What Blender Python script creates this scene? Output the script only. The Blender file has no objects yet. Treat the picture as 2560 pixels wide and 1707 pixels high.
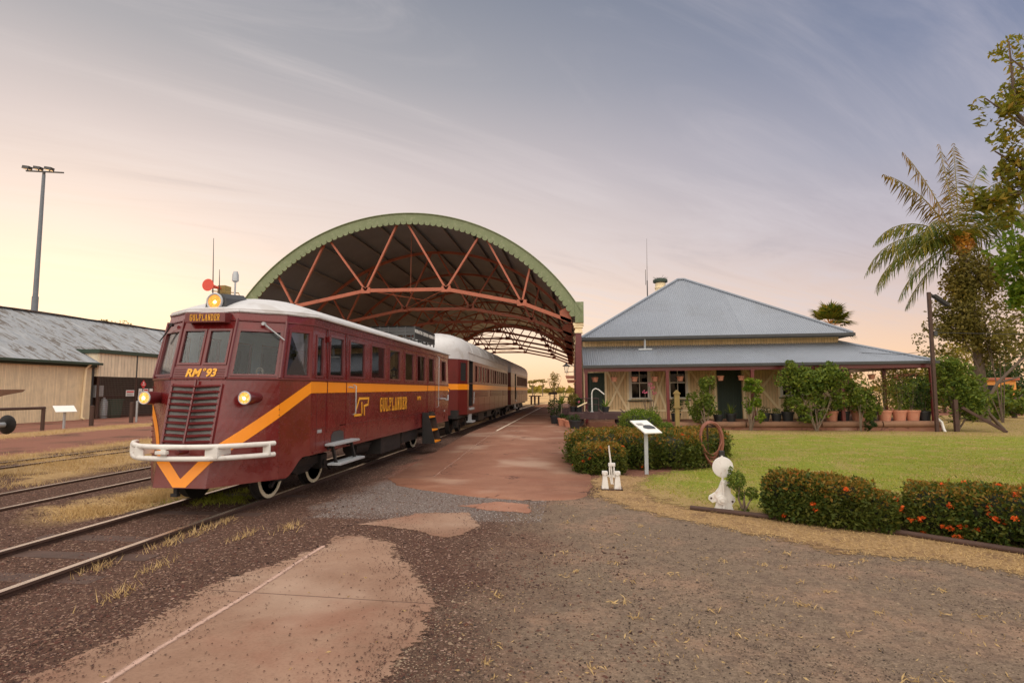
import bpy, bmesh, math, random
import numpy as np
from mathutils import Vector, Matrix
PI = math.pi
R = math.radians
rng = np.random.default_rng(7)
random.seed(7)
scene = bpy.context.scene
COL = scene.collection

# ------------------------------------------------------------------ camera
cam_d = bpy.data.cameras.new('camera')
cam = bpy.data.objects.new('camera', cam_d)
COL.objects.link(cam)
cam_d.sensor_fit = 'HORIZONTAL'
cam_d.sensor_width = 36.0
cam_d.lens = 1451.0 / 2560.0 * 36.0
cam_d.clip_end = 3000.0
cam_d.clip_start = 0.05
cam.location = (0, 0, 1.6)
cam.rotation_euler = (R(90 + 4.826), 0, R(6.0))
scene.camera = cam

# ------------------------------------------------------------------ world, sun, exposure
SUN_AZ = R(-44.0)          # clockwise from +Y
SUN_EL = R(5.0)
SUN = Vector((math.sin(SUN_AZ) * math.cos(SUN_EL), math.cos(SUN_AZ) * math.cos(SUN_EL), math.sin(SUN_EL)))
world = bpy.data.worlds.new('World')
scene.world = world
world.use_nodes = True
nt = world.node_tree
nt.nodes.clear()


class NB:
    """small helper for building node trees"""
    def __init__(s, nt):
        s.nt = nt

    def n(s, kind, **kw):
        nd = s.nt.nodes.new(kind)
        for k, v in kw.items():
            setattr(nd, k, v)
        return nd

    def put(s, sock, v):
        if isinstance(v, bpy.types.NodeSocket):
            s.nt.links.new(v, sock)
        elif v is not None:
            if sock.type == 'RGBA' and len(v) == 3:
                v = (*v, 1)
            sock.default_value = v

    def m(s, op, a, b=None, c=None, clamp=False):
        nd = s.n('ShaderNodeMath', operation=op, use_clamp=clamp)
        s.put(nd.inputs[0], a)
        if b is not None: s.put(nd.inputs[1], b)
        if c is not None: s.put(nd.inputs[2], c)
        return nd.outputs[0]

    def v(s, op, a, b=None):
        nd = s.n('ShaderNodeVectorMath', operation=op)
        s.put(nd.inputs[0], a)
        if b is not None: s.put(nd.inputs[1], b)
        return nd.outputs['Value'] if op in ('DOT_PRODUCT', 'LENGTH', 'DISTANCE') else nd.outputs[0]

    def ss(s, x, a, b, lo=0.0, hi=1.0, kind='SMOOTHSTEP'):
        nd = s.n('ShaderNodeMapRange', interpolation_type=kind)
        s.put(nd.inputs[0], x)
        nd.inputs[1].default_value = a; nd.inputs[2].default_value = b
        nd.inputs[3].default_value = lo; nd.inputs[4].default_value = hi
        return nd.outputs[0]

    def noise(s, vec, scale, detail=4, rough=.55, dist=0.0):
        nd = s.n('ShaderNodeTexNoise')
        s.put(nd.inputs['Vector'], vec)
        nd.inputs['Scale'].default_value = scale
        nd.inputs['Detail'].default_value = detail
        nd.inputs['Roughness'].default_value = rough
        nd.inputs['Distortion'].default_value = dist
        return nd.outputs[0]

    def mix(s, f, a, b, kind='MIX'):
        nd = s.n('ShaderNodeMix', data_type='RGBA', blend_type=kind)
        s.put(nd.inputs[0], f); s.put(nd.inputs[6], a); s.put(nd.inputs[7], b)
        return nd.outputs[2]

    def ramp(s, f, stops, interp='LINEAR'):
        nd = s.n('ShaderNodeValToRGB')
        cr = nd.color_ramp
        cr.interpolation = interp
        while len(cr.elements) < len(stops):
            cr.elements.new(0.5)
        for e, (p, c) in zip(cr.elements, stops):
            e.position = p; e.color = (*c, 1)
        s.put(nd.inputs[0], f)
        return nd.outputs[0]

    def sep(s, vec):
        nd = s.n('ShaderNodeSeparateXYZ')
        s.put(nd.inputs[0], vec)
        return nd.outputs

    def comb(s, x, y, z):
        nd = s.n('ShaderNodeCombineXYZ')
        s.put(nd.inputs[0], x); s.put(nd.inputs[1], y); s.put(nd.inputs[2], z)
        return nd.outputs[0]


# the sky at dusk: a Nishita sky behind a veil of high thin cloud
b = NB(nt)
tc = b.n('ShaderNodeTexCoord')
d = tc.outputs['Generated']
dx, dy, dz = b.sep(d)
el = b.m('MAXIMUM', dz, 0.0)
sund = b.v('DOT_PRODUCT', d, (math.sin(SUN_AZ), math.cos(SUN_AZ), 0))
sidef = b.ss(sund, 0.05, 1.05)
skyA = b.ramp(el, [(0, (1.0, .60, .32)), (.05, (1.03, .76, .51)), (.13, (.97, .74, .58)), (.24, (.80, .66, .59)), (.36, (.64, .55, .53)),
                   (.48, (.41, .39, .40)), (.60, (.27, .28, .31)), (1, (.42, .40, .40))])
skyB = b.ramp(el, [(0, (.95, .56, .30)), (.06, (.86, .58, .41)), (.13, (.66, .51, .47)), (.22, (.45, .41, .47)), (.34, (.285, .305, .405)),
                   (.47, (.175, .21, .325)), (.60, (.115, .155, .265)), (1, (.40, .41, .46))])
veil = b.mix(sidef, skyB, skyA)
# cirrus streaks on a plane high above
inv = b.m('ADD', dz, 0.10)
px_ = b.m('DIVIDE', dx, inv); py_ = b.m('DIVIDE', dy, inv)
ca, sa = math.cos(R(38)), math.sin(R(38))
qx = b.m('ADD', b.m('MULTIPLY', px_, ca), b.m('MULTIPLY', py_, sa))
qy = b.m('SUBTRACT', b.m('MULTIPLY', py_, ca), b.m('MULTIPLY', px_, sa))
cvec = b.comb(b.m('MULTIPLY', qx, 0.35), b.m('MULTIPLY', qy, 1.5), 3.3)
n1 = b.noise(cvec, 1.5, 9, .64, 1.1)
cvec2 = b.comb(b.m('MULTIPLY', qx, 0.5), b.m('MULTIPLY', qy, 0.6), 8.1)
n2 = b.noise(cvec2, .9, 4, .5, .3)
cl = b.m('MULTIPLY', b.ss(n1, .42, .72), b.ss(n2, .33, .62))
cl = b.m('MULTIPLY', cl, b.ss(dz, .02, .16))
cloudcol = b.mix(sidef, (.58, .54, .60), (.78, .69, .66))
veil = b.mix(b.m('MULTIPLY', cl, .58), veil, cloudcol)
cl2 = b.m('MULTIPLY', b.ss(n1, .50, .36), b.m('MULTIPLY', b.ss(n2, .42, .6), b.ss(dz, .1, .3)))
veil = b.mix(b.m('MULTIPLY', cl2, .22), veil, b.mix(sidef, (.17, .19, .28), (.30, .29, .33)))
# brighter sky added behind and overhead, out of view, as fill light
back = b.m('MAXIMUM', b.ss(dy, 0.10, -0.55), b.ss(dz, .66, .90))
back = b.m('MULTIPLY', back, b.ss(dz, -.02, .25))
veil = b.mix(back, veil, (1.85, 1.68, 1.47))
sky = b.n('ShaderNodeTexSky', sky_type='NISHITA')
sky.sun_disc = False
sky.sun_elevation = SUN_EL
sky.sun_rotation = SUN_AZ
sky.dust_density = 2.0
bg1 = b.n('ShaderNodeBackground'); bg1.inputs[1].default_value = 0.008
nt.links.new(sky.outputs[0], bg1.inputs[0])
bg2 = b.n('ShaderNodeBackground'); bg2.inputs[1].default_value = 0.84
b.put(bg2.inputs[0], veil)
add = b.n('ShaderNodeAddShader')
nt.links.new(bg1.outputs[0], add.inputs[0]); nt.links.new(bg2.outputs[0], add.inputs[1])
wo = b.n('ShaderNodeOutputWorld')
nt.links.new(add.outputs[0], wo.inputs[0])

sun_d = bpy.data.lights.new('sun', 'SUN')
sun_d.energy = 2.8
sun_d.angle = R(0.6)
sun_d.color = (1.0, .60, .27)
sun_o = bpy.data.objects.new('sun', sun_d)
COL.objects.link(sun_o)
sun_o.rotation_euler = SUN.to_track_quat('Z', 'Y').to_euler()

scene.view_settings.view_transform = 'Standard'
scene.view_settings.look = 'None'
scene.view_settings.exposure = 0.36
scene.view_settings.gamma = 1.0
scene.cycles.max_bounces = 8
scene.cycles.transparent_max_bounces = 24


# ------------------------------------------------------------------ materials
def new_mat(name):
    m = bpy.data.materials.new(name)
    m.use_nodes = True
    nt = m.node_tree
    nt.nodes.clear()
    b = NB(nt)
    out = b.n('ShaderNodeOutputMaterial')
    return m, b, out


def principled(b, out, col, rough=.6, metal=0.0, coat=0.0, normal=None, spec=.5):
    p = b.n('ShaderNodeBsdfPrincipled')
    b.put(p.inputs['Base Color'], col)
    b.put(p.inputs['Roughness'], rough)
    b.put(p.inputs['Metallic'], metal)
    p.inputs['Coat Weight'].default_value = coat
    p.inputs['Coat Roughness'].default_value = .08
    p.inputs['Specular IOR Level'].default_value = spec
    if normal is not None:
        b.put(p.inputs['Normal'], normal)
    b.nt.links.new(p.outputs[0], out.inputs[0])
    return p


def bump(b, h, strength=.3, dist=.02):
    nd = b.n('ShaderNodeBump')
    nd.inputs['Strength'].default_value = strength
    nd.inputs['Distance'].default_value = dist
    b.put(nd.inputs['Height'], h)
    return nd.outputs[0]


def surf(name, col, rough=.6, metal=0.0, var=.18, scale=3.0, bmp=.0, bscale=40, coat=0.0, dirt=None, dirt_amt=.5, dirt_scale=2.0, spec=.5):
    """painted / worn surface: two scales of tonal variation, optional stains, optional bump"""
    m, b, out = new_mat(name)
    co = b.n('ShaderNodeTexCoord').outputs['Object']
    n_a = b.noise(co, scale, 6, .6, .4)
    n_b = b.noise(co, scale * 9, 4, .6)
    f = b.m('ADD', b.m('MULTIPLY', n_a, .6), b.m('MULTIPLY', n_b, .4))
    f = b.ss(f, .3, .7, kind='LINEAR')
    lo = tuple(c * (1 - var) for c in col); hi = tuple(min(1, c * (1 + var)) for c in col)
    c = b.mix(f, lo, hi)
    if dirt:
        dn = b.noise(co, dirt_scale, 8, .65, .6)
        c = b.mix(b.m('MULTIPLY', b.ss(dn, .52, .68), dirt_amt), c, dirt)
    rg = b.m('ADD', rough - .08, b.m('MULTIPLY', n_b, .16))
    nrm = bump(b, b.noise(co, bscale, 4, .6), bmp, .01) if bmp else None
    principled(b, out, c, rg, metal, coat, nrm, spec)
    return m


def leafmat(name, cols, trans=.35, rough=.5, tcol=(.30, .34, .03)):
    m, b, out = new_mat(name)
    g = b.n('ShaderNodeNewGeometry')
    ri = g.outputs['Random Per Island']
    n = len(cols)
    c = b.ramp(ri, [(i / max(1, n - 1), cols[i]) for i in range(n)])
    co = b.n('ShaderNodeTexCoord').outputs['Object']
    big = b.ss(b.noise(co, 1.6, 3), .35, .65)
    c = b.mix(b.m('MULTIPLY', big, .45), c, b.mix(.55, c, cols[-1]))
    p = b.n('ShaderNodeBsdfPrincipled')
    b.put(p.inputs['Base Color'], c); p.inputs['Roughness'].default_value = rough
    p.inputs['Specular IOR Level'].default_value = .18
    t = b.n('ShaderNodeBsdfTranslucent')
    b.put(t.inputs[0], b.mix(.35, c, tcol))
    mx = b.n('ShaderNodeMixShader'); mx.inputs[0].default_value = trans
    b.nt.links.new(p.outputs[0], mx.inputs[1]); b.nt.links.new(t.outputs[0], mx.inputs[2])
    b.nt.links.new(mx.outputs[0], out.inputs[0])
    return m


def glassmat(name, tint=(.75, .8, .82), refl=1.0, rough=.02):
    m, b, out = new_mat(name)
    lw = b.n('ShaderNodeFresnel'); lw.inputs[0].default_value = 1.5
    co = b.n('ShaderNodeTexCoord').outputs['Object']
    wob = bump(b, b.noise(co, 1.2, 1), .04, .02)
    g = b.n('ShaderNodeBsdfGlossy'); g.inputs['Roughness'].default_value = rough
    b.put(g.inputs['Normal'], wob)
    t = b.n('ShaderNodeBsdfTransparent'); b.put(t.inputs[0], tint)
    f = b.m('MULTIPLY_ADD', lw.outputs[0], refl, .005, clamp=True)
    mx = b.n('ShaderNodeMixShader')
    b.put(mx.inputs[0], f)
    b.nt.links.new(t.outputs[0], mx.inputs[1]); b.nt.links.new(g.outputs[0], mx.inputs[2])
    b.nt.links.new(mx.outputs[0], out.inputs[0])
    return m


def lampmat(name, col, strength):
    m, b, out = new_mat(name)
    e = b.n('ShaderNodeEmission')
    co = b.n('ShaderNodeTexCoord').outputs['Object']
    v = b.n('ShaderNodeTexVoronoi'); b.put(v.inputs['Vector'], co); v.inputs['Scale'].default_value = 34
    b.put(e.inputs[0], b.mix(b.ss(v.outputs[0], .1, .7), col, (1, .36, .06)))
    e.inputs[1].default_value = strength
    b.nt.links.new(e.outputs[0], out.inputs[0])
    return m


MT = {}
MT['maroon'] = surf('maroon_paint', (.128, .0118, .0122), .20, var=.18, scale=1.6, bmp=.10, bscale=2.6, coat=.2, dirt=(.15, .045, .035), dirt_amt=.22, dirt_scale=3.0)
def dusty_maroon():
    m, b, out = new_mat('dusty_maroon_paint')
    co = b.n('ShaderNodeTexCoord').outputs['Object']
    x, y, z = b.sep(co)
    n = b.noise(co, 1.6, 6, .6, .4); f = b.noise(co, 15, 5, .65)
    c = b.mix(b.ss(n, .3, .7), (.128, .0098, .0105), (.182, .0140, .0145))
    streak = b.noise(b.comb(b.m('MULTIPLY', x, 5), b.m('MULTIPLY', y, 5), b.m('MULTIPLY', z, .55)), 1.5, 6, .7)
    c = b.mix(b.m('MULTIPLY', b.ss(streak, .54, .70), .18), c, (.20, .085, .06))
    dust = b.m('MULTIPLY', b.ss(b.m('ADD', z, b.m('MULTIPLY', b.m('SUBTRACT', f, .5), .8)), 1.0, .45), b.ss(n, .35, .6))
    c = b.mix(b.m('MULTIPLY', dust, .28), c, (.25, .13, .09))
    chips = b.ss(b.noise(co, 60, 2, .5), .74, .77)
    c = b.mix(b.m('MULTIPLY', chips, .5), c, (.30, .16, .13))
    rg = b.m('ADD', .17, b.m('MULTIPLY', b.m('ADD', b.m('MULTIPLY', dust, .6), b.m('MULTIPLY', b.ss(f, .4, .7), .18)), 1.0))
    dents = b.noise(co, 2.4, 3, .5)
    principled(b, out, c, rg, 0, .2, bump(b, dents, .16, .03))
    return m


MT['maroon'] = dusty_maroon()
MT['maroon2'] = surf('maroon_gloss_paint', (.135, .014, .013), .33, var=.25, scale=1.2, bmp=.14, bscale=2.2, spec=.38)
MT['maroon_trim'] = surf('maroon_trim_paint', (.135, .02, .022), .3, var=.15, scale=2, coat=.3)
MT['orange'] = surf('orange_paint', (1.0, .315, .008), .35, var=.07, scale=2)
MT['gold'] = surf('gold_letter_paint', (.85, .42, .03), .45, var=.08)
MT['white'] = surf('white_paint', (.74, .72, .69), .4, var=.07, scale=2, dirt=(.40, .33, .27), dirt_amt=.30, dirt_scale=4)
MT['whitecast'] = surf('chipped_white_enamel', (.74, .72, .69), .5, var=.08, scale=6, dirt=(.42, .27, .18), dirt_amt=.5, dirt_scale=16, bmp=.15, bscale=60)
MT['roofwhite'] = surf('white_roof_paint', (.60, .60, .62), .45, var=.10, scale=1.2, dirt=(.36, .32, .28), dirt_amt=.35, dirt_scale=2.2)
MT['black'] = surf('black_underframe', (.022, .020, .020), .6, var=.4, scale=6, dirt=(.08, .05, .04), dirt_amt=.4)
MT['darkgrey'] = surf('dark_grey_metal', (.05, .052, .055), .45, var=.3)
MT['cream'] = surf('cream_paint', (.66, .50, .30), .6, var=.08, scale=1.5, dirt=(.42, .30, .18), dirt_amt=.3, dirt_scale=2.0)
MT['creamtrim'] = surf('cream_trim_paint', (.95, .78, .50), .6, var=.06, scale=2)
MT['offwhite'] = surf('off_white_trim', (.78, .74, .66), .5, var=.05)
MT['green'] = surf('sage_green_paint', (.185, .225, .115), .5, var=.12, scale=2.5, dirt=(.34, .36, .24), dirt_amt=.5, dirt_scale=9)
MT['darkgreen'] = surf('dark_green_paint', (.035, .06, .04), .5, var=.2)
MT['truss'] = surf('red_oxide_truss_paint', (.42, .125, .07), .55, var=.12, scale=3, dirt=(.22, .08, .05), dirt_amt=.45, dirt_scale=4)
MT['purlin'] = surf('grey_purlin_steel', (.20, .18, .165), .6, var=.2)
MT['rust'] = surf('rusty_brown_steel', (.075, .04, .03), .75, var=.35, scale=5, bmp=.3)
MT['railtop'] = surf('railhead_steel', (.62, .50, .40), .28, metal=.85, var=.25, scale=8)
MT['mast'] = surf('blue_grey_mast_steel', (.16, .19, .22), .5, var=.15)
MT['galv'] = surf('galvanised_steel', (.46, .49, .52), .42, metal=.25, var=.12, scale=4)
MT['terracotta'] = surf('terracotta_plastic', (.58, .25, .16), .6, var=.12, scale=6, dirt=(.62, .40, .30), dirt_amt=.3, dirt_scale=8)
MT['blackpot'] = surf('black_plastic_pot', (.022, .024, .028), .5, var=.3, scale=6, dirt=(.09, .08, .07), dirt_amt=.4)
MT['timber'] = surf('dark_maroon_timber', (.052, .022, .024), .6, var=.3, scale=4, bmp=.3, bscale=30, dirt=(.14, .10, .09), dirt_amt=.4, dirt_scale=5)
MT['oldtimber'] = surf('yellowed_timber', (.30, .21, .07), .7, var=.2, scale=6, bmp=.4, bscale=30, dirt=(.14, .13, .06), dirt_amt=.5)
MT['log'] = surf('weathered_log', (.26, .14, .085), .85, var=.25, scale=3, bmp=.5, bscale=20, dirt=(.13, .08, .06), dirt_amt=.5)
MT['bark'] = surf('bark', (.13, .095, .07), .9, var=.35, scale=5, bmp=.8, bscale=18)
MT['twig'] = surf('pale_twig', (.19, .14, .10), .85, var=.25, scale=8)
MT['rubberhose'] = surf('red_brown_hose', (.27, .10, .065), .55, var=.15)
MT['blueroom'] = surf('pale_blue_cabin_paint', (.40, .57, .74), .6, var=.06)
MT['seatred'] = surf('dark_red_vinyl', (.10, .03, .03), .45, var=.2)
MT['floor'] = surf('cabin_floor', (.10, .07, .06), .7, var=.2)
MT['ring'] = surf('cream_grab_ring', (.80, .74, .62), .4, var=.05)
MT['red'] = surf('red_horn_paint', (.72, .075, .04), .35, var=.1)
MT['signwhite'] = surf('white_sign', (.80, .79, .77), .5, var=.03)
MT['signred'] = surf('red_sign', (.65, .06, .06), .5, var=.05)
MT['signblack'] = surf('black_ink', (.02, .02, .02), .6, var=.2)
MT['dark'] = surf('dark_interior', (.012, .011, .011), .8, var=.3)
MT['curtain'] = surf('pale_curtain', (.52, .49, .45), .8, var=.08)
MT['orangewall'] = surf('orange_caravan_paint', (.80, .33, .07), .6, var=.1)
MT['pink'] = surf('pink_petal', (.62, .12, .22), .6, var=.3)
MT['tealbin'] = surf('dark_green_bin', (.02, .075, .05), .5, var=.1)
MT['whiteedge'] = surf('cream_wheel_rim', (.70, .62, .45), .5, var=.12, scale=9, dirt=(.3, .22, .15), dirt_amt=.5, dirt_scale=12)
MT['glass'] = glassmat('window_glass', (.93, .95, .96), 1.4)
MT['glassfront'] = glassmat('windscreen_glass', (.95, .975, .985), .55)
MT['glassdark'] = glassmat('dark_window_glass', (.30, .33, .35), .45)
MT['lamp'] = lampmat('headlamp_glow', (1, .62, .24), 1.3)
MT['hot'] = lampmat('lamp_filament_glow', (1, .92, .75), 9.0)
MT['lampbig'] = lampmat('main_headlamp_glow', (1, .50, .10), 1.1)
MT['asphaltline'] = surf('faded_line_paint', (.62, .50, .43), .7, var=.2, scale=6, dirt=(.38, .21, .16), dirt_amt=.75, dirt_scale=5)


def corrugated_old(name, colA, colB, stain):
    m, b, out = new_mat(name)
    co = b.n('ShaderNodeTexCoord').outputs['Object']
    x, y, z = b.sep(co)
    st = b.comb(b.m('MULTIPLY', x, .6), b.m('MULTIPLY', y, 2.6), z)
    a = b.noise(st, 1.3, 6, .65, .5)
    bb = b.noise(st, .45, 3, .5)
    c = b.mix(b.ss(a, .35, .65), colA, colB)
    c = b.mix(b.m('MULTIPLY', b.ss(a, .47, .58), b.ss(bb, .30, .52)), c, stain)
    principled(b, out, c, .5, .15)
    return m


MT['oldroof'] = corrugated_old('weathered_iron_roof', (.20, .215, .245), (.37, .39, .42), (.10, .085, .078))
MT['newroof'] = surf('zinc_corrugated_iron', (.245, .275, .33), .42, metal=.25, var=.08, scale=.7, dirt=(.20, .215, .245), dirt_amt=.35, dirt_scale=.6)
MT['shedroof'] = surf('shed_lining_iron', (.185, .20, .23), .6, var=.18, scale=.8, metal=.1)


def boards(name, col, pitch, depth=.35, axis='x'):
    m, b, out = new_mat(name)
    co = b.n('ShaderNodeTexCoord').outputs['Object']
    x, y, z = b.sep(co)
    ax = x if axis == 'x' else y
    ph = b.m('FRACT', b.m('DIVIDE', ax, pitch))
    tri = b.m('ABSOLUTE', b.m('SUBTRACT', ph, .5))
    groove = b.ss(tri, .47, .40)
    idn = b.m('FLOOR', b.m('DIVIDE', ax, pitch))
    per = b.noise(b.comb(b.m('MULTIPLY', idn, 7.3), 1.0, 2.0), 1.7, 0)
    n = b.noise(co, 2.0, 6, .6, .4)
    c = b.mix(b.ss(b.m('ADD', b.m('MULTIPLY', n, .6), b.m('MULTIPLY', per, .4)), .3, .7), tuple(k * .86 for k in col), tuple(min(1, k * 1.1) for k in col))
    st = b.noise(b.comb(b.m('MULTIPLY', x, 3), b.m('MULTIPLY', y, 3), b.m('MULTIPLY', z, .7)), 1.2, 5, .6)
    c = b.mix(b.m('MULTIPLY', b.ss(st, .52, .7), .35), c, tuple(k * .6 for k in col))
    c = b.mix(b.m('MULTIPLY', b.m('SUBTRACT', 1.0, groove), .55), c, tuple(k * .42 for k in col))
    principled(b, out, c, .6, normal=bump(b, groove, depth, .02))
    return m


MT['creamboards'] = boards('cream_vertical_boards', (.80, .59, .33), .13, .9)
MT['creamcorr'] = boards('cream_corrugated_iron', (.92, .75, .50), .085, .7, 'y')
MT['creamcorr_wide'] = boards('cream_ribbed_cladding', (.86, .73, .54), .25, .7, 'y')
MT['greenboards'] = boards('dark_green_door_boards', (.030, .050, .036), .12, .7)

MT['lf_hedge'] = leafmat('hedge_leaf', [(.026, .048, .010), (.05, .082, .016), (.085, .115, .02), (.15, .145, .028)], .25)
MT['lf_hedgetop'] = leafmat('hedge_new_leaf', [(.22, .12, .02), (.28, .15, .025), (.18, .17, .03), (.34, .13, .025)], .25)
MT['lf_shrub'] = leafmat('shrub_leaf', [(.034, .066, .014), (.070, .125, .02), (.13, .20, .03), (.26, .29, .045)], .3)
MT['lf_bright'] = leafmat('bright_green_leaf', [(.055, .12, .012), (.10, .20, .018), (.18, .28, .026), (.30, .35, .04)], .4)
MT['lf_dark'] = leafmat('dark_green_leaf', [(.015, .033, .013), (.025, .055, .016), (.045, .085, .02)], .25)
MT['lf_olive'] = leafmat('olive_vine_leaf', [(.11, .095, .025), (.17, .145, .036), (.25, .19, .045)], .3)
MT['lf_tree'] = leafmat('broad_tree_leaf', [(.08, .105, .012), (.15, .17, .02), (.24, .22, .028), (.36, .22, .03)], .4)
MT['lf_gold'] = leafmat('sunlit_tree_leaf', [(.10, .085, .02), (.17, .13, .03), (.22, .17, .03)], .4)
MT['lf_palm'] = leafmat('palm_leaflet', [(.020, .050, .007), (.045, .085, .010), (.09, .125, .014), (.26, .19, .02)], .22)
MT['lf_straw'] = leafmat('straw', [(.40, .27, .12), (.55, .38, .18), (.66, .48, .24)], .25, .7, (.55, .36, .14))
MT['lf_lawn'] = leafmat('lawn_blade', [(.16, .21, .018), (.26, .31, .028), (.36, .37, .045), (.46, .38, .09)], .35, .6)
MT['petal'] = leafmat('orange_red_flower', [(.75, .09, .02), (.85, .16, .03)], .3)
MT['palmstalk'] = surf('palm_midrib', (.17, .15, .03), .6, var=.2)
MT['coconut'] = surf('ripening_coconut', (.40, .20, .05), .6, var=.3)
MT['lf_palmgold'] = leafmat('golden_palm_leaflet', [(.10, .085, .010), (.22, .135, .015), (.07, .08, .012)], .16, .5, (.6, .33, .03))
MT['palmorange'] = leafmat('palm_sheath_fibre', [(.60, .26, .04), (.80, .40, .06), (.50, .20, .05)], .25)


# ------------------------------------------------------------------ objects
def tag(o, label, cat, group=None, kind=None):
    if label: o['label'] = label
    if cat: o['category'] = cat
    if group: o['group'] = group
    if kind: o['kind'] = kind
    return o


def thing(name, label, cat, loc=(0, 0, 0), group=None):
    o = bpy.data.objects.new(name, None)
    COL.objects.link(o)
    o.location = loc
    o.empty_display_size = .2
    return tag(o, label, cat, group)


def root_loc(p):
    while p.parent is not None:
        p = p.parent
    return p.location


def copy_tree(o, parent=None):
    c = o.copy()
    COL.objects.link(c)
    c.parent = parent
    for ch in list(o.children):
        copy_tree(ch, c)
    return c


def link_mesh(name, me, mats, parent=None, smooth=False):
    for m in (mats if isinstance(mats, (list, tuple)) else [mats]):
        me.materials.append(MT[m] if isinstance(m, str) else m)
    o = bpy.data.objects.new(name, me)
    COL.objects.link(o)
    if parent is not None:
        o.parent = parent
    if smooth:
        me.polygons.foreach_set('use_smooth', [True] * len(me.polygons))
    return o


def np_mesh(name, V, F, mats, parent=None, origin=None, mi=None):
    """V (n,3), F (m,k) arrays -> object"""
    V = np.asarray(V, dtype=np.float32)
    off = np.array(root_loc(parent) if parent is not None else (origin if origin is not None else (0, 0, 0)), dtype=np.float32)
    V = V - off
    F = np.asarray(F, dtype=np.int32)
    k = F.shape[1]
    me = bpy.data.meshes.new(name)
    me.vertices.add(len(V)); me.vertices.foreach_set('co', V.ravel())
    me.loops.add(F.size); me.loops.foreach_set('vertex_index', F.ravel())
    me.polygons.add(len(F))
    me.polygons.foreach_set('loop_start', np.arange(0, F.size, k, dtype=np.int32))
    if mi is not None:
        me.polygons.foreach_set('material_index', np.asarray(mi, dtype=np.int32))
    me.update(calc_edges=True)
    me.validate()
    o = link_mesh(name, me, mats, parent)
    if parent is None and origin is not None:
        o.location = origin
    return o


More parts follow.
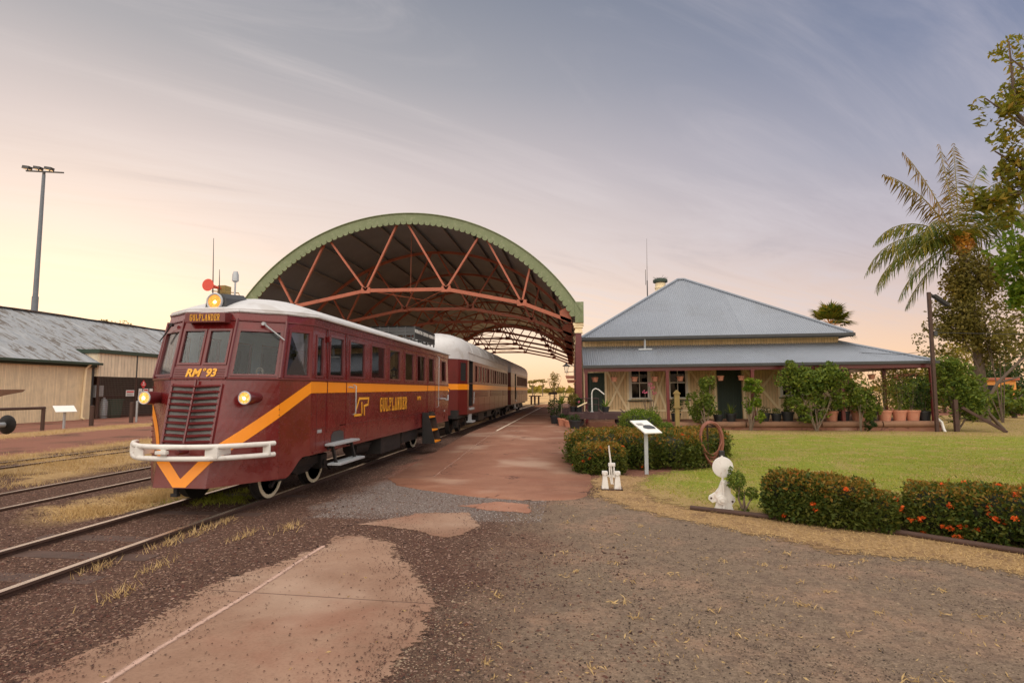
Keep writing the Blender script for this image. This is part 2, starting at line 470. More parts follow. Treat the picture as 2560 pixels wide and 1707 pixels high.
class MB:
    """collects shapes (world coordinates) and links them as ONE mesh object"""
    def __init__(s):
        s.V = []; s.F = []; s.MI = []; s.cur = 0; s.S = []; s.sm = False

    def add(s, vs, fs):
        o = len(s.V)
        s.V.extend([tuple(v) for v in vs])
        for f in fs:
            s.F.append(tuple(i + o for i in f)); s.MI.append(s.cur); s.S.append(s.sm)
        return s

    def box(s, x0, x1, y0, y1, z0, z1, bev=0.0):
        if bev <= 0:
            vs = [(x0, y0, z0), (x1, y0, z0), (x1, y1, z0), (x0, y1, z0), (x0, y0, z1), (x1, y0, z1), (x1, y1, z1), (x0, y1, z1)]
            return s.add(vs, [(3, 2, 1, 0), (4, 5, 6, 7), (0, 1, 5, 4), (1, 2, 6, 5), (2, 3, 7, 6), (3, 0, 4, 7)])
        bm = bmesh.new()
        bmesh.ops.create_cube(bm, size=1)
        for v in bm.verts:
            v.co = ((x0 + x1) / 2 + v.co.x * (x1 - x0), (y0 + y1) / 2 + v.co.y * (y1 - y0), (z0 + z1) / 2 + v.co.z * (z1 - z0))
        bmesh.ops.bevel(bm, geom=bm.edges[:], offset=bev, segments=2, affect='EDGES', profile=.7)
        bm.verts.index_update()
        s.add([v.co[:] for v in bm.verts], [[v.index for v in f.verts] for f in bm.faces])
        bm.free()
        return s

    def bar(s, p, q, w, h=None, up=(0, 0, 1)):
        """rectangular bar from p to q, w across, h along up"""
        h = w if h is None else h
        p = Vector(p); q = Vector(q); d = (q - p).normalized(); up = Vector(up)
        if abs(d.dot(up)) > .98: up = Vector((0, 1, 0)) if abs(d.y) < .9 else Vector((1, 0, 0))
        sd = d.cross(up).normalized(); u = sd.cross(d).normalized()
        vs = []
        for c in (p, q):
            for a, e in ((-1, -1), (1, -1), (1, 1), (-1, 1)):
                vs.append(c + sd * (a * w / 2) + u * (e * h / 2))
        return s.add(vs, [(0, 1, 2, 3), (7, 6, 5, 4), (0, 4, 5, 1), (1, 5, 6, 2), (2, 6, 7, 3), (3, 7, 4, 0)])

    def tube(s, pts, r, n=8, closed=False, cap=True):
        pts = [Vector(p) for p in pts]
        N = len(pts)
        rr = r if isinstance(r, (list, tuple)) else [r] * N
        vs = []
        ref = None
        for i, p in enumerate(pts):
            if closed:
                d = (pts[(i + 1) % N] - pts[i - 1]).normalized()
            else:
                d = (pts[min(i + 1, N - 1)] - pts[max(i - 1, 0)]).normalized()
            if ref is None:
                ref = Vector((0, 0, 1)) if abs(d.z) < .9 else Vector((1, 0, 0))
            u = (ref - d * ref.dot(d)).normalized(); ref = u
            w = d.cross(u)
            for k in range(n):
                a = 2 * PI * k / n
                vs.append(p + (u * math.cos(a) + w * math.sin(a)) * rr[i])
        fs = []
        for i in range(N if closed else N - 1):
            j = (i + 1) % N
            for k in range(n):
                k2 = (k + 1) % n
                fs.append((i * n + k, i * n + k2, j * n + k2, j * n + k))
        if cap and not closed:
            fs.append(tuple(range(n - 1, -1, -1))); fs.append(tuple((N - 1) * n + k for k in range(n)))
        t = s.sm; s.sm = True
        s.add(vs, fs); s.sm = t
        return s

    def lathe(s, c, prof, n=20, axis='z'):
        """prof: list of (radius, height) about the axis through c"""
        c = Vector(c)
        vs = []
        for r, h in prof:
            for k in range(n):
                a = 2 * PI * k / n
                x, y = r * math.cos(a), r * math.sin(a)
                v = {'z': (x, y, h), 'y': (x, h, y), 'x': (h, x, y)}[axis]
                vs.append(c + Vector(v))
        fs = []
        for i in range(len(prof) - 1):
            for k in range(n):
                k2 = (k + 1) % n
                fs.append((i * n + k, i * n + k2, (i + 1) * n + k2, (i + 1) * n + k))
        if prof[0][0] > 1e-4: fs.append(tuple(range(n - 1, -1, -1)))
        if prof[-1][0] > 1e-4: fs.append(tuple((len(prof) - 1) * n + k for k in range(n)))
        t = s.sm; s.sm = True
        s.add(vs, fs); s.sm = t
        return s

    def prism(s, pts, d):
        """closed 3-D outline extruded along vector d"""
        n = len(pts); d = Vector(d)
        vs = [Vector(p) for p in pts] + [Vector(p) + d for p in pts]
        fs = [tuple(range(n - 1, -1, -1)), tuple(range(n, 2 * n))]
        for k in range(n):
            k2 = (k + 1) % n
            fs.append((k, k2, n + k2, n + k))
        return s.add(vs, fs)

    def quad(s, a, b_, c, d_):
        return s.add([a, b_, c, d_], [(0, 1, 2, 3)])

    def torus(s, c, r, t, axis='y', n=16, m=6):
        pts = []
        for k in range(n):
            a = 2 * PI * k / n
            x, y = r * math.cos(a), r * math.sin(a)
            pts.append(Vector(c) + Vector({'z': (x, y, 0), 'y': (x, 0, y), 'x': (0, x, y)}[axis]))
        return s.tube(pts, t, m, closed=True)

    def build(s, name, mats, parent=None, origin=None, edge=False):
        off = Vector(root_loc(parent) if parent is not None else (origin if origin is not None else (0, 0, 0)))
        me = bpy.data.meshes.new(name)
        me.from_pydata([Vector(v) - off for v in s.V], [], s.F)
        me.polygons.foreach_set('material_index', s.MI)
        me.polygons.foreach_set('use_smooth', s.S)
        bm = bmesh.new(); bm.from_mesh(me)
        bmesh.ops.recalc_face_normals(bm, faces=bm.faces)
        bm.to_mesh(me); bm.free()
        o = link_mesh(name, me, mats, parent)
        if any(s.S):
            try:
                me.set_sharp_from_angle(angle=R(40))
            except Exception:
                pass
        if parent is None and origin is not None:
            o.location = origin
        return o


def lerp(a, b_, t):
    return tuple(x + (y - x) * t for x, y in zip(a, b_))


def sst(x, a, b_):
    t = np.clip((x - a) / (b_ - a), 0, 1)
    return t * t * (3 - 2 * t)


# ---- leaves: every leaf a small folded rhombus of its own
def leaves(name, P, size, mats, parent=None, up=.4, N=None, aspect=.45, jit=.35, origin=None, droop=0.0, mi=None):
    P = np.asarray(P, dtype=np.float64)
    n = len(P)
    D = rng.normal(size=(n, 3)); D[:, 2] = D[:, 2] * .7 + up
    if N is not None: D = D * .75 + np.asarray(N) * 1.0
    D[:, 2] -= droop
    D /= np.linalg.norm(D, axis=1, keepdims=True) + 1e-9
    A = rng.normal(size=(n, 3))
    S = np.cross(D, A); S /= np.linalg.norm(S, axis=1, keepdims=True) + 1e-9
    Z = np.cross(S, D)
    sz = (np.asarray(size) * (1 + jit * rng.uniform(-1, 1, n)))[:, None]
    a = P - D * sz * .5; c = P + D * sz * .5
    bq = P + S * sz * aspect * .5 + Z * sz * .10; dq = P - S * sz * aspect * .5 + Z * sz * .10
    V = np.stack([a, bq, c, dq], 1).reshape(-1, 3)
    F = np.arange(4 * n).reshape(n, 4)
    return np_mesh(name, V, F, mats, parent, origin, mi)


def blob_pts(c, r, n, shell=.55):
    """points in an ellipsoid, denser near the surface"""
    v = rng.normal(size=(n, 3)); v /= np.linalg.norm(v, axis=1, keepdims=True)
    q = rng.uniform(0, 1, n) ** (1 / 3.0)
    q = shell + (1 - shell) * q
    q = q * rng.uniform(.82, 1.08, n)
    return np.asarray(c) + v * q[:, None] * np.asarray(r), v


def crown_pts(c, r, nblob, nleaf, br=(.28, .42), flat=1.0):
    """a crown made of many overlapping clumps with gaps in between"""
    P = []
    c = np.asarray(c, float); r = np.asarray(r, float)
    for i in range(nblob):
        v = rng.normal(size=3); v /= np.linalg.norm(v)
        q = rng.uniform(.25, 1.0) ** .6 * .82
        cc = c + v * q * r
        k = rng.uniform(*br)
        p, _ = blob_pts(cc, r * k * np.array([1, 1, flat]), max(4, int(nleaf / nblob * rng.uniform(.6, 1.4))), .35)
        P.append(p)
    return np.concatenate(P)


def blades(name, P, h, w, mats, parent=None, lean=.45, origin=None):
    """grass blades: narrow triangles"""
    P = np.asarray(P, float); n = len(P)
    a = rng.uniform(0, 2 * PI, n)
    s = np.stack([np.cos(a), np.sin(a), np.zeros(n)], 1)
    ln = rng.normal(size=(n, 3)) * lean; ln[:, 2] = 1
    hh = (h * rng.uniform(.5, 1.3, n))[:, None]
    tip = P + ln * hh
    V = np.stack([P - s * w / 2, P + s * w / 2, tip], 1).reshape(-1, 3)
    F = np.arange(3 * n).reshape(n, 3)
    return np_mesh(name, V, F, mats, parent, origin)


# ---- panels with openings: P(s, t) is any surface patch
def holed(mb, P, rects, s0=0.0, s1=1.0, t0=0.0, t1=1.0, cuts=()):
    S = sorted(set([s0, s1] + [r[0] for r in rects] + [r[1] for r in rects] + list(cuts)))
    T = sorted(set([t0, t1] + [r[2] for r in rects] + [r[3] for r in rects]))
    for i in range(len(S) - 1):
        for j in range(len(T) - 1):
            sm, tm = (S[i] + S[i + 1]) / 2, (T[j] + T[j + 1]) / 2
            if any(r[0] < sm < r[1] and r[2] < tm < r[3] for r in rects):
                continue
            mb.quad(P(S[i], T[j]), P(S[i + 1], T[j]), P(S[i + 1], T[j + 1]), P(S[i], T[j + 1]))


def frame_on(mb, P, rect, w, out=.015, inn=.03):
    """a frame of bars round an opening, standing proud by out and reaching in by inn; w in metres"""
    s0, s1, t0, t1 = rect
    c = [Vector(P(s0, t0)), Vector(P(s1, t0)), Vector(P(s1, t1)), Vector(P(s0, t1))]
    n = (c[1] - c[0]).cross(c[3] - c[0]).normalized()
    ctr = sum(c, Vector()) / 4
    ins = []
    for k in range(4):
        e1 = (c[(k + 1) % 4] - c[k]).normalized(); e2 = (c[k - 1] - c[k]).normalized()
        ins.append(c[k] + (e1 + e2) * w)
    for k in range(4):
        k2 = (k + 1) % 4
        q = [c[k], c[k2], ins[k2], ins[k]]
        mb.add([v + n * out for v in q] + [v - n * inn for v in q], [(0, 1, 2, 3), (7, 6, 5, 4), (0, 4, 5, 1), (1, 5, 6, 2), (2, 6, 7, 3), (3, 7, 4, 0)])
    return ins, n


def pane_on(mb, ins, n, depth=.012, t=.004):
    mb.add([v - n * depth for v in ins] + [v - n * (depth + t) for v in ins], [(0, 1, 2, 3), (7, 6, 5, 4), (0, 4, 5, 1), (1, 5, 6, 2), (2, 6, 7, 3), (3, 7, 4, 0)])


# ---- lettering
def text_mesh(name, body, mat, parent, origin, ex, ey, size, sx=1.0, shear=0.0, bold=0.0, depth=.004, align='CENTER'):
    """words set in the built-in face; ex is the writing direction, ey is up"""
    cu = bpy.data.curves.new('txt', 'FONT')
    cu.body = body; cu.size = size; cu.align_x = align; cu.align_y = 'CENTER'
    cu.shear = shear; cu.offset = bold; cu.extrude = depth / 2; cu.resolution_u = 3
    tmp = bpy.data.objects.new('txt', cu)
    COL.objects.link(tmp)
    dg = bpy.context.evaluated_depsgraph_get()
    me = bpy.data.meshes.new_from_object(tmp.evaluated_get(dg))
    bpy.data.objects.remove(tmp); bpy.data.curves.remove(cu)
    ex = Vector(ex).normalized(); ey = Vector(ey); ey = (ey - ex * ey.dot(ex)).normalized(); ez = ex.cross(ey)
    off = Vector(root_loc(parent))
    for v in me.vertices:
        c = v.co
        v.co = Vector(origin) + ex * (c.x * sx) + ey * c.y + ez * c.z - off
    me.materials.clear()
    return link_mesh(name, me, mat, parent)


SLAB = {  # condensed slab-serif capitals on a 0..1 x 0..1 box: strokes
    'G': [[(.9, .82), (.72, 1), (.3, 1), (.1, .8), (.1, .2), (.3, 0), (.72, 0), (.9, .2), (.9, .46), (.55, .46)], [(.9, .98), (.9, .7)]],
    'U': [[(.14, 1), (.14, .22), (.34, 0), (.66, 0), (.86, .22), (.86, 1)], [(0, 1), (.24, 1)], [(.76, 1), (1, 1)]],
    'L': [[(.22, 1), (.22, 0), (.92, 0), (.92, .3)], [(.02, 1), (.46, 1)], [(.02, 0), (.3, 0)]],
    'F': [[(.22, 0), (.22, 1), (.92, 1), (.92, .74)], [(.22, .53), (.66, .53)], [(.66, .68), (.66, .38)], [(.02, 0), (.46, 0)], [(.02, 1), (.3, 1)]],
    'A': [[(.14, 0), (.46, 1), (.54, 1), (.86, 0)], [(.24, .34), (.76, .34)], [(0, 0), (.32, 0)], [(.68, 0), (1, 0)]],
    'N': [[(.16, 0), (.16, 1), (.84, 0), (.84, 1)], [(0, 0), (.34, 0)], [(.66, 1), (1, 1)], [(0, 1), (.2, 1)]],
    'D': [[(.2, 0), (.2, 1), (.62, 1), (.88, .76), (.88, .24), (.62, 0), (.2, 0)], [(0, 1), (.24, 1)], [(0, 0), (.24, 0)]],
    'E': [[(.92, .28), (.92, 0), (.22, 0), (.22, 1), (.92, 1), (.92, .74)], [(.22, .52), (.64, .52)], [(.64, .66), (.64, .38)], [(.02, 0), (.3, 0)], [(.02, 1), (.3, 1)]],
    'R': [[(.2, 0), (.2, 1), (.66, 1), (.86, .86), (.86, .64), (.66, .5), (.2, .5)], [(.52, .5), (.86, 0)], [(0, 0), (.42, 0)], [(.72, 0), (1, 0)], [(0, 1), (.26, 1)]],
}


def strokes(mb, lines, t, z=0.0):
    """flat polylines of width t (2-D) as little slabs"""
    for ln in lines:
        for k in range(len(ln) - 1):
            a = Vector((*ln[k], 0)); c = Vector((*ln[k + 1], 0))
            dd = (c - a).normalized() * t * .48
            mb.bar(a - dd, c + dd, t, .003 + .0004 * (k % 3))


def slab_word(name, word, mat, parent, origin, ex, ey, w, h, gap=.16, t=.2, depth=.003):
    ex = Vector(ex).normalized(); ey = Vector(ey).normalized(); ez = ex.cross(ey)
    n = len(word); cw = w / (n + gap * (n - 1))
    tm = MB()
    for i, ch in enumerate(word):
        x0 = i * cw * (1 + gap)
        tt = t * cw
        L = [[(x0 + tt / 2 + px * (cw - tt), tt / 2 + py * (h - tt)) for px, py in st] for st in SLAB[ch]]
        strokes(tm, L, tt)
    mb = MB()
    mb.V = [Vector(origin) + ex * v[0] + ey * v[1] + ez * (v[2] + depth) for v in map(Vector, tm.V)]
    mb.F = tm.F; mb.MI = tm.MI; mb.S = tm.S
    return mb.build(name, mat, parent)


def corr_face(mb, e0, e1, t0, t1, pitch=.09, amp=.013, per=4):
    """corrugated sheet between an eave e0-e1 and a top edge t0-t1, ribs running up the slope"""
    e0, e1, t0, t1 = map(Vector, (e0, e1, t0, t1))
    ev = (e1 - e0); L = ev.length; eu = ev / L
    nrm = eu.cross(((t0 + t1) / 2 - (e0 + e1) / 2)).normalized()
    su = nrm.cross(eu).normalized()
    H = ((t0 + t1) / 2 - e0).dot(su)
    d0 = (t0 - e0).dot(eu); d1 = (t1 - e0).dot(eu)
    n = int(L / pitch * per)
    vs = []; fs = []
    for i in range(n + 1):
        dd = L * i / n
        h = H
        if d0 > 0 and dd < d0: h = H * dd / d0
        if d0 < 0: pass
        if d1 < L and dd > d1: h = min(h, H * (L - dd) / (L - d1))
        o = nrm * (amp * math.sin(2 * PI * dd / pitch))
        p = e0 + eu * dd
        vs += [p + o, p + su * max(h, .001) + o]
        if i: fs.append((2 * i - 2, 2 * i, 2 * i + 1, 2 * i - 1))
    t = mb.sm; mb.sm = True
    mb.add(vs, fs); mb.sm = t
# ================================================================== SETTING: ground, paths, lawn, tracks
def gz(x, y):
    x = np.asarray(x, float); y = np.asarray(y, float)
    z = (-.07 + .035 * sst(-x, 6.4, 7.2)) * sst(-x, 3.3, 4.1) * (1 - sst(-x, 12.8, 14.5))
    return z


def ground_mat():
    m, b, out = new_mat('yard_earth')
    co = b.n('ShaderNodeTexCoord').outputs['Object']
    x, y, z = b.sep(co)
    wob = b.m('SUBTRACT', b.noise(co, .9, 5, .6), .5)
    wob2 = b.m('SUBTRACT', b.noise(co, 3.5, 5, .65), .5)
    wx = b.m('ADD', x, b.m('ADD', b.m('MULTIPLY', wob, 2.2), b.m('MULTIPLY', wob2, .8)))
    wy = b.m('ADD', y, b.m('ADD', b.m('MULTIPLY', wob2, .9), b.m('MULTIPLY', wob, -1.6)))
    f1 = b.noise(co, 26, 6, .7); f2 = b.noise(co, 90, 5, .75); big = b.noise(co, .35, 4, .55)
    vo = b.n('ShaderNodeTexVoronoi'); b.put(vo.inputs['Vector'], co); vo.inputs['Scale'].default_value = 55
    grain = b.m('ADD', b.m('MULTIPLY', f1, .5), b.m('MULTIPLY', f2, .5))
    g = b.ss(grain, .36, .66, kind='LINEAR')
    dark = b.mix(g, (.038, .020, .016), (.165, .090, .064))            # dark purple ballast
    dark = b.mix(b.ss(vo.outputs['Color'], .78, .9), dark, (.38, .25, .20))
    tan = b.mix(g, (.105, .075, .055), (.33, .245, .18))               # trodden gravel drive
    tan = b.mix(b.m('MULTIPLY', b.ss(b.noise(co, 1.1, 6, .65), .46, .64), .75), tan, b.mix(g, (.23, .14, .095), (.39, .26, .185)))
    clump = b.ss(b.noise(co, 7, 6, .72), .47, .60)
    tan = b.mix(b.m('MULTIPLY', clump, .62), tan, b.mix(g, (.075, .052, .042), (.22, .155, .12)))
    fleck = b.ss(b.noise(co, 38, 3, .6), .66, .72)
    tan = b.mix(b.m('MULTIPLY', fleck, .55), tan, (.50, .37, .22))
    grey = b.mix(g, (.115, .092, .084), (.31, .26, .24))                 # blue-grey chips by the platform
    red = b.mix(g, (.20, .085, .06), (.34, .16, .115))                 # red earth
    straw = b.mix(b.ss(b.noise(co, 18, 6, .7), .35, .65), (.36, .225, .10), (.60, .42, .20))
    c = dark
    drive = b.m('MULTIPLY', b.ss(wx, -1.3, .2), b.ss(wy, 9.6, 8.2))
    near = b.m('MULTIPLY', b.ss(wy, 1.9, 3.2), 1.0)
    c = b.mix(b.m('MULTIPLY', drive, near), c, tan)
    gb = b.m('MULTIPLY', b.m('MULTIPLY', b.ss(wx, -3.7, -3.1), b.ss(wx, -.3, -1.3)), b.m('MULTIPLY', b.ss(wy, 6.9, 7.9), b.ss(wy, 11.6, 10.4)))
    c = b.mix(b.m('MULTIPLY', gb, .85), c, grey)
    c = b.mix(b.m('MULTIPLY', b.ss(wx, -13.2, -14.2), b.ss(b.noise(co, .5, 4), .3, .5)), c, red)
    c = b.mix(b.m('MULTIPLY', b.m('MULTIPLY', b.ss(wx, -3.9, -3.3), b.ss(wy, 9.5, 12)), .9), c, red)
    # straw: between the tracks, along the sheds, at the margin of the lawn
    s1 = b.m('MULTIPLY', b.m('MULTIPLY', b.ss(wx, -7.4, -6.7), b.ss(wx, -5.9, -6.2)), b.m('MULTIPLY', b.ss(y, 6.4, 7.6), b.ss(y, 12, 10)))
    s2 = b.m('MULTIPLY', b.m('MULTIPLY', b.ss(wx, -21.6, -20.4), b.ss(wx, -18.6, -19.6)), .9)
    s3 = b.m('MULTIPLY', b.m('MULTIPLY', b.ss(wx, -14.4, -13.6), b.ss(wx, -8.9, -10.2)), b.ss(b.noise(co, .6, 4), .40, .52))
    s4 = b.m('MULTIPLY', b.ss(y, 55, 66), 1.0)
    c = b.mix(b.m('MULTIPLY', s1, .9), c, straw)
    c = b.mix(b.m('MULTIPLY', s2, .85), c, straw)
    c = b.mix(b.m('MULTIPLY', s3, .8), c, straw)
    c = b.mix(b.m('MULTIPLY', s4, .92), c, b.mix(b.ss(big, .35, .65), (.52, .33, .15), (.62, .43, .22)))
    h = b.m('ADD', b.m('MULTIPLY', grain, .7), b.m('MULTIPLY', vo.outputs['Distance'], .5))
    principled(b, out, c, .95, normal=bump(b, h, .75, .025), spec=.2)
    return m


MT['earth'] = ground_mat()
gx = np.unique(np.concatenate([np.linspace(-16, 16, 129), np.linspace(-60, 60, 61), np.linspace(-900, 900, 31)]))
gy = np.unique(np.concatenate([np.linspace(-4, 28, 129), np.linspace(-40, 120, 81), np.linspace(-300, 1600, 39)]))
GX, GY = np.meshgrid(gx, gy)
nx, ny = len(gx), len(gy)
ii, jj = np.meshgrid(np.arange(nx - 1), np.arange(ny - 1))
k0 = (jj * nx + ii).ravel()
o = np_mesh('ground', np.stack([GX.ravel(), GY.ravel(), gz(GX, GY).ravel()], 1), np.stack([k0, k0 + 1, k0 + nx + 1, k0 + nx], 1), 'earth')
o['kind'] = 'structure'
o.data.polygons.foreach_set('use_smooth', [True] * len(o.data.polygons))


def edge_fade(b, out, p, co, scale, lo=.30, hi=.46, k=1.1):
    """lets the sheet break up towards its rim, where the ground shows through"""
    at = b.n('ShaderNodeAttribute'); at.attribute_name = 'edge'
    n = b.m('ADD', b.m('MULTIPLY', b.noise(co, scale, 5, .75), .6), b.m('MULTIPLY', b.noise(co, scale * .16, 4, .6), .4))
    a = b.ss(b.m('ADD', at.outputs['Fac'], b.m('MULTIPLY', b.m('SUBTRACT', n, .5), k * 2)), lo, hi)
    t = b.n('ShaderNodeBsdfTransparent'); mx = b.n('ShaderNodeMixShader')
    b.put(mx.inputs[0], a); b.nt.links.new(t.outputs[0], mx.inputs[1]); b.nt.links.new(p.outputs[0], mx.inputs[2])
    b.nt.links.new(mx.outputs[0], out.inputs[0])


def concrete_mat(name, A, B, crackscale=.5, gravel=True, soft=0, joint=False, cracks=1.0):
    m, b, out = new_mat(name)
    co = b.n('ShaderNodeTexCoord').outputs['Object']
    n = b.noise(co, 1.1, 7, .62, .5); f = b.noise(co, 45, 5, .7)
    c = b.mix(b.ss(n, .32, .68), A, B)
    c = b.mix(b.m('MULTIPLY', b.ss(f, .42, .7), .38), c, tuple(k * .66 for k in A))
    c = b.mix(b.m('MULTIPLY', b.ss(b.noise(co, .9, 5, .6), .48, .66), .45), c, (.25, .105, .068))
    pale = b.noise(co, .55, 4, .5)
    c = b.mix(b.m('MULTIPLY', b.ss(pale, .52, .70), .5), c, (.48, .36, .28))
    vo = b.n('ShaderNodeTexVoronoi'); vo.feature = 'DISTANCE_TO_EDGE'
    dis = b.n('ShaderNodeVectorMath', operation='ADD')
    b.put(dis.inputs[0], co)
    nz = b.n('ShaderNodeTexNoise'); b.put(nz.inputs['Vector'], co); nz.inputs['Scale'].default_value = 2.6; nz.inputs['Detail'].default_value = 6
    b.put(dis.inputs[1], b.v('SCALE', nz.outputs['Color'], None))
    sc = dis.inputs[1].links[0].from_node; sc.inputs['Scale'].default_value = .9
    b.put(vo.inputs['Vector'], dis.outputs[0]); vo.inputs['Scale'].default_value = crackscale
    crack = b.m('MULTIPLY', b.ss(vo.outputs['Distance'], .026 * crackscale, .010 * crackscale), b.ss(b.noise(co, .8, 3), .42, .52))
    c = b.mix(b.m('MULTIPLY', crack, .8 * cracks), c, (.10, .045, .035))
    grit = b.ss(b.noise(co, 70, 3, .7), .68, .74)
    if gravel:
        c = b.mix(b.m('MULTIPLY', grit, .6), c, (.10, .05, .045))
    if joint:
        x, y, z = b.sep(co)
        dj = b.m('ABSOLUTE', b.m('SUBTRACT', b.m('ADD', y, b.m('MULTIPLY', x, .06)), 4.36))
        c = b.mix(b.m('MULTIPLY', b.ss(dj, .010, .004), .8), c, (.09, .05, .04))
    p = principled(b, out, c, .82, normal=bump(b, b.m('SUBTRACT', b.m('MULTIPLY', f, .3), b.m('MULTIPLY', crack, cracks)), .35, .01), spec=.3)
    if soft: edge_fade(b, out, p, co, soft)
    return m


MT['redconcrete'] = concrete_mat('red_stained_concrete', (.24, .108, .07), (.315, .157, .104), .42)
MT['nearconcrete'] = concrete_mat('worn_pink_concrete', (.245, .14, .095), (.34, .215, .152), .22, soft=16, joint=True, cracks=0.0)
MT['redapron'] = concrete_mat('red_apron', (.30, .14, .09), (.39, .20, .135), .42, soft=16)

# platform: a red concrete path that ramps up beside the train
def pz(y): return .008 + .245 * float(sst(y, 9.0, 19.5))
left = [(-.70, 8.61), (-1.48, 8.80), (-2.3, 9.25), (-3.0, 9.75), (-3.33, 10.4)]
right = [(-.02, 8.72), (.16, 9.0), (.29, 9.9), (.30, 11.0), (.12, 12.8), (-.03, 14.6), (-.05, 18), (.1, 21.5), (.4, 24.0)]
def lx(y):
    if y <= 10.4: return float(np.interp(y, [8.61, 8.8, 9.25, 9.75, 10.4], [-.7, -1.48, -2.3, -3.0, -3.33]))
    return -3.33 if y < 50 else -3.33 + .012 * (y - 50) ** 2
def rx(y): return float(np.interp(y, [8.61, 8.72, 9.0, 9.9, 11, 12.8, 14.6, 18, 21.5, 24, 80], [-.6, -.02, .16, .29, .30, .12, -.03, -.05, .1, .5, .5]))
ys = np.concatenate([np.linspace(8.61, 11, 28), np.linspace(11.3, 24, 40), np.linspace(25, 64, 40)])
V = []; F = []
for i, y in enumerate(ys):
    a, c_ = lx(y), max(rx(y), lx(y) + .05)
    jl = (.02 * math.sin(y * 7.1) + .015 * math.sin(y * 17.3)) * (1 if y < 12 else 0)
    V += [(a + jl, y, -.09), (a + jl, y, pz(y)), ((a + c_) / 2, y, pz(y) + .004), (c_ + jl * .6, y, pz(y)), (c_ + jl * .6, y, -.05)]
    if i:
        k = 5 * i
        F += [(k - 5 + q, k + q, k + q + 1, k - 4 + q) for q in range(4)]
o = np_mesh('platform', V, F, 'redconcrete'); o['kind'] = 'structure'


from mathutils import noise as mnoise


def rough_poly(pts, n=14, j=.05, close=True):
    """subdivide an outline and make it ragged"""
    out = []
    P = [Vector((*p, 0)) for p in pts]
    for a, c_ in zip(P, P[1:] + P[:1]):
        L = (c_ - a).length; k = max(2, int(L * n))
        for i in range(k):
            q = a.lerp(c_, i / k)
            amp = j * 1.6 * (mnoise.noise(q * 1.3) + .6 * mnoise.noise(q * 3.7 + Vector((5, 2, 0))) + .35 * mnoise.noise(q * 9.1))
            d_ = (c_ - a).normalized()
            out.append((q.x - d_.y * amp, q.y + d_.x * amp))
    return out


def inpoly(P, poly):
    x, y = P[:, 0], P[:, 1]; ins = np.zeros(len(P), bool)
    for (x1, y1), (x2, y2) in zip(poly, poly[1:] + poly[:1]):
        c = ((y1 > y) != (y2 > y)) & (x < (x2 - x1) * (y - y1) / (y2 - y1 + 1e-12) + x1)
        ins ^= c
    return ins


def edgedist(P, poly):
    d_ = np.full(len(P), 99.0)
    for a, c_ in zip(poly, poly[1:] + poly[:1]):
        a = np.array(a); e = np.array(c_) - a
        t = np.clip(((P - a) @ e) / (e @ e + 1e-12), 0, 1)
        d_ = np.minimum(d_, np.linalg.norm(P - a - t[:, None] * e, axis=1))
    return d_


def sheet(name, pts, z, mat, kind='structure', rim=.12, step=None):
    """a thin flush sheet; the point attribute 'edge' runs from 0 on the rim to 1 inside"""
    step = step or rim / 4
    A = np.array(pts); x0, y0 = A.min(0) - rim; x1, y1 = A.max(0) + rim
    xs = np.arange(x0, x1 + step, step); ys = np.arange(y0, y1 + step, step)
    X, Y = np.meshgrid(xs, ys); P = np.column_stack([X.ravel(), Y.ravel()])
    d_ = edgedist(P, pts) * np.where(inpoly(P, pts), 1, -1)
    ed = np.clip(d_ / rim + .5, 0, 1)
    nx, ny = len(xs), len(ys)
    i, j = np.meshgrid(np.arange(nx - 1), np.arange(ny - 1)); k = (j * nx + i).ravel()
    F = np.stack([k, k + 1, k + nx + 1, k + nx], 1)
    F = F[ed[F].max(1) > 0]
    used = np.unique(F); mp = np.zeros(len(P), int); mp[used] = np.arange(len(used))
    o = np_mesh(name, np.column_stack([P[used], np.full(len(used), z)]), mp[F], mat)
    at = o.data.attributes.new('edge', 'FLOAT', 'POINT')
    at.data.foreach_set('value', ed[used].astype(np.float32))
    o['kind'] = kind
    return o


patch = [(-2.95, 1.2), (-2.99, 3.04), (-2.88, 3.7), (-2.94, 4.57), (-2.52, 5.69), (-2.59, 6.26), (-2.37, 6.38), (-1.84, 5.9), (-1.52, 5.17), (-1.12, 4.45), (-1.07, 3.84), (-1.11, 3.49), (-1.05, 3.0), (-1.1, 1.2)]
sheet('concrete_path', rough_poly(patch, 16, .032), .006, 'nearconcrete', rim=.32)
sheet('concrete_path', rough_poly([(-2.5, 6.89), (-2.03, 7.55), (-1.4, 7.64), (-1.12, 6.9), (-1.4, 6.36), (-1.95, 6.78)], 16, .06), .006, 'nearconcrete', rim=.17)
sheet('concrete_path', rough_poly([(-1.6, 8.15), (-1.1, 8.45), (-.62, 8.3), (-.6, 7.75), (-1.2, 7.85)], 16, .05), .006, 'redapron', rim=.13)
# faded line along the platform edge, carried on across the foreground slab
V = []; F = []
def lines_strip(y0, y1, x, w, zf, n, wob=.01):
    vs = []; fs = []
    for i in range(n + 1):
        y = y0 + (y1 - y0) * i / n
        xo = wob * math.sin(y * 3.1)
        vs += [(x + xo - w / 2, y, zf(y)), (x + xo, y, zf(y)), (x + xo + w / 2, y, zf(y))]
        if i:
            k = 3 * i
            fs += [(k - 3, k - 2, k + 1, k), (k - 2, k - 1, k + 2, k + 1)]
    return vs, fs
def line_mat(name, col, lo, hi, k):
    m, b, out = new_mat(name)
    co = b.n('ShaderNodeTexCoord').outputs['Object']
    p = principled(b, out, b.mix(b.noise(co, 30, 4, .7), tuple(c * .8 for c in col), col), .8)
    edge_fade(b, out, p, co, 22, lo, hi, k)
    return m
MT['worn_line'] = line_mat('worn_line_paint', (.56, .37, .30), .15, .95, .8)
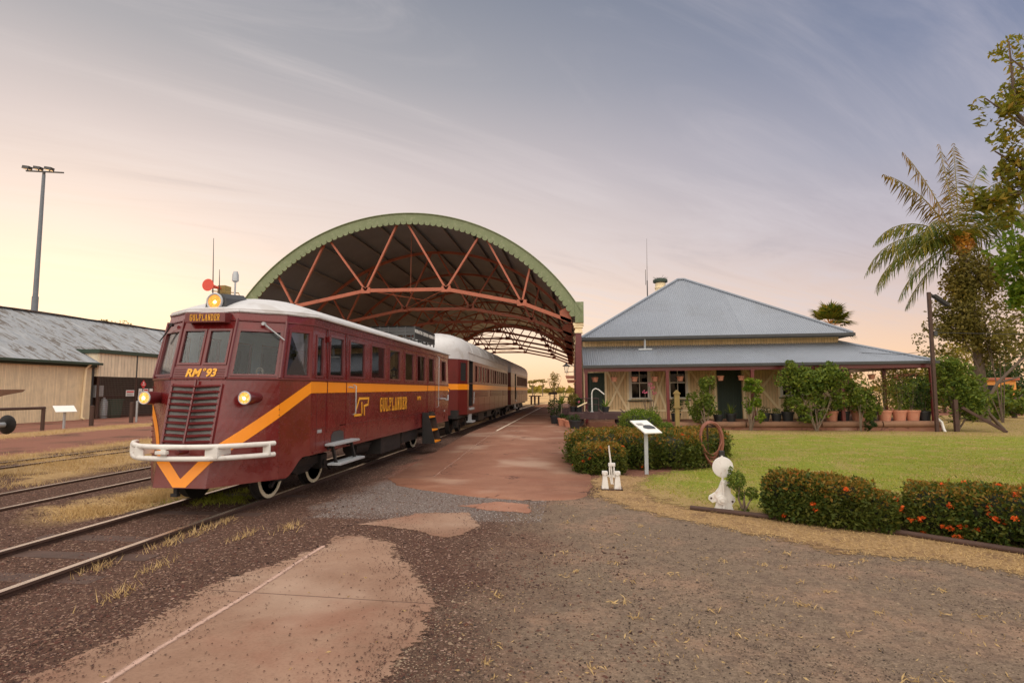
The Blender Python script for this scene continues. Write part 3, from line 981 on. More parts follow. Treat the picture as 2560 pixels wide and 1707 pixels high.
MT['faint_line'] = line_mat('faint_line_paint', (.50, .31, .24), .5, 1.3, 1.2)
MT['fresh_line'] = line_mat('pale_line_paint', (.74, .60, .48), -.1, .5, .5)
def paint_line(y0, y1, x, w, zf, n, wob, mat):
    vs, fs = lines_strip(y0, y1, x, w, zf, n, wob)
    o = np_mesh('painted_line', vs, fs, mat); o['kind'] = 'structure'
    at = o.data.attributes.new('edge', 'FLOAT', 'POINT')
    at.data.foreach_set('value', [0.0, 1.0, 0.0] * (n + 1))
paint_line(1.3, 5.9, -2.56, .09, lambda y: .0105, 60, .008, 'worn_line')
paint_line(10.6, 20.2, -2.56, .09, lambda y: pz(y) + .006, 40, .008, 'faint_line')
paint_line(19.4, 62, -2.56, .10, lambda y: pz(y) + .0095, 40, 0, 'fresh_line')

# lawn
def lawn_mat():
    m, b, out = new_mat('mown_lawn')
    co = b.n('ShaderNodeTexCoord').outputs['Object']
    x, y, z = b.sep(co)
    n = b.noise(co, .7, 6, .6, .5); f = b.noise(co, 30, 5, .75)
    g = b.mix(b.ss(f, .3, .7), (.13, .16, .02), (.31, .34, .05))
    dry = b.mix(b.ss(f, .3, .7), (.26, .18, .07), (.44, .32, .15))
    edge = b.m('MAXIMUM', b.ss(b.m('ADD', y, b.m('MULTIPLY', n, 2.0)), 21.8, 24.2), b.ss(b.m('ADD', b.m('ADD', b.m('MULTIPLY', x, .8), b.m('MULTIPLY', y, .5)), b.m('MULTIPLY', n, -1.6)), 6.0, 4.9))
    d = b.m('MAXIMUM', b.m('MULTIPLY', b.ss(b.noise(co, 1.3, 6, .68), .46, .62), .7), edge)
    c = b.mix(d, g, dry)
    p = principled(b, out, c, .95, normal=bump(b, f, .8, .03), spec=.15)
    edge_fade(b, out, p, co, 14)
    return m


MT['lawn'] = lawn_mat()
lawn = [(1.5, 8.45), (2.5, 8.05), (3.6, 7.5), (4.6, 6.9), (9, 3.5), (45, 3.5), (45, 40), (16.0, 40), (15.0, 26), (14.4, 24.4), (4.3, 24.4), (3.6, 18), (3.4, 15.5), (2.75, 12.4), (1.7, 11.4), (1.1, 10.2)]
sheet('lawn', rough_poly(lawn, 6, .12), .014, 'lawn', rim=.9)
# dry verge of straw in front of the hedges
verge = [(.35, 9.0), (.9, 8.15), (1.33, 7.71), (2.05, 6.85), (2.9, 6.3), (3.97, 5.70), (6.5, 4.1), (9, 2.6), (10, 3.2), (5.2, 6.4), (3.7, 7.45), (2.5, 8.1), (1.7, 8.7), (1.6, 9.6), (2.2, 11.2), (.62, 11.2), (.34, 10.5)]
def verge_mat():
    m, b, out = new_mat('dry_straw_verge')
    co = b.n('ShaderNodeTexCoord').outputs['Object']
    f = b.noise(co, 22, 6, .75); n = b.noise(co, 2.2, 5, .6)
    c = b.mix(b.ss(f, .3, .7), (.22, .135, .065), (.48, .32, .165))
    c = b.mix(b.m('MULTIPLY', b.ss(n, .5, .66), .6), c, (.17, .10, .065))
    p = principled(b, out, c, .95, normal=bump(b, f, .8, .03), spec=.15)
    edge_fade(b, out, p, co, 14)
    return m
MT['verge'] = verge_mat()
sheet('dry_verge', rough_poly(verge, 12, .12), .006, 'verge', rim=.6)


# ---- tracks
def rail_profile(mb, path, z=0.0):
    prof = [(-.032, 0), (.032, 0), (.034, -.025), (.010, -.04), (.010, -.085), (.055, -.10), (-.055, -.10), (-.010, -.085), (-.010, -.04), (-.034, -.025)]
    P = [Vector((*p, 0)) for p in path]
    n = len(prof); vs = []
    for i, p in enumerate(P):
        dd = (P[min(i + 1, len(P) - 1)] - P[max(i - 1, 0)]).normalized()
        sd = Vector((dd.y, -dd.x, 0))
        for a, h in prof: vs.append((p.x + sd.x * a, p.y + sd.y * a, z + h))
    for i in range(len(P) - 1):
        for k in range(n):
            k2 = (k + 1) % n
            mb.cur = 0 if k == 0 else 1
            mb.add([vs[i * n + k], vs[i * n + k2], vs[(i + 1) * n + k2], vs[(i + 1) * n + k]], [(0, 1, 2, 3)])
    mb.cur = 0


def track(label, cx, path, gauge=1.135):
    t = thing('railway_track', label, 'railway track', (cx, path[0][1], 0), 'tracks across the yard')
    for s in (-1, 1):
        mb = MB(); rail_profile(mb, [(x + s * gauge / 2, y) for x, y in path])
        mb.build('rail', ['railtop', 'rust'], t)
    sl = MB()
    y = path[0][1]
    ys_ = [p[1] for p in path]; xs_ = [p[0] for p in path]
    while y < min(path[-1][1], 70):
        x = float(np.interp(y, ys_, xs_))
        sl.box(x - .95, x + .95, y - .11, y + .11, -.16, -.074 + .01 * random.random())
        y += .68
    sl.build('sleepers', 'rust', t)
    return t


track('railway track carrying the maroon railcar', -5.15, [(-5.15, -6), (-5.15, 30), (-5.15, 52), (-4.8, 64), (-3.6, 78), (-1.2, 92), (3, 108)])
track('pair of thin shiny rails next left of the railcar track', -8.36, [(-8.30, -4), (-8.33, 8), (-8.38, 16), (-8.4, 60)], 1.10)
track('rusty outer track half sunk in dry grass, running toward the cream sheds', -12.3, [(-12.5, -4), (-12.33, 11), (-12.25, 15.5), (-12.2, 22), (-12.2, 60)], .85)

# ---- loose stones, straw, leaf litter, blades (uncountable stuff)
def stones(name, P, size, mats):
    P = np.asarray(P); n = len(P)
    base = np.array([(1, 0, 0), (0, 1, 0), (-1, 0, 0), (0, -1, 0), (0, 0, .7), (0, 0, -.6)])
    tri = np.array([(0, 1, 4), (1, 2, 4), (2, 3, 4), (3, 0, 4)])
    ang = rng.uniform(0, 2 * PI, n); ca_, sa_ = np.cos(ang), np.sin(ang)
    Vv = base[None] * rng.uniform(.55, 1.25, (n, 6, 1)) * np.stack([rng.uniform(.7, 1.3, n), rng.uniform(.5, 1, n), rng.uniform(.5, 1, n)], 1)[:, None, :]
    x = Vv[..., 0] * ca_[:, None] - Vv[..., 1] * sa_[:, None]; y = Vv[..., 0] * sa_[:, None] + Vv[..., 1] * ca_[:, None]
    Vv = np.stack([x, y, Vv[..., 2]], 2) * np.asarray(size)[:, None, None] + P[:, None, :]
    F = (np.arange(n)[:, None, None] * 6 + tri[None]).reshape(-1, 3)
    o = np_mesh(name, Vv.reshape(-1, 3), F, mats)
    o['kind'] = 'stuff'
    return o


def stone_mat(name, cols):
    m, b, out = new_mat(name)
    ri = b.n('ShaderNodeNewGeometry').outputs['Random Per Island']
    n = len(cols)
    c = b.ramp(ri, [(i / n, cols[i]) for i in range(n)], 'CONSTANT')
    principled(b, out, c, .9, spec=.2)
    return m


MT['stone_dark'] = stone_mat('ballast_stones', [(.036, .02, .016), (.065, .032, .026), (.105, .052, .04), (.155, .08, .06), (.06, .034, .03), (.25, .16, .115), (.10, .042, .032), (.20, .125, .09)])
MT['stone_tan'] = stone_mat('drive_stones', [(.13, .092, .068), (.18, .13, .095), (.25, .18, .13), (.065, .046, .038), (.32, .24, .17), (.09, .063, .05), (.045, .035, .03)])
MT['stone_grey'] = stone_mat('chip_stones', [(.12, .095, .088), (.19, .155, .145), (.26, .22, .205), (.14, .095, .085), (.33, .29, .275)])


def scatter(n, x0, x1, y0, y1, near=True):
    """random ground points, thinning with distance so that they look evenly fine from the path"""
    u = rng.uniform(0, 1, n)
    y = 1.0 / (1 / y0 + (1 / y1 - 1 / y0) * u) if near else y0 + (y1 - y0) * u
    x = rng.uniform(x0, x1, n)
    return np.stack([x, y], 1)


plat_poly = [(lx(y), y) for y in np.linspace(8.7, 60, 60)] + [(rx(y), y) for y in np.linspace(60, 8.7, 60)]
small_patch = [(-2.5, 6.89), (-2.03, 7.55), (-1.4, 7.64), (-1.12, 6.9), (-1.4, 6.36), (-1.95, 6.78)]
def ok_ground(P):
    return ~(inpoly(P, patch) | inpoly(P, small_patch) | inpoly(P, plat_poly))


P = scatter(120000, -9.5, .6, 2.3, 14)
P = P[ok_ground(P)]
wobx = P[:, 0] + .8 * np.sin(P[:, 1] * 1.9) + .4 * np.sin(P[:, 1] * 5 + P[:, 0] * 3)
P = P[(wobx < -.5) | (rng.uniform(0, 1, len(P)) < .25)]
Z = gz(P[:, 0], P[:, 1])
stones('ballast_stones', np.column_stack([P, Z + .001]), rng.uniform(.005, .013, len(P)) * (1 + 1.1 * (rng.uniform(0, 1, len(P)) > .95)), 'stone_dark')
P = scatter(95000, -1.6, 6.5, 2.3, 9)
P = P[ok_ground(P) & ~inpoly(P, verge) & ~inpoly(P, lawn)]
wobx = P[:, 0] + .8 * np.sin(P[:, 1] * 1.9) + .4 * np.sin(P[:, 1] * 5 + P[:, 0] * 3)
P = P[(wobx > -.7)]
P = P[rng.uniform(0, 1, len(P)) < .35 + .65 * (np.sin(P[:, 0] * 1.7 + 1) * np.sin(P[:, 1] * 1.3 + P[:, 0]) > -.2)]
stones('drive_stones', np.column_stack([P, 0 * P[:, 0] + .002]), rng.uniform(.003, .009, len(P)) * (1 + 1.2 * (rng.uniform(0, 1, len(P)) > .97)), 'stone_tan')
P = scatter(14000, -3.3, -.4, 7.2, 11.0)
P = P[ok_ground(P)]
stones('chip_stones', np.column_stack([P, gz(P[:, 0], P[:, 1]) + .002]), rng.uniform(.006, .013, len(P)), 'stone_grey')
# stray grit kicked over the edges of the slabs
P = scatter(46000, -3.2, -.3, 2.3, 8.0)
dd = np.minimum(edgedist(P, patch), edgedist(P, small_patch))
P = P[(inpoly(P, patch) | inpoly(P, small_patch)) & (rng.uniform(0, 1, len(P)) < .03 + .95 * np.exp(-dd / .13))]
stones('loose_grit', np.column_stack([P, 0 * P[:, 0] + .013]), rng.uniform(.0035, .010, len(P)), 'stone_dark')

# straw and leaf litter
P = scatter(9000, -3, 7.5, 2.3, 9.5)
P = P[~inpoly(P, plat_poly) & ((P[:, 0] > -.9) | (rng.uniform(0, 1, len(P)) < .06))]
cl_ = np.sin(P[:, 0] * 4.1 + 1.3 * np.sin(P[:, 1] * 3)) * np.sin(P[:, 1] * 5.2 + P[:, 0])
P = P[(cl_ > .35) | (rng.uniform(0, 1, len(P)) < .22)]
o = leaves('leaf_litter', np.column_stack([P, 0 * P[:, 0] + .012]), .025, 'lf_straw', up=-.2, aspect=.28, jit=.6, N=np.array([[0, 0, 0]]))
o['kind'] = 'stuff'
# curled husks of straw lying on the drive
hp = []
for k in range(120):
    c_ = np.array([rng.uniform(-.8, 5.5), 2.35 + 5.4 * rng.uniform() ** 1.6])
    if inpoly(c_[None], verge)[0] or inpoly(c_[None], patch)[0]: continue
    n_ = rng.integers(6, 18)
    hp.append(np.column_stack([c_ + rng.normal(size=(n_, 2)) * .028, rng.uniform(.008, .022, n_)]))
o = leaves('straw_husks', np.concatenate(hp), .045, 'lf_straw', up=-.1, aspect=.16, jit=.6)
o['kind'] = 'stuff'
# dry grass by the rails
gp = []
def tufts(n, x0, x1, y0, y1, sp, k):
    for _ in range(n):
        c_ = (rng.uniform(x0, x1), rng.uniform(y0, y1))
        q = np.array(c_) + rng.normal(size=(k, 2)) * sp
        gp.append(np.column_stack([q, gz(q[:, 0], q[:, 1])]))
tufts(30, -6.9, -6.25, 7.0, 9.5, .12, 130)
for c_ in [(-4.42, 6.0), (-4.40, 6.3), (-4.42, 6.7), (-4.4, 7.1), (-4.45, 5.2), (-3.9, 5.2), (-3.7, 6.3), (-3.3, 6.6), (-3.6, 4.4)]:
    q = np.array(c_) + rng.normal(size=(60, 2)) * np.array([.05, .14])
    gp.append(np.column_stack([q, gz(q[:, 0], q[:, 1])]))
tufts(150, -14, -10.4, 8, 19, .30, 90)
tufts(60, -20.6, -18.6, 16, 30, .35, 70)
tufts(40, -11.6, -9.2, 8, 14, .2, 60)
P = np.concatenate(gp)
o = blades('dry_grass', P, .075, .009, 'lf_straw', lean=.6); o['kind'] = 'stuff'
P = scatter(60000, .2, 9, 3.0, 11.4)
P = P[inpoly(P, verge) | (edgedist(P, verge) < .22 * rng.uniform(0, 1, len(P)))]
o = blades('dry_grass', np.column_stack([P, 0 * P[:, 0] + .008]), .028, .007, 'lf_straw', lean=1.2); o['kind'] = 'stuff'
gp = []
tufts(26, -6.0, -4.9, 8.2, 9.3, .10, 60)
o = blades('green_grass', np.concatenate(gp), .07, .008, 'lf_lawn', lean=.6); o['kind'] = 'stuff'
P = scatter(150000, 1.0, 24, 7.0, 40)
P = P[inpoly(P, lawn)]
keep = (P[:, 0] * .8 + P[:, 1] * .5 + np.sin(P[:, 0] * 2 + P[:, 1]) * .6 > 5.7) | (rng.uniform(0, 1, len(P)) < .3)
P = P[keep & (np.sin(P[:, 0] * 1.1 + 2) * np.sin(P[:, 1] * .8) + rng.uniform(-1, 1, len(P)) * .8 > -.75)]
o = blades('lawn_grass', np.column_stack([P, 0 * P[:, 0] + .014]), .032, .012, 'lf_lawn', lean=.8); o['kind'] = 'stuff'

gp = []
for k in range(170):
    c_ = (rng.uniform(2, 16), rng.uniform(8.5, 23.5))
    if not inpoly(np.array([c_]), lawn)[0]: continue
    q = np.array(c_) + rng.normal(size=(90, 2)) * np.array([.55, .22]) * rng.uniform(.5, 1.3)
    q = q[inpoly(q, lawn)]
    gp.append(np.column_stack([q, 0 * q[:, 0] + .014]))
o = blades('dry_grass', np.concatenate(gp), .030, .012, 'lf_straw', lean=.9); o['kind'] = 'stuff'
# ================================================================== THE RAILCAR
CX = -5.15
rc = thing('railcar', 'maroon railcar with orange stripe, white roof and lit headlamps, RM 93 on its nose', 'railcar', (CX, 7.2, 0))
YR = 18.3
PLAN = [  # columns of the half plan: z levels (bottom, belt, window head, cornice) with x, y
    [(0, 7.20, .32), (0, 7.50, 1.745), (0, 7.70, 2.52), (0, 7.78, 2.75)],
    [(.37, 7.24, .325), (.40, 7.54, 1.745), (.40, 7.74, 2.52), (.40, 7.82, 2.75)],
    [(.97, 7.98, .345), (.97, 7.94, 1.745), (.95, 8.14, 2.52), (.92, 8.20, 2.75)],
    [(1.18, 8.52, .62), (1.18, 8.50, 1.745), (1.165, 8.55, 2.52), (1.18, 8.58, 2.75)],
    [(1.18, YR, .64), (1.18, YR, 1.745), (1.165, YR, 2.52), (1.18, YR, 2.75)],
]
def colp(i, sd, z):
    c = PLAN[i]
    for a, e in zip(c, c[1:]):
        if z <= e[2] or e is c[-1]:
            t = (z - a[2]) / (e[2] - a[2])
            return Vector((CX + sd * (a[0] + (e[0] - a[0]) * t), a[1] + (e[1] - a[1]) * t, z))
def facet(i, j, si, sj):
    """patch between plan columns i and j; s across, t is z in metres"""
    def P(s, z):
        return colp(i, si, z).lerp(colp(j, sj, z), s)
    return P
def facet_low(i, j, si, sj):
    """below the belt, with the sloping bottom edge: t 0..1 from skirt to belt"""
    def P(s, t):
        zi = PLAN[i][0][2] + (1.745 - PLAN[i][0][2]) * t; zj = PLAN[j][0][2] + (1.745 - PLAN[j][0][2]) * t
        return colp(i, si, zi).lerp(colp(j, sj, zj), s)
    return P
def offs(P, d):
    """the same patch moved outward by d"""
    def Q(s, t):
        e = 1e-3
        p = Vector(P(s, t)); u = Vector(P(s + e, t)) - p; v = Vector(P(s, t + e)) - p
        return p + u.cross(v).normalized() * d
    return Q

body = MB(); frames = []; panes = []
sideY = lambda y: (y - 8.515) / (YR - 8.515)
WIN = [(8.64, 8.92, 1.80, 2.47), (9.14, 9.74, 1.82, 2.51), (10.0, 10.78, 1.82, 2.51), (11.12, 11.98, 1.82, 2.52), (12.26, 13.06, 1.82, 2.52), (13.44, 14.22, 1.82, 2.52),
       (14.52, 15.36, 1.82, 2.52), (15.72, 16.38, 1.82, 2.52), (17.28, 17.92, 1.85, 2.52)]
ALL = []   # (patch, rects, kind)
for sd in (1, -1):
    a, c_ = (sd, sd)
    # nose facet, cab corner, side: written so that the outward normal is consistent
    def mk(i, j):
        return facet(i, j, sd, sd) if sd == 1 else facet(j, i, sd, sd)
    def fl(r, flip):
        return (1 - r[1], 1 - r[0], r[2], r[3]) if flip else r
    nose = mk(1, 2); rects = [fl((.06, .93, 1.80, 2.47), sd < 0)]
    holed(body, nose, rects, t0=1.745, t1=2.75); ALL.append((nose, rects, 'front'))
    cab = mk(2, 3); rects = [fl((.10, .92, 1.79, 2.50), sd < 0)]
    holed(body, cab, rects, t0=1.745, t1=2.75); ALL.append((cab, rects, 'cab'))
    side = mk(3, 4); rects = [fl((sideY(w[0]), sideY(w[1]), w[2], w[3]), sd < 0) for w in WIN]
    holed(body, side, rects, t0=1.745, t1=2.75); ALL.append((side, rects, 'side'))
    for i, j in ((1, 2), (2, 3), (3, 4)):
        lo = facet_low(i, j, sd, sd) if sd == 1 else facet_low(j, i, sd, sd)
        if i == 2:   # the skirt sweeps up in a curve over the bogie
            N_ = 12
            for q in range(N_):
                for w_ in range(8):
                    s0, s1 = q / N_, (q + 1) / N_
                    def tb(s):      # the skirt stays low, then sweeps up
                        r_ = s if sd > 0 else 1 - s
                        zl = .345 + .275 * r_; zc = .345 + .275 * float(sst(r_, .22, .82))
                        return (zc - zl) / (1.745 - zl)
                    tt = lambda s, k: tb(s) + (1 - tb(s)) * k / 8
                    body.quad(lo(s0, tt(s0, w_)), lo(s1, tt(s1, w_)), lo(s1, tt(s1, w_ + 1)), lo(s0, tt(s0, w_ + 1)))
        else:
            for q in range(8):
                for w_ in range(8):
                    body.quad(lo(q / 8, w_ / 8), lo((q + 1) / 8, w_ / 8), lo((q + 1) / 8, (w_ + 1) / 8), lo(q / 8, (w_ + 1) / 8))
# middle facet
mid = facet(1, 1, -1, 1)
rects = [(.04, .48, 1.955, 2.47), (.52, .96, 1.955, 2.47)]
holed(body, mid, rects, t0=1.745, t1=2.75); ALL.append((mid, rects, 'front'))
midlow = facet_low(1, 1, -1, 1)
body.quad(midlow(0, 0), midlow(1, 0), midlow(1, 1), midlow(0, 1))
# rear end
body.quad((CX + 1.18, YR, .64), (CX - 1.18, YR, .64), (CX - 1.18, YR, 2.75), (CX + 1.18, YR, 2.75))
body.build('body', 'maroon', rc)
for P, rects, kind in ALL:
    for r in rects:
        fm = MB(); ins, n = frame_on(fm, P, r, .035 if kind != 'front' else .03, .014, .035)
        f = fm.build('windscreen' if kind == 'front' else 'window', 'maroon_trim', rc)
        pm = MB(); pane_on(pm, ins, n, .012)
        pm.build('pane', 'glassfront' if kind == 'front' else 'glass', f)
# belt mouldings, panel seams and rivet strips
tr = MB()
beltpts = [colp(3, 1, 1.76), colp(2, 1, 1.76), colp(1, 1, 1.76)]
for z, r in ((1.762, .016), (2.60, .012)):
    for sd in (1, -1):
        pts = [colp(4, sd, z), colp(3, sd, z), colp(2, sd, z), colp(1, sd, z)]
        tr.tube([p + Vector((sd * .006, -.006, 0)) for p in pts], r, 6)
    tr.tube([colp(1, -1, z) + Vector((0, -.008, 0)), colp(1, 1, z) + Vector((0, -.008, 0))], r * .8, 6)
for sd in (1, -1):
    for i in (1, 2):
        for z0, z1 in ((1.78, 2.62),):
            tr.tube([colp(i, sd, z0) + Vector((sd * .004, -.008, 0)), colp(i, sd, z1) + Vector((sd * .004, -.008, 0))], .022, 6)
    # rivets down the nose corner
    for k in range(16):
        p = colp(2, sd, .45 + k * .08) + Vector((sd * .005, -.004, 0))
        tr.lathe(p, [(.009, -.004), (.007, .004), (0, .006)], 6, 'y')
    x = CX + sd * 1.18
    for yv in (8.72, 9.05, 9.86, 10.95, 13.35, 15.55, 16.55):
        tr.box(x - .001, x + sd * .0035 if sd > 0 else x + .001, yv - .007, yv + .007, .66, 1.56) if sd > 0 else tr.box(x - .0035, x + .001, yv - .007, yv + .007, .66, 1.56)
    lo_, hi_ = (x - .001, x + .004) if sd > 0 else (x - .004, x + .001)
    tr.box(lo_, hi_, 8.6, YR, 1.005, 1.018)
    tr.box(lo_, hi_ + .008 * (sd > 0), 8.62, YR, .64, .668)
tr.build('trim', 'maroon_trim', rc)
# doors: outline and hardware on the near side
xs_ = CX + 1.181
for y0, y1, z0, z1 in ((9.08, 9.88, .95, 2.60), (15.62, 16.48, .92, 2.60)):
    dm = MB()
    dm.box(xs_ - .004, xs_ + .003, y0 + .012, y1 - .012, z0 + .012, 1.54)
    for (ya, yb, za, zb) in ((y0 - .012, y0 + .012, z0, z1), (y1 - .012, y1 + .012, z0, z1), (y0 + .012, y1 - .012, z0 - .01, z0 + .012)):
        dm.box(xs_, xs_ + .009, ya, yb, za, zb)
    if y0 < 10:
        dm.box(xs_, xs_ + .04, 9.03, 9.11, 2.38, 2.47)
        dm.box(xs_, xs_ + .012, 9.10, 9.60, .98, 1.33)
    dm.build('door', 'maroon', rc)
for y, z0, z1 in ((10.22, 1.17, 1.70), (16.75, 1.12, 2.60)):
    hm = MB()
    hm.tube([(xs_, y, z0), (xs_ + .05, y, z0 + .02), (xs_ + .05, y, z1 - .02), (xs_, y, z1)], .011, 8)
    hm.build('handrail', 'galv', rc)
hm = MB()
hm.tube([(xs_, 9.98, 1.66), (xs_ + .05, 9.98, 1.66), (xs_ + .05, 10.1, 1.65)], .012, 8)
hm.build('door_handle', 'galv', rc)
for k in range(2):
    cm = MB()
    cm.tube([(xs_, 17.2 + .25 * k, 1.36), (xs_ + .09, 17.2 + .25 * k, 1.36), (xs_ + .11, 17.55 + .2 * k, 1.30), (xs_ + .10, 17.8, 1.36 + .1 * k), (xs_ + .02, 18.0, 1.38)], .016, 8)
    cm.build('coupling_hose', 'galv', rc)
for y, z in ((8.83, .965), (17.75, .98)):
    rf_ = MB(); rf_.box(xs_ - .002, xs_ + .006, y - .075, y + .075, z - .025, z + .025)
    rf_.build('reflector', 'galv', rc)
# ---- the stripe
st = MB()
def band(P, sa, sb, za0, za1, zb0, zb1, d=.004):
    Q = offs(P, d)
    n_ = 12
    for k in range(n_):
        t0, t1 = k / n_, (k + 1) / n_
        s0, s1 = sa + (sb - sa) * t0, sa + (sb - sa) * t1
        st.quad(Q(s0, za0 + (zb0 - za0) * t0), Q(s1, za0 + (zb0 - za0) * t1), Q(s1, za1 + (zb1 - za1) * t1), Q(s0, za1 + (zb1 - za1) * t0))
for sd in (1, -1):
    def g_(i, j):
        a_, e_ = (i, j) if sd == 1 else (j, i)
        lo = facet_low(a_, e_, sd, sd); ba, be = PLAN[a_][0][2], PLAN[e_][0][2]
        return lambda s, z: lo(s, (z - (ba + (be - ba) * s)) / (1.745 - (ba + (be - ba) * s)))
    def bd(i, j, a0, a1, b0, b1):
        if sd == 1: band(g_(i, j), 0, 1, a0, a1, b0, b1)
        else: band(g_(i, j), 0, 1, b0, b1, a0, a1)
    bd(3, 4, 1.56, 1.735, 1.60, 1.738)
    bd(2, 3, 1.215, 1.405, 1.56, 1.735)
    bd(1, 2, .64, .85, 1.215, 1.405)
Q = offs(mid, .004)
apex_o, apex_i = .352, .44
st.add([Q(0, .64), Q(0, .85), Q(.5, apex_i), Q(.38, .335)], [(0, 3, 2, 1)])
st.add([Q(1, .64), Q(1, .85), Q(.5, apex_i), Q(.62, .335)], [(0, 1, 2, 3)])
st.add([Q(.38, .335), Q(.62, .335), Q(.5, apex_i)], [(0, 1, 2)])
st.build('painted_stripe', 'orange', rc)
# ---- lettering and the emblem on the side
ex, ey = (0, 1, 0), (0, 0, 1)
slab_word('lettering', 'GULFLANDER', 'gold', rc, (xs_ + .002, 11.68, 1.165), ex, ey, 1.96, .285, gap=.20, t=.20)
text_mesh('lettering', 'RM\u00ba93', 'gold', rc, (xs_ + .005, 14.75, 1.40), ex, ey, .125, 1.0, 0, .004)
lg = MB()
tmp = MB(); strokes(tmp, [[(10.66, 1.15), (10.29, 1.15), (10.51, 1.45), (11.01, 1.45), (10.97, 1.33), (10.77, 1.31), (10.79, 1.15)], [(10.64, 1.37), (10.66, 1.15)]], .042)
lg.V = [(xs_ + .005 + v[2], v[0], v[1]) for v in tmp.V]; lg.F = tmp.F; lg.MI = tmp.MI; lg.S = tmp.S
lg.build('railway_emblem', 'gold', rc)
# ---- nose: grille, number panel, board
def nose_pt(s, z, d=0.0):
    return offs(mid, d)(s, z)
gm = MB()
gm.add([nose_pt(.06, .90, .004), nose_pt(.94, .90, .004), nose_pt(.94, 1.66, .004), nose_pt(.06, 1.66, .004)], [(0, 1, 2, 3)])
def mesh_mat():
    m, b, out = new_mat('grille_wire_mesh')
    co = b.n('ShaderNodeTexCoord').outputs['Object']
    x, y, z = b.sep(co)
    fx = b.m('ABSOLUTE', b.m('SUBTRACT', b.m('FRACT', b.m('MULTIPLY', x, 70)), .5))
    fz = b.m('ABSOLUTE', b.m('SUBTRACT', b.m('FRACT', b.m('MULTIPLY', z, 70)), .5))
    w = b.ss(b.m('MAXIMUM', fx, fz), .30, .40)
    principled(b, out, b.mix(w, (.02, .02, .02), (.24, .24, .235)), .5, .4)
    return m
MT['gmesh'] = mesh_mat()
g = gm.build('grille', 'gmesh', rc)
lv = MB()
for k in range(10):
    z = .905 + k * .083
    wv = .075 + .02 * 0
    pts = [nose_pt(.05, z + .018, .012), nose_pt(.5, z - .004, .05), nose_pt(.95, z + .018, .012)]
    for a, e in zip(pts, pts[1:]):
        lv.bar(a, e, .05, .013, up=(0, -.45, 1))
        lv.bar(a + Vector((0, .004, -.012)), e + Vector((0, .004, -.012)), .012, .02, up=(0, -.2, 1))
lv.bar(nose_pt(.5, .885, .062), nose_pt(.5, 1.735, .045), .022, .03, up=(0, -1, 0))
for s in (.045, .955):
    lv.bar(nose_pt(s, .885, .012), nose_pt(s, 1.69, .012), .03, .03, up=(0, -1, 0))
lv.build('louvre', 'maroon_trim', g)
np_ = MB()
np_.add([nose_pt(.02, 1.765, .01), nose_pt(.98, 1.765, .01), nose_pt(.98, 1.925, .01), nose_pt(.02, 1.925, .01), nose_pt(.02, 1.765, -.01), nose_pt(.98, 1.765, -.01), nose_pt(.98, 1.925, -.01), nose_pt(.02, 1.925, -.01)], [(0, 1, 2, 3), (3, 2, 6, 7), (0, 4, 5, 1), (0, 3, 7, 4), (1, 5, 6, 2)])
for k in range(4):
    z = 1.79 + k * .033
    for s0, s1 in ((.04, .24), (.80, .96)):
        np_.tube([nose_pt(s0, z, .012), nose_pt(s1, z, .012)], .006, 6)
for k in range(5):
    np_.lathe(nose_pt(.06 + k * .22, 1.752, .012), [(.009, -.008), (.007, 0), (0, .002)], 6, 'y')
npn = np_.build('number_panel', 'maroon_trim', rc)
nx_ = Vector((1, 0, 0)); nup = (Vector(nose_pt(.5, 1.92)) - Vector(nose_pt(.5, 1.77))).normalized()
text_mesh('lettering', 'RM', 'gold', npn, nose_pt(.385, 1.835, .016), nx_, nup, .155, 1.0, .18, .006, .006)
text_mesh('lettering', '\u00ba', 'gold', npn, nose_pt(.575, 1.852, .016), nx_, nup, .13, 1.0, .18, .002, .006)
text_mesh('lettering', '93', 'gold', npn, nose_pt(.715, 1.838, .016), nx_, nup, .155, 1.0, .18, .006, .006)
bdp = MB(); bdp.box(CX - .30, CX + .30, 7.62, 7.80, 2.555, 2.695, .008)
bo = bdp.build('destination_board', 'maroon_trim', rc)
slab_word('lettering', 'GULFLANDER', 'gold', bo, (CX - .225, 7.617, 2.578), (1, 0, 0), (0, 0, 1), .45, .092, gap=.18, t=.20, depth=.002)
# headlamps: torpedo housings on the nose facets
for sd in (1, -1):
    c = Vector((CX + sd * .73, 7.46, 1.50))
    hb = MB(); hb.lathe(c, [(.078, .02), (.090, .0), (.094, .03), (.092, .12), (.08, .26), (.06, .42)], 20, 'y')
    h = hb.build('headlamp', 'maroon_trim', rc)
    rm_ = MB(); rm_.torus(c + Vector((0, .002, 0)), .083, .010, 'y', 24, 8); rm_.build('bezel', 'galv', h)
    l = MB(); l.lathe(c, [(.078, .004), (.066, -.012), (.04, -.024), (0, -.03)], 20, 'y'); l.cur = 1; l.lathe(c + Vector((.008, -.024, -.004)), [(.024, .0), (.018, -.012), (0, -.018)], 12, 'y'); l.build('lens', ['lamp', 'hot'], h)
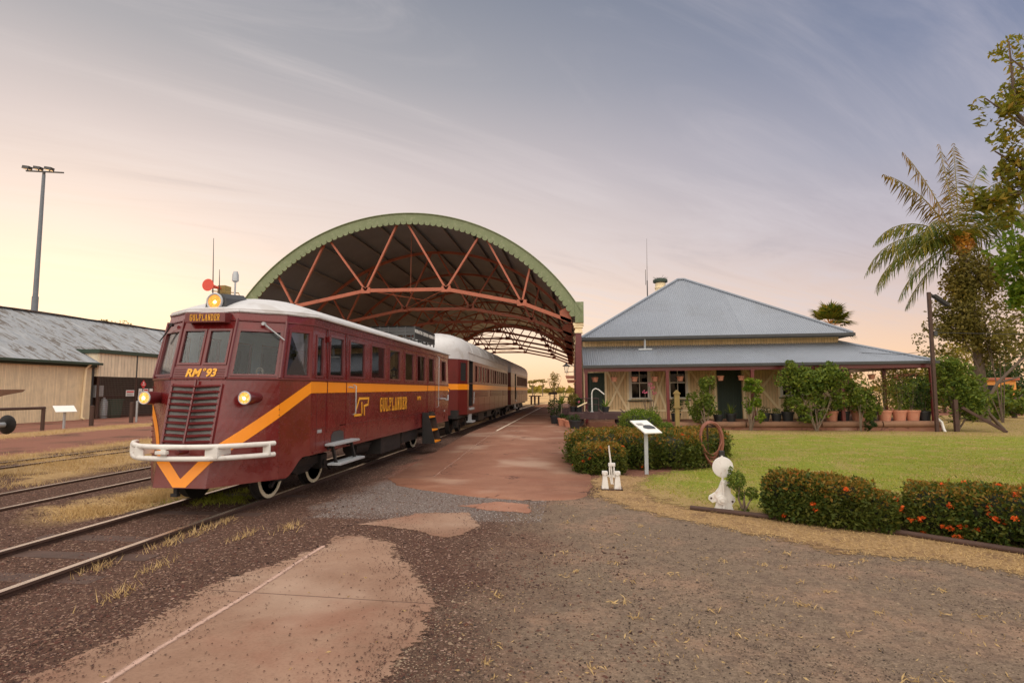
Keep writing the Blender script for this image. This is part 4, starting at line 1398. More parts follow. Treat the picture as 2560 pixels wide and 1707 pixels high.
# big roof headlamp on its box
mb = MB()
mb.prism([(CX - .17, 7.86, 2.71), (CX + .17, 7.86, 2.71), (CX + .15, 7.86, 2.93), (CX + .09, 7.86, 3.0), (CX - .09, 7.86, 3.0), (CX - .15, 7.86, 2.93)], (0, .55, 0.06))
bl = mb.build('roof_headlamp', 'darkgrey', rc)
c = Vector((CX - .01, 7.84, 2.885))
rm_ = MB(); rm_.torus(c, .112, .016, 'y', 28, 8); rm_.lathe(c, [(.105, .02), (.122, .0), (.122, .05)], 28, 'y'); rm_.build('bezel', 'galv', bl)
l = MB(); l.lathe(c, [(.106, .012), (.09, -.004), (.05, -.018), (0, -.024)], 24, 'y'); l.cur = 1; l.lathe(c + Vector((.012, -.014, -.012)), [(.03, .0), (.022, -.012), (0, -.018)], 12, 'y'); l.build('lens', ['lampbig', 'hot'], bl)
# horn, aerials
hn = MB()
hc = Vector((CX - .40, 8.25, 3.21))
prof = [(.095, 0), (.088, .012), (.05, .06), (.03, .12), (.022, .22), (.02, .34)]
hn.lathe(hc, prof, 18, 'y')
hn.lathe(hc, [(.085, .006), (.045, .055), (0, .07)], 18, 'y')
h = hn.build('horn', 'red', rc)
hs = MB(); hs.box(hc.x - .04, hc.x + .09, 8.55, 8.72, 3.13, 3.26, .01); hs.tube([(hc.x + .03, 8.63, 2.98), (hc.x + .03, 8.63, 3.16)], .018, 8); hs.tube([(hc.x - .1, 8.5, 3.16), (hc.x + .35, 8.5, 3.12), (hc.x + .4, 8.5, 2.98)], .008, 6)
hs.build('bracket', 'oldtimber', h)
am = MB(); am.tube([(CX - .41, 8.4, 2.98), (CX - .42, 8.4, 3.32), (CX - .44, 8.4, 3.98)], [.012, .009, .004], 6); am.build('whip_aerial', 'darkgrey', rc)
am = MB(); am.tube([(CX - .31, 8.4, 2.98), (CX - .31, 8.4, 3.2), (CX - .32, 8.4, 3.48)], [.012, .009, .004], 6); am.build('whip_aerial', 'darkgrey', rc)
am = MB(); am.tube([(CX - .05, 8.4, 2.98), (CX - .05, 8.4, 3.28)], .014, 8); am.lathe((CX - .05, 8.4, 3.27), [(.02, 0), (.05, .02), (.046, .12), (.03, .17), (0, .175)], 10); am.build('radio_aerial', 'galv', rc)
# ---- roof: a domed shell running from nose to tail
rings = 9
outl = []
for sd in (1,):
    front = [Vector((0, 7.77, 2.74)), Vector((.41, 7.81, 2.74)), Vector((.68, 7.99, 2.74)), Vector((.93, 8.19, 2.74)), Vector((1.08, 8.38, 2.74)), Vector((1.2, 8.62, 2.74))]
    side_ = [Vector((1.2, y, 2.74)) for y in np.linspace(9.2, YR - .4, 14)] + [Vector((1.17, YR - .12, 2.74)), Vector((1.05, YR + .02, 2.74)), Vector((.6, YR + .04, 2.74)), Vector((0, YR + .05, 2.74))]
    half = front + side_
outl = half + [Vector((-p.x, p.y, p.z)) for p in reversed(half[1:-1])]
vs = []; fs = []
n = len(outl)
for k in range(rings + 1):
    t = k / rings
    a = 1 - t; h = 1 - a ** 2.0
    for p in outl:
        sy = min(max(p.y, 9.1), YR - .7)
        vs.append((CX + p.x * a, sy + (p.y - sy) * a, 2.775 + .31 * h))
lip = len(vs)
for p in outl: vs.append((CX + p.x, p.y, 2.715))
for k in range(rings):
    for q in range(n):
        q2 = (q + 1) % n
        fs.append((k * n + q, k * n + q2, (k + 1) * n + q2, (k + 1) * n + q))
for q in range(n):
    q2 = (q + 1) % n
    fs.append((lip + q, lip + q2, q2, q))
mb = MB(); mb.sm = True; mb.add(vs, fs)
roof = mb.build('roof', 'roofwhite', rc)
gt = MB()
for sd in (1, -1):
    gt.tube([(CX + sd * 1.21, 8.6, 2.735), (CX + sd * 1.215, YR, 2.735)], .022, 8)
    gt.tube([(CX + sd * 1.215, 8.6, 2.735), (CX + sd * .93, 8.18, 2.735), (CX + sd * .41, 7.80, 2.735)], .016, 8)
gt.tube([(CX - .41, 7.80, 2.735), (CX + .41, 7.80, 2.735)], .016, 8)
gt.build('gutter', 'roofwhite', roof)
# ---- inside: lining, ceiling, floor, seats with grab rings
ln = MB()
for sd in (1, -1):
    for (P, rects, kind) in ALL:
        pass
for P, rects, kind in ALL:
    if kind == 'front': continue
    holed(ln, offs(P, -.045), rects, t0=1.2, t1=2.72)
ln.build('lining', 'blueroom', rc)
cl_ = MB(); cl_.box(CX - 1.12, CX + 1.12, 8.5, YR - .06, 2.695, 2.70); cl_.add([(CX - .9, 8.2, 2.698), (CX + .9, 8.2, 2.698), (CX + 1.12, 8.5, 2.698), (CX - 1.12, 8.5, 2.698)], [(0, 1, 2, 3)])
cl_.add([(CX - .4, 7.86, 2.698), (CX + .4, 7.86, 2.698), (CX + .9, 8.2, 2.698), (CX - .9, 8.2, 2.698)], [(0, 1, 2, 3)])
cl_.build('ceiling', 'blueroom', rc)
fl_ = MB(); fl_.box(CX - 1.12, CX + 1.12, 8.5, YR - .06, .90, .95); fl_.build('floor', 'floor', rc)
dk = MB(); dk.box(CX - .7, CX + .7, 7.98, 8.5, 1.2, 1.72, .03); dk.box(CX + .5, CX + .9, 8.15, 8.5, 1.2, 1.78, .03); dk.build('driver_desk', 'blueroom', rc)
for y in (9.3, 10.4, 11.3, 12.2, 13.1, 14.0, 14.9, 16.9):
    for sd in (1, -1):
        sm_ = MB()
        x0, x1 = sorted((CX + sd * .22, CX + sd * 1.08))
        sm_.box(x0, x1, y, y + .42, 1.25, 1.38, .03)
        sm_.box(x0, x1, y + .36, y + .46, 1.32, 1.86, .03)
        s = sm_.build('seat', 'seatred', rc)
        for xx in (x0 + .12, x1 - .12):
            rg = MB(); rg.torus((xx, y + .41, 1.935), .062, .011, 'y', 16, 6); rg.build('grab_ring', 'ring', s)
# white curtains drawn behind some of the panes
cu = MB()
for y in (8.66, 17.32):
    for k in range(5):
        cu.box(CX + 1.085, CX + 1.10 + .01 * (k % 2), y + k * .05, y + k * .05 + .045, 1.78, 2.5)
cu.build('curtain', 'curtain', rc)
for k in range(2):
    cu = MB(); y = 9.16; cu.box(CX + 1.115, CX + 1.12, 9.16, 9.72, 2.27, 2.285); cu.build('sash_bar', 'maroon_trim', rc) if k == 0 else None
# wipers
for sd in (1, -1):
    P = facet(1, 2, sd, sd)
    wm = MB()
    base = P(.52, 2.56); o_ = Vector((sd * .03, -.05, 0))
    wm.lathe(base + o_, [(.025, -.02), (.025, .03)], 10, 'y')
    tip = P(.98, 2.33) + o_ * 1.1
    wm.tube([base + o_, base.lerp(tip, .5) + o_ * .4, tip], [.012, .010, .008], 6)
    wm.build('wiper', 'galv' if sd > 0 else 'black', rc)
# ---- bumper of two white tubes
bp = MB()
def bpath(z):
    pts = [(1.03, 7.74), (.98, 7.62), (.80, 7.40), (.62, 7.22), (.45, 7.11), (.2, 7.06), (0, 7.05)]
    return [Vector((CX + a, y, z)) for a, y in pts] + [Vector((CX - a, y, z)) for a, y in reversed(pts[:-1])]
for z in (.875, .725):
    bp.tube(bpath(z), .034, 12)
for a, y0, w in ((.50, 7.14, .17), (.98, 7.63, .10), (-.50, 7.14, .12), (-.98, 7.63, .10), (-.10, 7.055, .07)):
    bp.box(CX + a - w / 2, CX + a + w / 2, y0 - .012, y0 + .012, .73, .87)
for a in (.55, -.55):
    bp.box(CX + a - .04, CX + a + .04, 7.15, 7.42, .76, .84)
bp.box(CX - .17, CX - .02, 6.98, 7.05, .785, .83, .01)
bp.build('bumper', 'white', rc)
tp = MB(); tp.lathe((CX + .06, 7.08, .80), [(.028, 0), (.034, .01), (.034, .2)], 12, 'y'); tp.lathe((CX + .06, 7.078, .80), [(.024, .003), (0, .004)], 12, 'y'); tp.build('tow_pipe', 'maroon_trim', rc)
# ---- steps
sp = MB()
for z, y0, y1, x1 in ((.735, 9.02, 10.12, .17), (.415, 9.14, 10.25, .22)):
    sp.box(CX + 1.19, CX + 1.19 + x1, y0, y1, z - .018, z + .014, .005)
    for k in range(16):
        yy = y0 + .05 + (y1 - y0 - .1) * k / 15
        sp.box(CX + 1.20, CX + 1.18 + x1, yy - .012, yy + .012, z + .014, z + .022)
stp = sp.build('side_step', 'galv', rc)
for y in (9.15, 9.95):
    sb = MB()
    sb.bar((CX + 1.26, y, .72), (CX + 1.3, y + .1, .40), .05, .03)
    sb.bar((CX + .9, y, .55), (CX + 1.28, y, .70), .04, .04)
    sb.build('bracket', 'black', stp)
pl = MB(); pl.prism([(CX + 1.184, 9.28, .76), (CX + 1.184, 9.28, .86), (CX + 1.184, 9.36, .92), (CX + 1.184, 9.62, .93), (CX + 1.184, 9.78, .90), (CX + 1.184, 9.80, .76)], (.006, 0, 0)); pl.build('footplate_window', 'darkgrey', rc)
fs_ = MB()
for y in (15.02, 15.72):
    fs_.prism([(CX + 1.2, y, 1.02), (CX + 1.35, y, 1.02), (CX + 1.55, y, .22), (CX + 1.22, y, .22)], (0, .03, 0))
fs_.box(CX + 1.2, CX + 1.24, 15.05, 15.72, .22, 1.0)
fst = fs_.build('folding_step', 'black', rc)
for k, z in enumerate((.90, .56, .26)):
    t_ = MB(); t_.box(CX + 1.22, CX + 1.38 + .08 * k, 15.05, 15.72, z - .02, z + .01); t_.build('tread', 'orange', fst)
# ---- bogie, wheels, underframe
def wheel(y, r, white=True):
    for sd in (1, -1):
        w = MB(); x = CX + sd * .57
        w.lathe((x, y, r), [(r + .02, -sd * .07), (r + .02, -sd * .04), (r, -sd * .035), (r, sd * .06), (r * .86, sd * .065), (r * .82, sd * .03), (r * .25, sd * .03), (r * .22, sd * .09), (0, sd * .09)], 28, 'x')
        wo_ = w.build('wheel', 'black', rc)
        rim = MB(); rim.lathe((x, y, r), [(r * .98, sd * .060), (r * .98, sd * .069), (r * .83, sd * .071), (r * .83, sd * .060)], 28, 'x')
        rim.build('rim', 'whiteedge' if white else 'black', wo_)
wheel(8.40, .36); wheel(9.88, .36); wheel(16.22, .42)
for sd in (1, -1):
    ub = MB()
    x = CX + sd * .72
    ub.box(x - .04, x + .04, 8.2, 10.1, .36, .50, .01)
    for y in (8.40, 9.88):
        ub.box(x - .07, x + .09, y - .12, y + .12, .26, .50, .02)
        ub.tube([(x + sd * .02, y, .36), (x + sd * .11, y, .36)], .06, 10)
    for k in range(5):
        ub.box(x - .03, x + .05, 8.7 + k * .06, 9.6 - k * .06, .35 - k * .02, .366 - k * .02)
    ub.tube([(x, 9.0, .48), (x, 9.0, .75)], .07, 10); ub.tube([(x, 9.3, .48), (x, 9.3, .75)], .07, 10)
    ub.bar((x + sd * .02, 8.2, .2), (x + sd * .02, 8.45, .40), .05, .05)
    ub.bar((x + sd * .02, 9.95, .45), (x + sd * .02, 10.3, .2), .04, .05)
    ub.build('bogie_frame', 'black', rc)
ub = MB(); ub.box(CX - .68, CX + .68, 8.9, 9.4, .40, .62); ub.build('bolster', 'black', rc)
for y in (8.40, 9.88, 16.22):
    ub = MB(); ub.tube([(CX - .55, y, .37), (CX + .55, y, .37)], .06, 10); ub.build('axle', 'black', rc)
ub = MB(); ub.bar((CX - .10, 7.32, .40), (CX - .10, 7.34, .23), .05, .05); ub.box(CX - .16, CX - .07, 7.30, 7.38, .20, .24); ub.build('rail_guard', 'black', rc)
um = MB()
um.box(CX - .9, CX + .9, 8.7, YR - .1, .64, .90)
um.box(CX + .55, CX + 1.08, 12.1, 13.5, .26, .66, .02); um.box(CX + .5, CX + 1.06, 13.7, 15.1, .34, .66, .02); um.box(CX - 1.05, CX - .5, 11.5, 14.5, .30, .66, .02)
um.lathe((CX + .75, 11.2, .46), [(0, 0), (.15, .01), (.16, .1), (.16, .7), (0, .72)], 14, 'y')
um.bar((CX + .9, 10.6, .58), (CX + .9, 12.0, .50), .03, .04)
for y in (15.6, 16.85):
    um.box(CX + .62, CX + .78, y - .06, y + .06, .3, .66)
um.box(CX + .58, CX + .78, 15.7, 16.75, .40, .50)
um.build('underframe', 'black', rc)
# ---- roof rack with its route board
rk = MB()
RX0, RX1, RY0, RY1, RZ0, RZ1 = CX - .55, CX + .70, 15.95, 18.25, 3.08, 3.40
for z in (RZ0, RZ0 + .11, RZ0 + .21, RZ1):
    for a, e in (((RX0, RY0), (RX1, RY0)), ((RX1, RY0), (RX1, RY1)), ((RX1, RY1), (RX0, RY1)), ((RX0, RY1), (RX0, RY0))):
        rk.bar((*a, z), (*e, z), .03, .04)
for x in np.linspace(RX0, RX1, 6):
    for y in (RY0, RY1): rk.box(x - .02, x + .02, y - .016, y + .016, 2.98, RZ1)
for y in np.linspace(RY0, RY1, 6):
    for x in (RX0, RX1): rk.box(x - .016, x + .016, y - .02, y + .02, 2.98, RZ1)
for x in np.linspace(RX0, RX1, 8): rk.box(x - .04, x + .04, RY0, RY1, RZ0 - .02, RZ0)
for y in np.linspace(RY0, RY1, 8): rk.bar((RX0, y, RZ1 + .002), (RX1, y, RZ1 + .002), .03, .03)
rko = rk.build('roof_rack', 'darkgrey', rc)
rb = MB(); rb.box(RX1 + .018, RX1 + .03, RY0 - .02, RY1 + .02, RZ0 - .01, RZ1 + .01); rbo = rb.build('route_board', 'signblack', rko)
text_mesh('lettering', 'NORMANTON - CROYDON - NORMANTON', 'signwhite', rbo, (RX1 + .033, (RY0 + RY1) / 2, 3.27), (0, 1, 0), (0, 0, 1), .14, .86, 0, .003, .003)
# lamp at the tail
tl = MB(); c = Vector((CX + 1.10, YR + .22, 1.60)); tl.lathe(c, [(.07, -.18), (.085, -.14), (.09, 0), (.07, .02)], 14, 'y'); t = tl.build('tail_lamp', 'maroon_trim', rc)
l = MB(); l.lathe(c + Vector((.02, -.19, 0)), [(.07, 0), (.04, -.02), (0, -.03)], 14, 'y'); l.build('lens', 'lamp', t)
# ================================================================== CARRIAGES
def carriage(label, y0, y1, bow, win0, win1, nwin, doors, ribs, lamp=False):
    c = thing('passenger_carriage', label, 'railway carriage', (CX, y0, 0), 'carriages coupled behind the railcar')
    hw = 1.25; zb, zc = .72, 2.74
    bm_ = MB()
    front = [(0, y0), (.6, y0 + .06 * bow), (1.02, y0 + .42 * bow), (hw, y0 + .95 * bow)]
    back = [(hw, y1 - .95 * .4), (1.02, y1 - .42 * .4), (.6, y1 - .03), (0, y1)]
    yS, yE = front[-1][1], back[0][1]
    Lw = yE - yS
    rects = []
    pit = (win1 - win0) / nwin
    for k in range(nwin):
        a = win0 + k * pit + pit * .14
        rects.append(((a - yS) / Lw, (a + pit * .66 - yS) / Lw, 1.92, 2.62))
    drs = [((a - yS) / Lw, (e - yS) / Lw, 1.0, 2.74) for a, e in doors]
    sides = []
    for sd in (1, -1):
        x = CX + sd * hw
        if sd == 1: P = lambda s, z, x=x: Vector((x, yS + Lw * s, z)); rr = rects; dd = drs
        else:
            P = lambda s, z, x=x: Vector((x, yE - Lw * s, z)); rr = [(1 - r[1], 1 - r[0], r[2], r[3]) for r in rects]; dd = [(1 - r[1], 1 - r[0], r[2], r[3]) for r in drs]
        holed(bm_, P, rr + dd, t0=zb, t1=zc)
        sides.append((P, rr, dd, sd))
        for pl_, fl_ in ((front, False), (back, True)):
            pts = pl_
            for (xa, ya), (xb, yb) in zip(pts, pts[1:]):
                bm_.quad((CX + sd * xa, ya, zb), (CX + sd * xb, yb, zb), (CX + sd * xb, yb, zc), (CX + sd * xa, ya, zc))
    bm_.build('body', 'maroon2', c)
    for P, rr, dd, sd in sides:
        for r in rr:
            fm = MB(); ins, n = frame_on(fm, P, r, .03, .012, .03)
            f = fm.build('window', 'maroon2', c)
            pm = MB(); pane_on(pm, ins, n, .012); pm.build('pane', 'glassdark', f)
        for r in dd:
            dm = MB()
            a = P(r[0], r[2]); e = P(r[1], r[3])
            xi = CX + sd * (hw - .32)
            ya, yb = sorted((a.y, e.y))
            dm.box(min(xi, xi - sd * .03), max(xi, xi - sd * .03), ya, yb, 1.0, 2.72)
            for yy in (ya, yb): dm.quad((xi, yy, 1.0), (CX + sd * hw, yy, 1.0), (CX + sd * hw, yy, 2.72), (xi, yy, 2.72))
            dm.build('door', 'dark', c)
            hr = MB(); hr.tube([(CX + sd * (hw + .03), yb + .06, 1.1), (CX + sd * (hw + .05), yb + .02, 1.55)], .02, 6); hr.build('handrail', 'galv', c)
            if sd == 1:
                s_ = MB(); s_.box(CX + hw - .1, CX + hw + .08, ya + .1, yb - .05, .88, .96); s_.box(CX + hw - .1, CX + hw + .12, ya + .1, yb - .05, .40, .46); s_.box(CX + hw - .06, CX + hw - .02, ya + .15, yb - .1, .42, .9); s_.build('side_step', 'galv', c)
    # stripe, beading and pressed ribs
    sm_ = MB()
    for sd in (1, -1):
        xa = CX + sd * (hw + .004)
        segs = []
        cur = yS
        for a, e in doors: segs.append((cur, a)); cur = e
        segs.append((cur, yE))
        for a, e in segs:
            sm_.quad((xa, a, 1.63), (xa, e, 1.63), (xa, e, 1.835), (xa, a, 1.835))
        for pl_ in (front, back):
            k_ = .004
            for (x1, y1_), (x2, y2_) in zip(pl_, pl_[1:]):
                o_ = -k_ if pl_ is front else k_
                sm_.quad((CX + sd * (x1 + .003), y1_ + o_, 1.63), (CX + sd * (x2 + .003), y2_ + o_, 1.63), (CX + sd * (x2 + .003), y2_ + o_, 1.835), (CX + sd * (x1 + .003), y1_ + o_, 1.835))
    sm_.build('painted_stripe', 'orange', c)
    rb_ = MB()
    for sd in (1, -1):
        x = CX + sd * hw
        for a, e in ribs:
            for k in range(4):
                z = 1.37 + k * .07
                rb_.tube([(x, a, z), (x + sd * .004, a + .05, z), (x + sd * .004, e - .05, z), (x, e, z)], .022, 6)
        rb_.tube([(x + sd * .004, yS, 1.87), (x + sd * .004, yE, 1.87)], .012, 6)
        rb_.tube([(x + sd * .004, yS, 1.0), (x + sd * .004, yE, 1.0)], .010, 6)
        for yv in np.arange(yS + .8, yE, 1.66):
            rb_.box(min(x, x + sd * .004), max(x, x + sd * .004), yv - .006, yv + .006, .74, 1.32)
    rb_.build('pressed_rib', 'maroon2', c)
    # white roof
    prof = [(1.0, 2.735), (1.0, 3.02), (.985, 3.16), (.93, 3.32), (.82, 3.47), (.66, 3.59), (.46, 3.68), (.24, 3.73), (0, 3.745)]
    outl = [Vector((x * 1.0, y, 0)) for x, y in front] + [Vector((hw, y, 0)) for y in np.linspace(yS + .5, yE - .5, 24)] + [Vector((x, y, 0)) for x, y in back]
    outl = outl + [Vector((-p.x, p.y, 0)) for p in reversed(outl[1:-1])]
    n = len(outl); vs = []; fs = []
    for f_, z in prof:
        for p in outl:
            sy = min(max(p.y, y0 + 1.5), y1 - 1.2)
            vs.append((CX + p.x * f_ * 1.006, sy + (p.y - sy) * f_ * 1.003, z))
    for k in range(len(prof) - 1):
        for q in range(n):
            q2 = (q + 1) % n
            fs.append((k * n + q, k * n + q2, (k + 1) * n + q2, (k + 1) * n + q))
    rm = MB(); rm.sm = True; rm.add(vs, fs)
    rf = rm.build('roof', 'roofwhite', c)
    g = MB()
    for sd in (1, -1):
        g.tube([(CX + sd * (hw + .015), yS, 3.02), (CX + sd * (hw + .015), yE, 3.02)], .018, 6)
        for yv in np.arange(yS + 1, yE, 2.1):
            pts = [(CX + sd * hw * f_ * 1.012, yv, z + .003) for f_, z in prof[1:]]
            g.tube(pts, .012, 5)
    g.build('roof_seam', 'roofwhite', rf)
    # inside and underframe
    im = MB(); im.box(CX - hw + .06, CX + hw - .06, y0 + 1.2, y1 - .5, .98, 1.0); im.box(CX - .02, CX + .02, y0 + 1.2, y1 - .5, 1.0, 2.7); im.build('interior', 'dark', c)
    um = MB()
    um.box(CX - 1.05, CX + 1.05, y0 + .3, y1 - .2, .60, .90)
    mid_ = (y0 + y1) / 2
    um.box(CX + .4, CX + 1.0, mid_ - 2.2, mid_ - .6, .28, .62); um.box(CX + .5, CX + 1.0, mid_ + .4, mid_ + 1.8, .34, .62)
    um.bar((CX + .95, yS + 3, .62), (CX + .95, mid_ - .5, .36), .05, .05); um.bar((CX + .95, mid_ - .5, .36), (CX + .95, mid_ + 2.5, .36), .05, .05); um.bar((CX + .95, mid_ + 2.5, .36), (CX + .95, yE - 3, .62), .05, .05)
    um.build('underframe', 'black', c)
    for yc in (y0 + 2.0, y1 - 2.0):
        bg = MB()
        for sd in (1, -1):
            x = CX + sd * .80
            bg.box(x - .05, x + .05, yc - 1.1, yc + 1.1, .38, .52)
            for dy in (-.8, .8): bg.box(x - .06, x + .08, yc + dy - .13, yc + dy + .13, .24, .52)
            for k in range(4): bg.tube([(x, yc - .3 + .2 * k, .3), (x, yc - .3 + .2 * k, .6)], .06, 8)
        bg.box(CX - .8, CX + .8, yc - .2, yc + .2, .40, .60)
        bo_ = bg.build('bogie', 'black', c)
        for dy in (-.8, .8):
            for sd in (1, -1):
                w = MB(); x = CX + sd * .57
                w.lathe((x, yc + dy, .38), [(.40, -sd * .07), (.40, -sd * .04), (.38, -sd * .035), (.38, sd * .06), (.3, sd * .065), (.28, sd * .03), (.08, sd * .03), (.07, sd * .09), (0, sd * .09)], 20, 'x')
                w.build('wheel', 'black', bo_)
    if lamp:
        for a, e in (((front[2][0] + front[3][0]) / 2, (front[2][1] + front[3][1]) / 2),):
            pass
        P = lambda s, z: Vector((CX + front[2][0] + (front[3][0] - front[2][0]) * s, front[2][1] + (front[3][1] - front[2][1]) * s, z))
        fm = MB(); fm.quad(P(.2, 1.92), P(.85, 1.92), P(.85, 2.64), P(.2, 2.64))
        fm = MB(); ins, n_ = frame_on(fm, P, (.2, .85, 1.92, 2.64), .03, .014, .0); f = fm.build('window', 'maroon2', c)
        pm = MB(); pane_on(pm, ins, n_, -.006); pm.build('pane', 'dark', f)
    return c


carriage('long maroon and white carriage directly behind the railcar', 20.1, 35.0, 1.25, 22.85, 34.5, 14, [(21.6, 22.45)], [(22.6, 26.4), (27.3, 31.6), (32.2, 34.4)], True)
carriage('last carriage of the train, seen as a narrow golden strip beyond the long one', 36.0, 50.2, .5, 40.4, 49.2, 11, [(38.9, 39.7)], [(36.8, 38.6), (39.9, 43.4), (44.3, 49.5)])
cp = MB(); cp.tube([(CX, YR, .8), (CX, 20.2, .8)], .06, 8); cp.box(CX - .15, CX + .15, 19.0, 19.4, .70, .92)
cpo = thing('coupler', 'black coupling bar in the gap between railcar and long carriage', 'coupling', (CX, 18.3, 0))
cp.build('drawbar', 'black', cpo)
cp = MB()
for k in range(2):
    cp.tube([(CX + .3 + .2 * k, 18.3, .75), (CX + .3 + .2 * k, 18.8, .42), (CX + .3 + .2 * k, 19.5, .42), (CX + .3 + .2 * k, 20.2, .75)], .03, 6)
cp.build('hose', 'black', cpo)

# ================================================================== THE TRAIN SHED
AX, AZ, AR = -7.32, .42, 8.85
SY0, SY1, SPC, NT_ = 24.5, 66.5, 6.0, 8
sh = thing('train_shed', 'arched iron train shed with green scalloped end and red trusses over the platform', 'train shed', (AX, SY0, 0))
def arcp(a, r, y): return Vector((AX + r * math.sin(a), y, AZ + r * math.cos(a)))
ang_end = math.acos((4.85 - AZ) / AR)
# corrugated vault
mb = MB(); mb.sm = True
na = 120; nyv = 22
for layer, rr in ((0, AR), ):
    vs = []; fs = []
    ysv = np.linspace(SY0 - .25, SY1 + .25, nyv)
    for i in range(na + 1):
        a = -ang_end + 2 * ang_end * i / na
        for y in ysv: vs.append(arcp(a, rr - .03 + .012 * (i % 2), y))
    for i in range(na):
        for k in range(nyv - 1):
            q = i * nyv + k
            fs.append((q, q + 1, q + nyv + 1, q + nyv))
    mb.add(vs, fs)
mb.build('roof', 'shedroof', sh)
# green scalloped bargeboards at both ends
for yv in (SY0 - .27, SY1 + .2):
    mb = MB()
    nl = 67; per = 10
    N_ = nl * per
    pts_o = []; pts_i = []
    for i in range(N_ + 1):
        a = -ang_end + 2 * ang_end * i / N_
        ph = (i % per) / per
        lobe = abs(math.sin(PI * ph)) ** .5
        rin = AR - .36 - .085 * lobe
        if ph < .08 or ph > .92: rin = AR - .30
        pts_o.append((a, AR + .03)); pts_i.append((a, rin))
    vs = []; fs = []
    for (a, ro), (a2, ri) in zip(pts_o, pts_i):
        vs += [arcp(a, ro, yv), arcp(a2, ri, yv), arcp(a, ro, yv + .05), arcp(a2, ri, yv + .05)]
    for i in range(N_):
        q = 4 * i; w = q + 4
        fs += [(q, w, w + 1, q + 1), (q + 2, q + 3, w + 3, w + 2), (q, q + 2, w + 2, w), (q + 1, w + 1, w + 3, q + 3)]
    mb.add(vs, fs)
    # flashing along the rim
    mb.sm = True
    for i in range(60):
        a0 = -ang_end + 2 * ang_end * i / 60; a1 = -ang_end + 2 * ang_end * (i + 1) / 60
        mb.bar(arcp(a0, AR + .05, yv + .03), arcp(a1, AR + .05, yv + .03), .16, .03, up=(math.sin(a0), 0, math.cos(a0)))
    for sd in (1, -1):
        xe = AX + sd * (AR * math.sin(ang_end) - .02)
        mb.box(xe - .22, xe + .14, yv - .02, yv + .35, 4.42, 5.30, .02) if sd > 0 else mb.box(xe - .14, xe + .22, yv - .02, yv + .35, 4.42, 5.30, .02)
    mb.build('scalloped_bargeboard', 'green', sh)
# trusses
nodes = [(-14.45, 4.50), (-12.35, 5.32), (-9.05, 5.98), (-5.45, 5.98), (-2.15, 5.32), (-.05, 4.50)]
tops_a = [(-.93), (-.745), (-.42), (-.015), (.41), (.735), (.93)]
for k in range(NT_):
    y = SY0 + SPC * k
    tm = MB()
    w_ = .14 if k == 0 else .12
    for p, q in zip(nodes, nodes[1:]):
        tm.bar((p[0], y, p[1]), (q[0], y, q[1]), .10, .15)
    webs = [(-.745, 1), (-.435, 1), (-.415, 2), (-.035, 2), (.005, 3), (.40, 3), (.425, 4), (.70, 4)]
    for a, nd in webs:
        t_ = arcp(a, AR - .22, y)
        tm.bar(t_, (nodes[nd][0], y, nodes[nd][1]), .08, .12, up=(0, 1, 0))
    # arched top chord
    prev = None
    for i in range(49):
        a = -ang_end + 2 * ang_end * i / 48
        p = arcp(a, AR - .19, y)
        if prev is not None: tm.bar(prev, p, .10, .13)
        prev = p
    for nd in nodes[1:-1]:
        tm.box(nd[0] - .2, nd[0] + .2, y - .06, y + .06, nd[1] - .12, nd[1] + .14)
    for sd in (1, -1):
        xe = nodes[-1][0] if sd > 0 else nodes[0][0]
        tm.prism([(xe, y - .05, 4.42), (xe, y - .05, 5.2), (xe - sd * .5, y - .05, 4.95), (xe - sd * .45, y - .05, 4.62)], (0, .1, 0))
    tm.build('truss', 'truss', sh)
# purlins along the vault, wind braces, tie rods
for i in range(13):
    a = -ang_end + 2 * ang_end * (i + .5) / 13
    pm = MB(); pm.bar(arcp(a, AR - .10, SY0 - .2), arcp(a, AR - .10, SY1 + .2), .07, .10, up=(math.sin(a), 0, math.cos(a)))
    pm.build('purlin', 'purlin', sh)
for k in range(NT_ - 1):
    y = SY0 + SPC * k
    for sgn in (1, -1):
        rm = MB()
        rm.tube([(nodes[2][0], y, 6.0), (nodes[3][0], y + SPC, 6.0)] if sgn > 0 else [(nodes[3][0], y, 6.0), (nodes[2][0], y + SPC, 6.0)], .022, 6)
        rm.build('tie_rod', 'truss', sh)
rm = MB(); rm.tube([(AX, SY0 + 1, 9.1), (AX, SY0 + 1, 6.0)], .010, 5); rm.build('hanger_rod', 'truss', sh)
# columns with moulded heads, valley gutter
for k in range(NT_):
    y = SY0 + SPC * k
    for sd in (1, -1):
        x = .24 if sd > 0 else -14.74
        cm = MB()
        cm.box(x - .125, x + .125, y - .125, y + .125, 0, 4.0)
        for xx in (-.07, 0, .07): cm.box(x + xx - .018, x + xx + .018, y - .135, y - .125, .5, 3.9)
        cm.box(x - .17, x + .17, y - .17, y + .17, 0, .45)
        co_ = cm.build('column', 'truss' if False else 'maroon_trim', sh)
        hm_ = MB()
        for z0, z1, w in ((4.0, 4.10, .17), (4.10, 4.22, .14), (4.22, 4.32, .19), (4.32, 4.42, .22)):
            hm_.box(x - w, x + w, y - w, y + w, z0, z1)
        hm_.build('capital', 'creamtrim', co_)
bm2 = MB()
for x in (.24, -14.74):
    bm2 = MB(); bm2.box(x - .10, x + .10, SY0 + .4, SY1 + .2, 4.44, 4.76); bm2.build('eaves_beam', 'truss', sh)
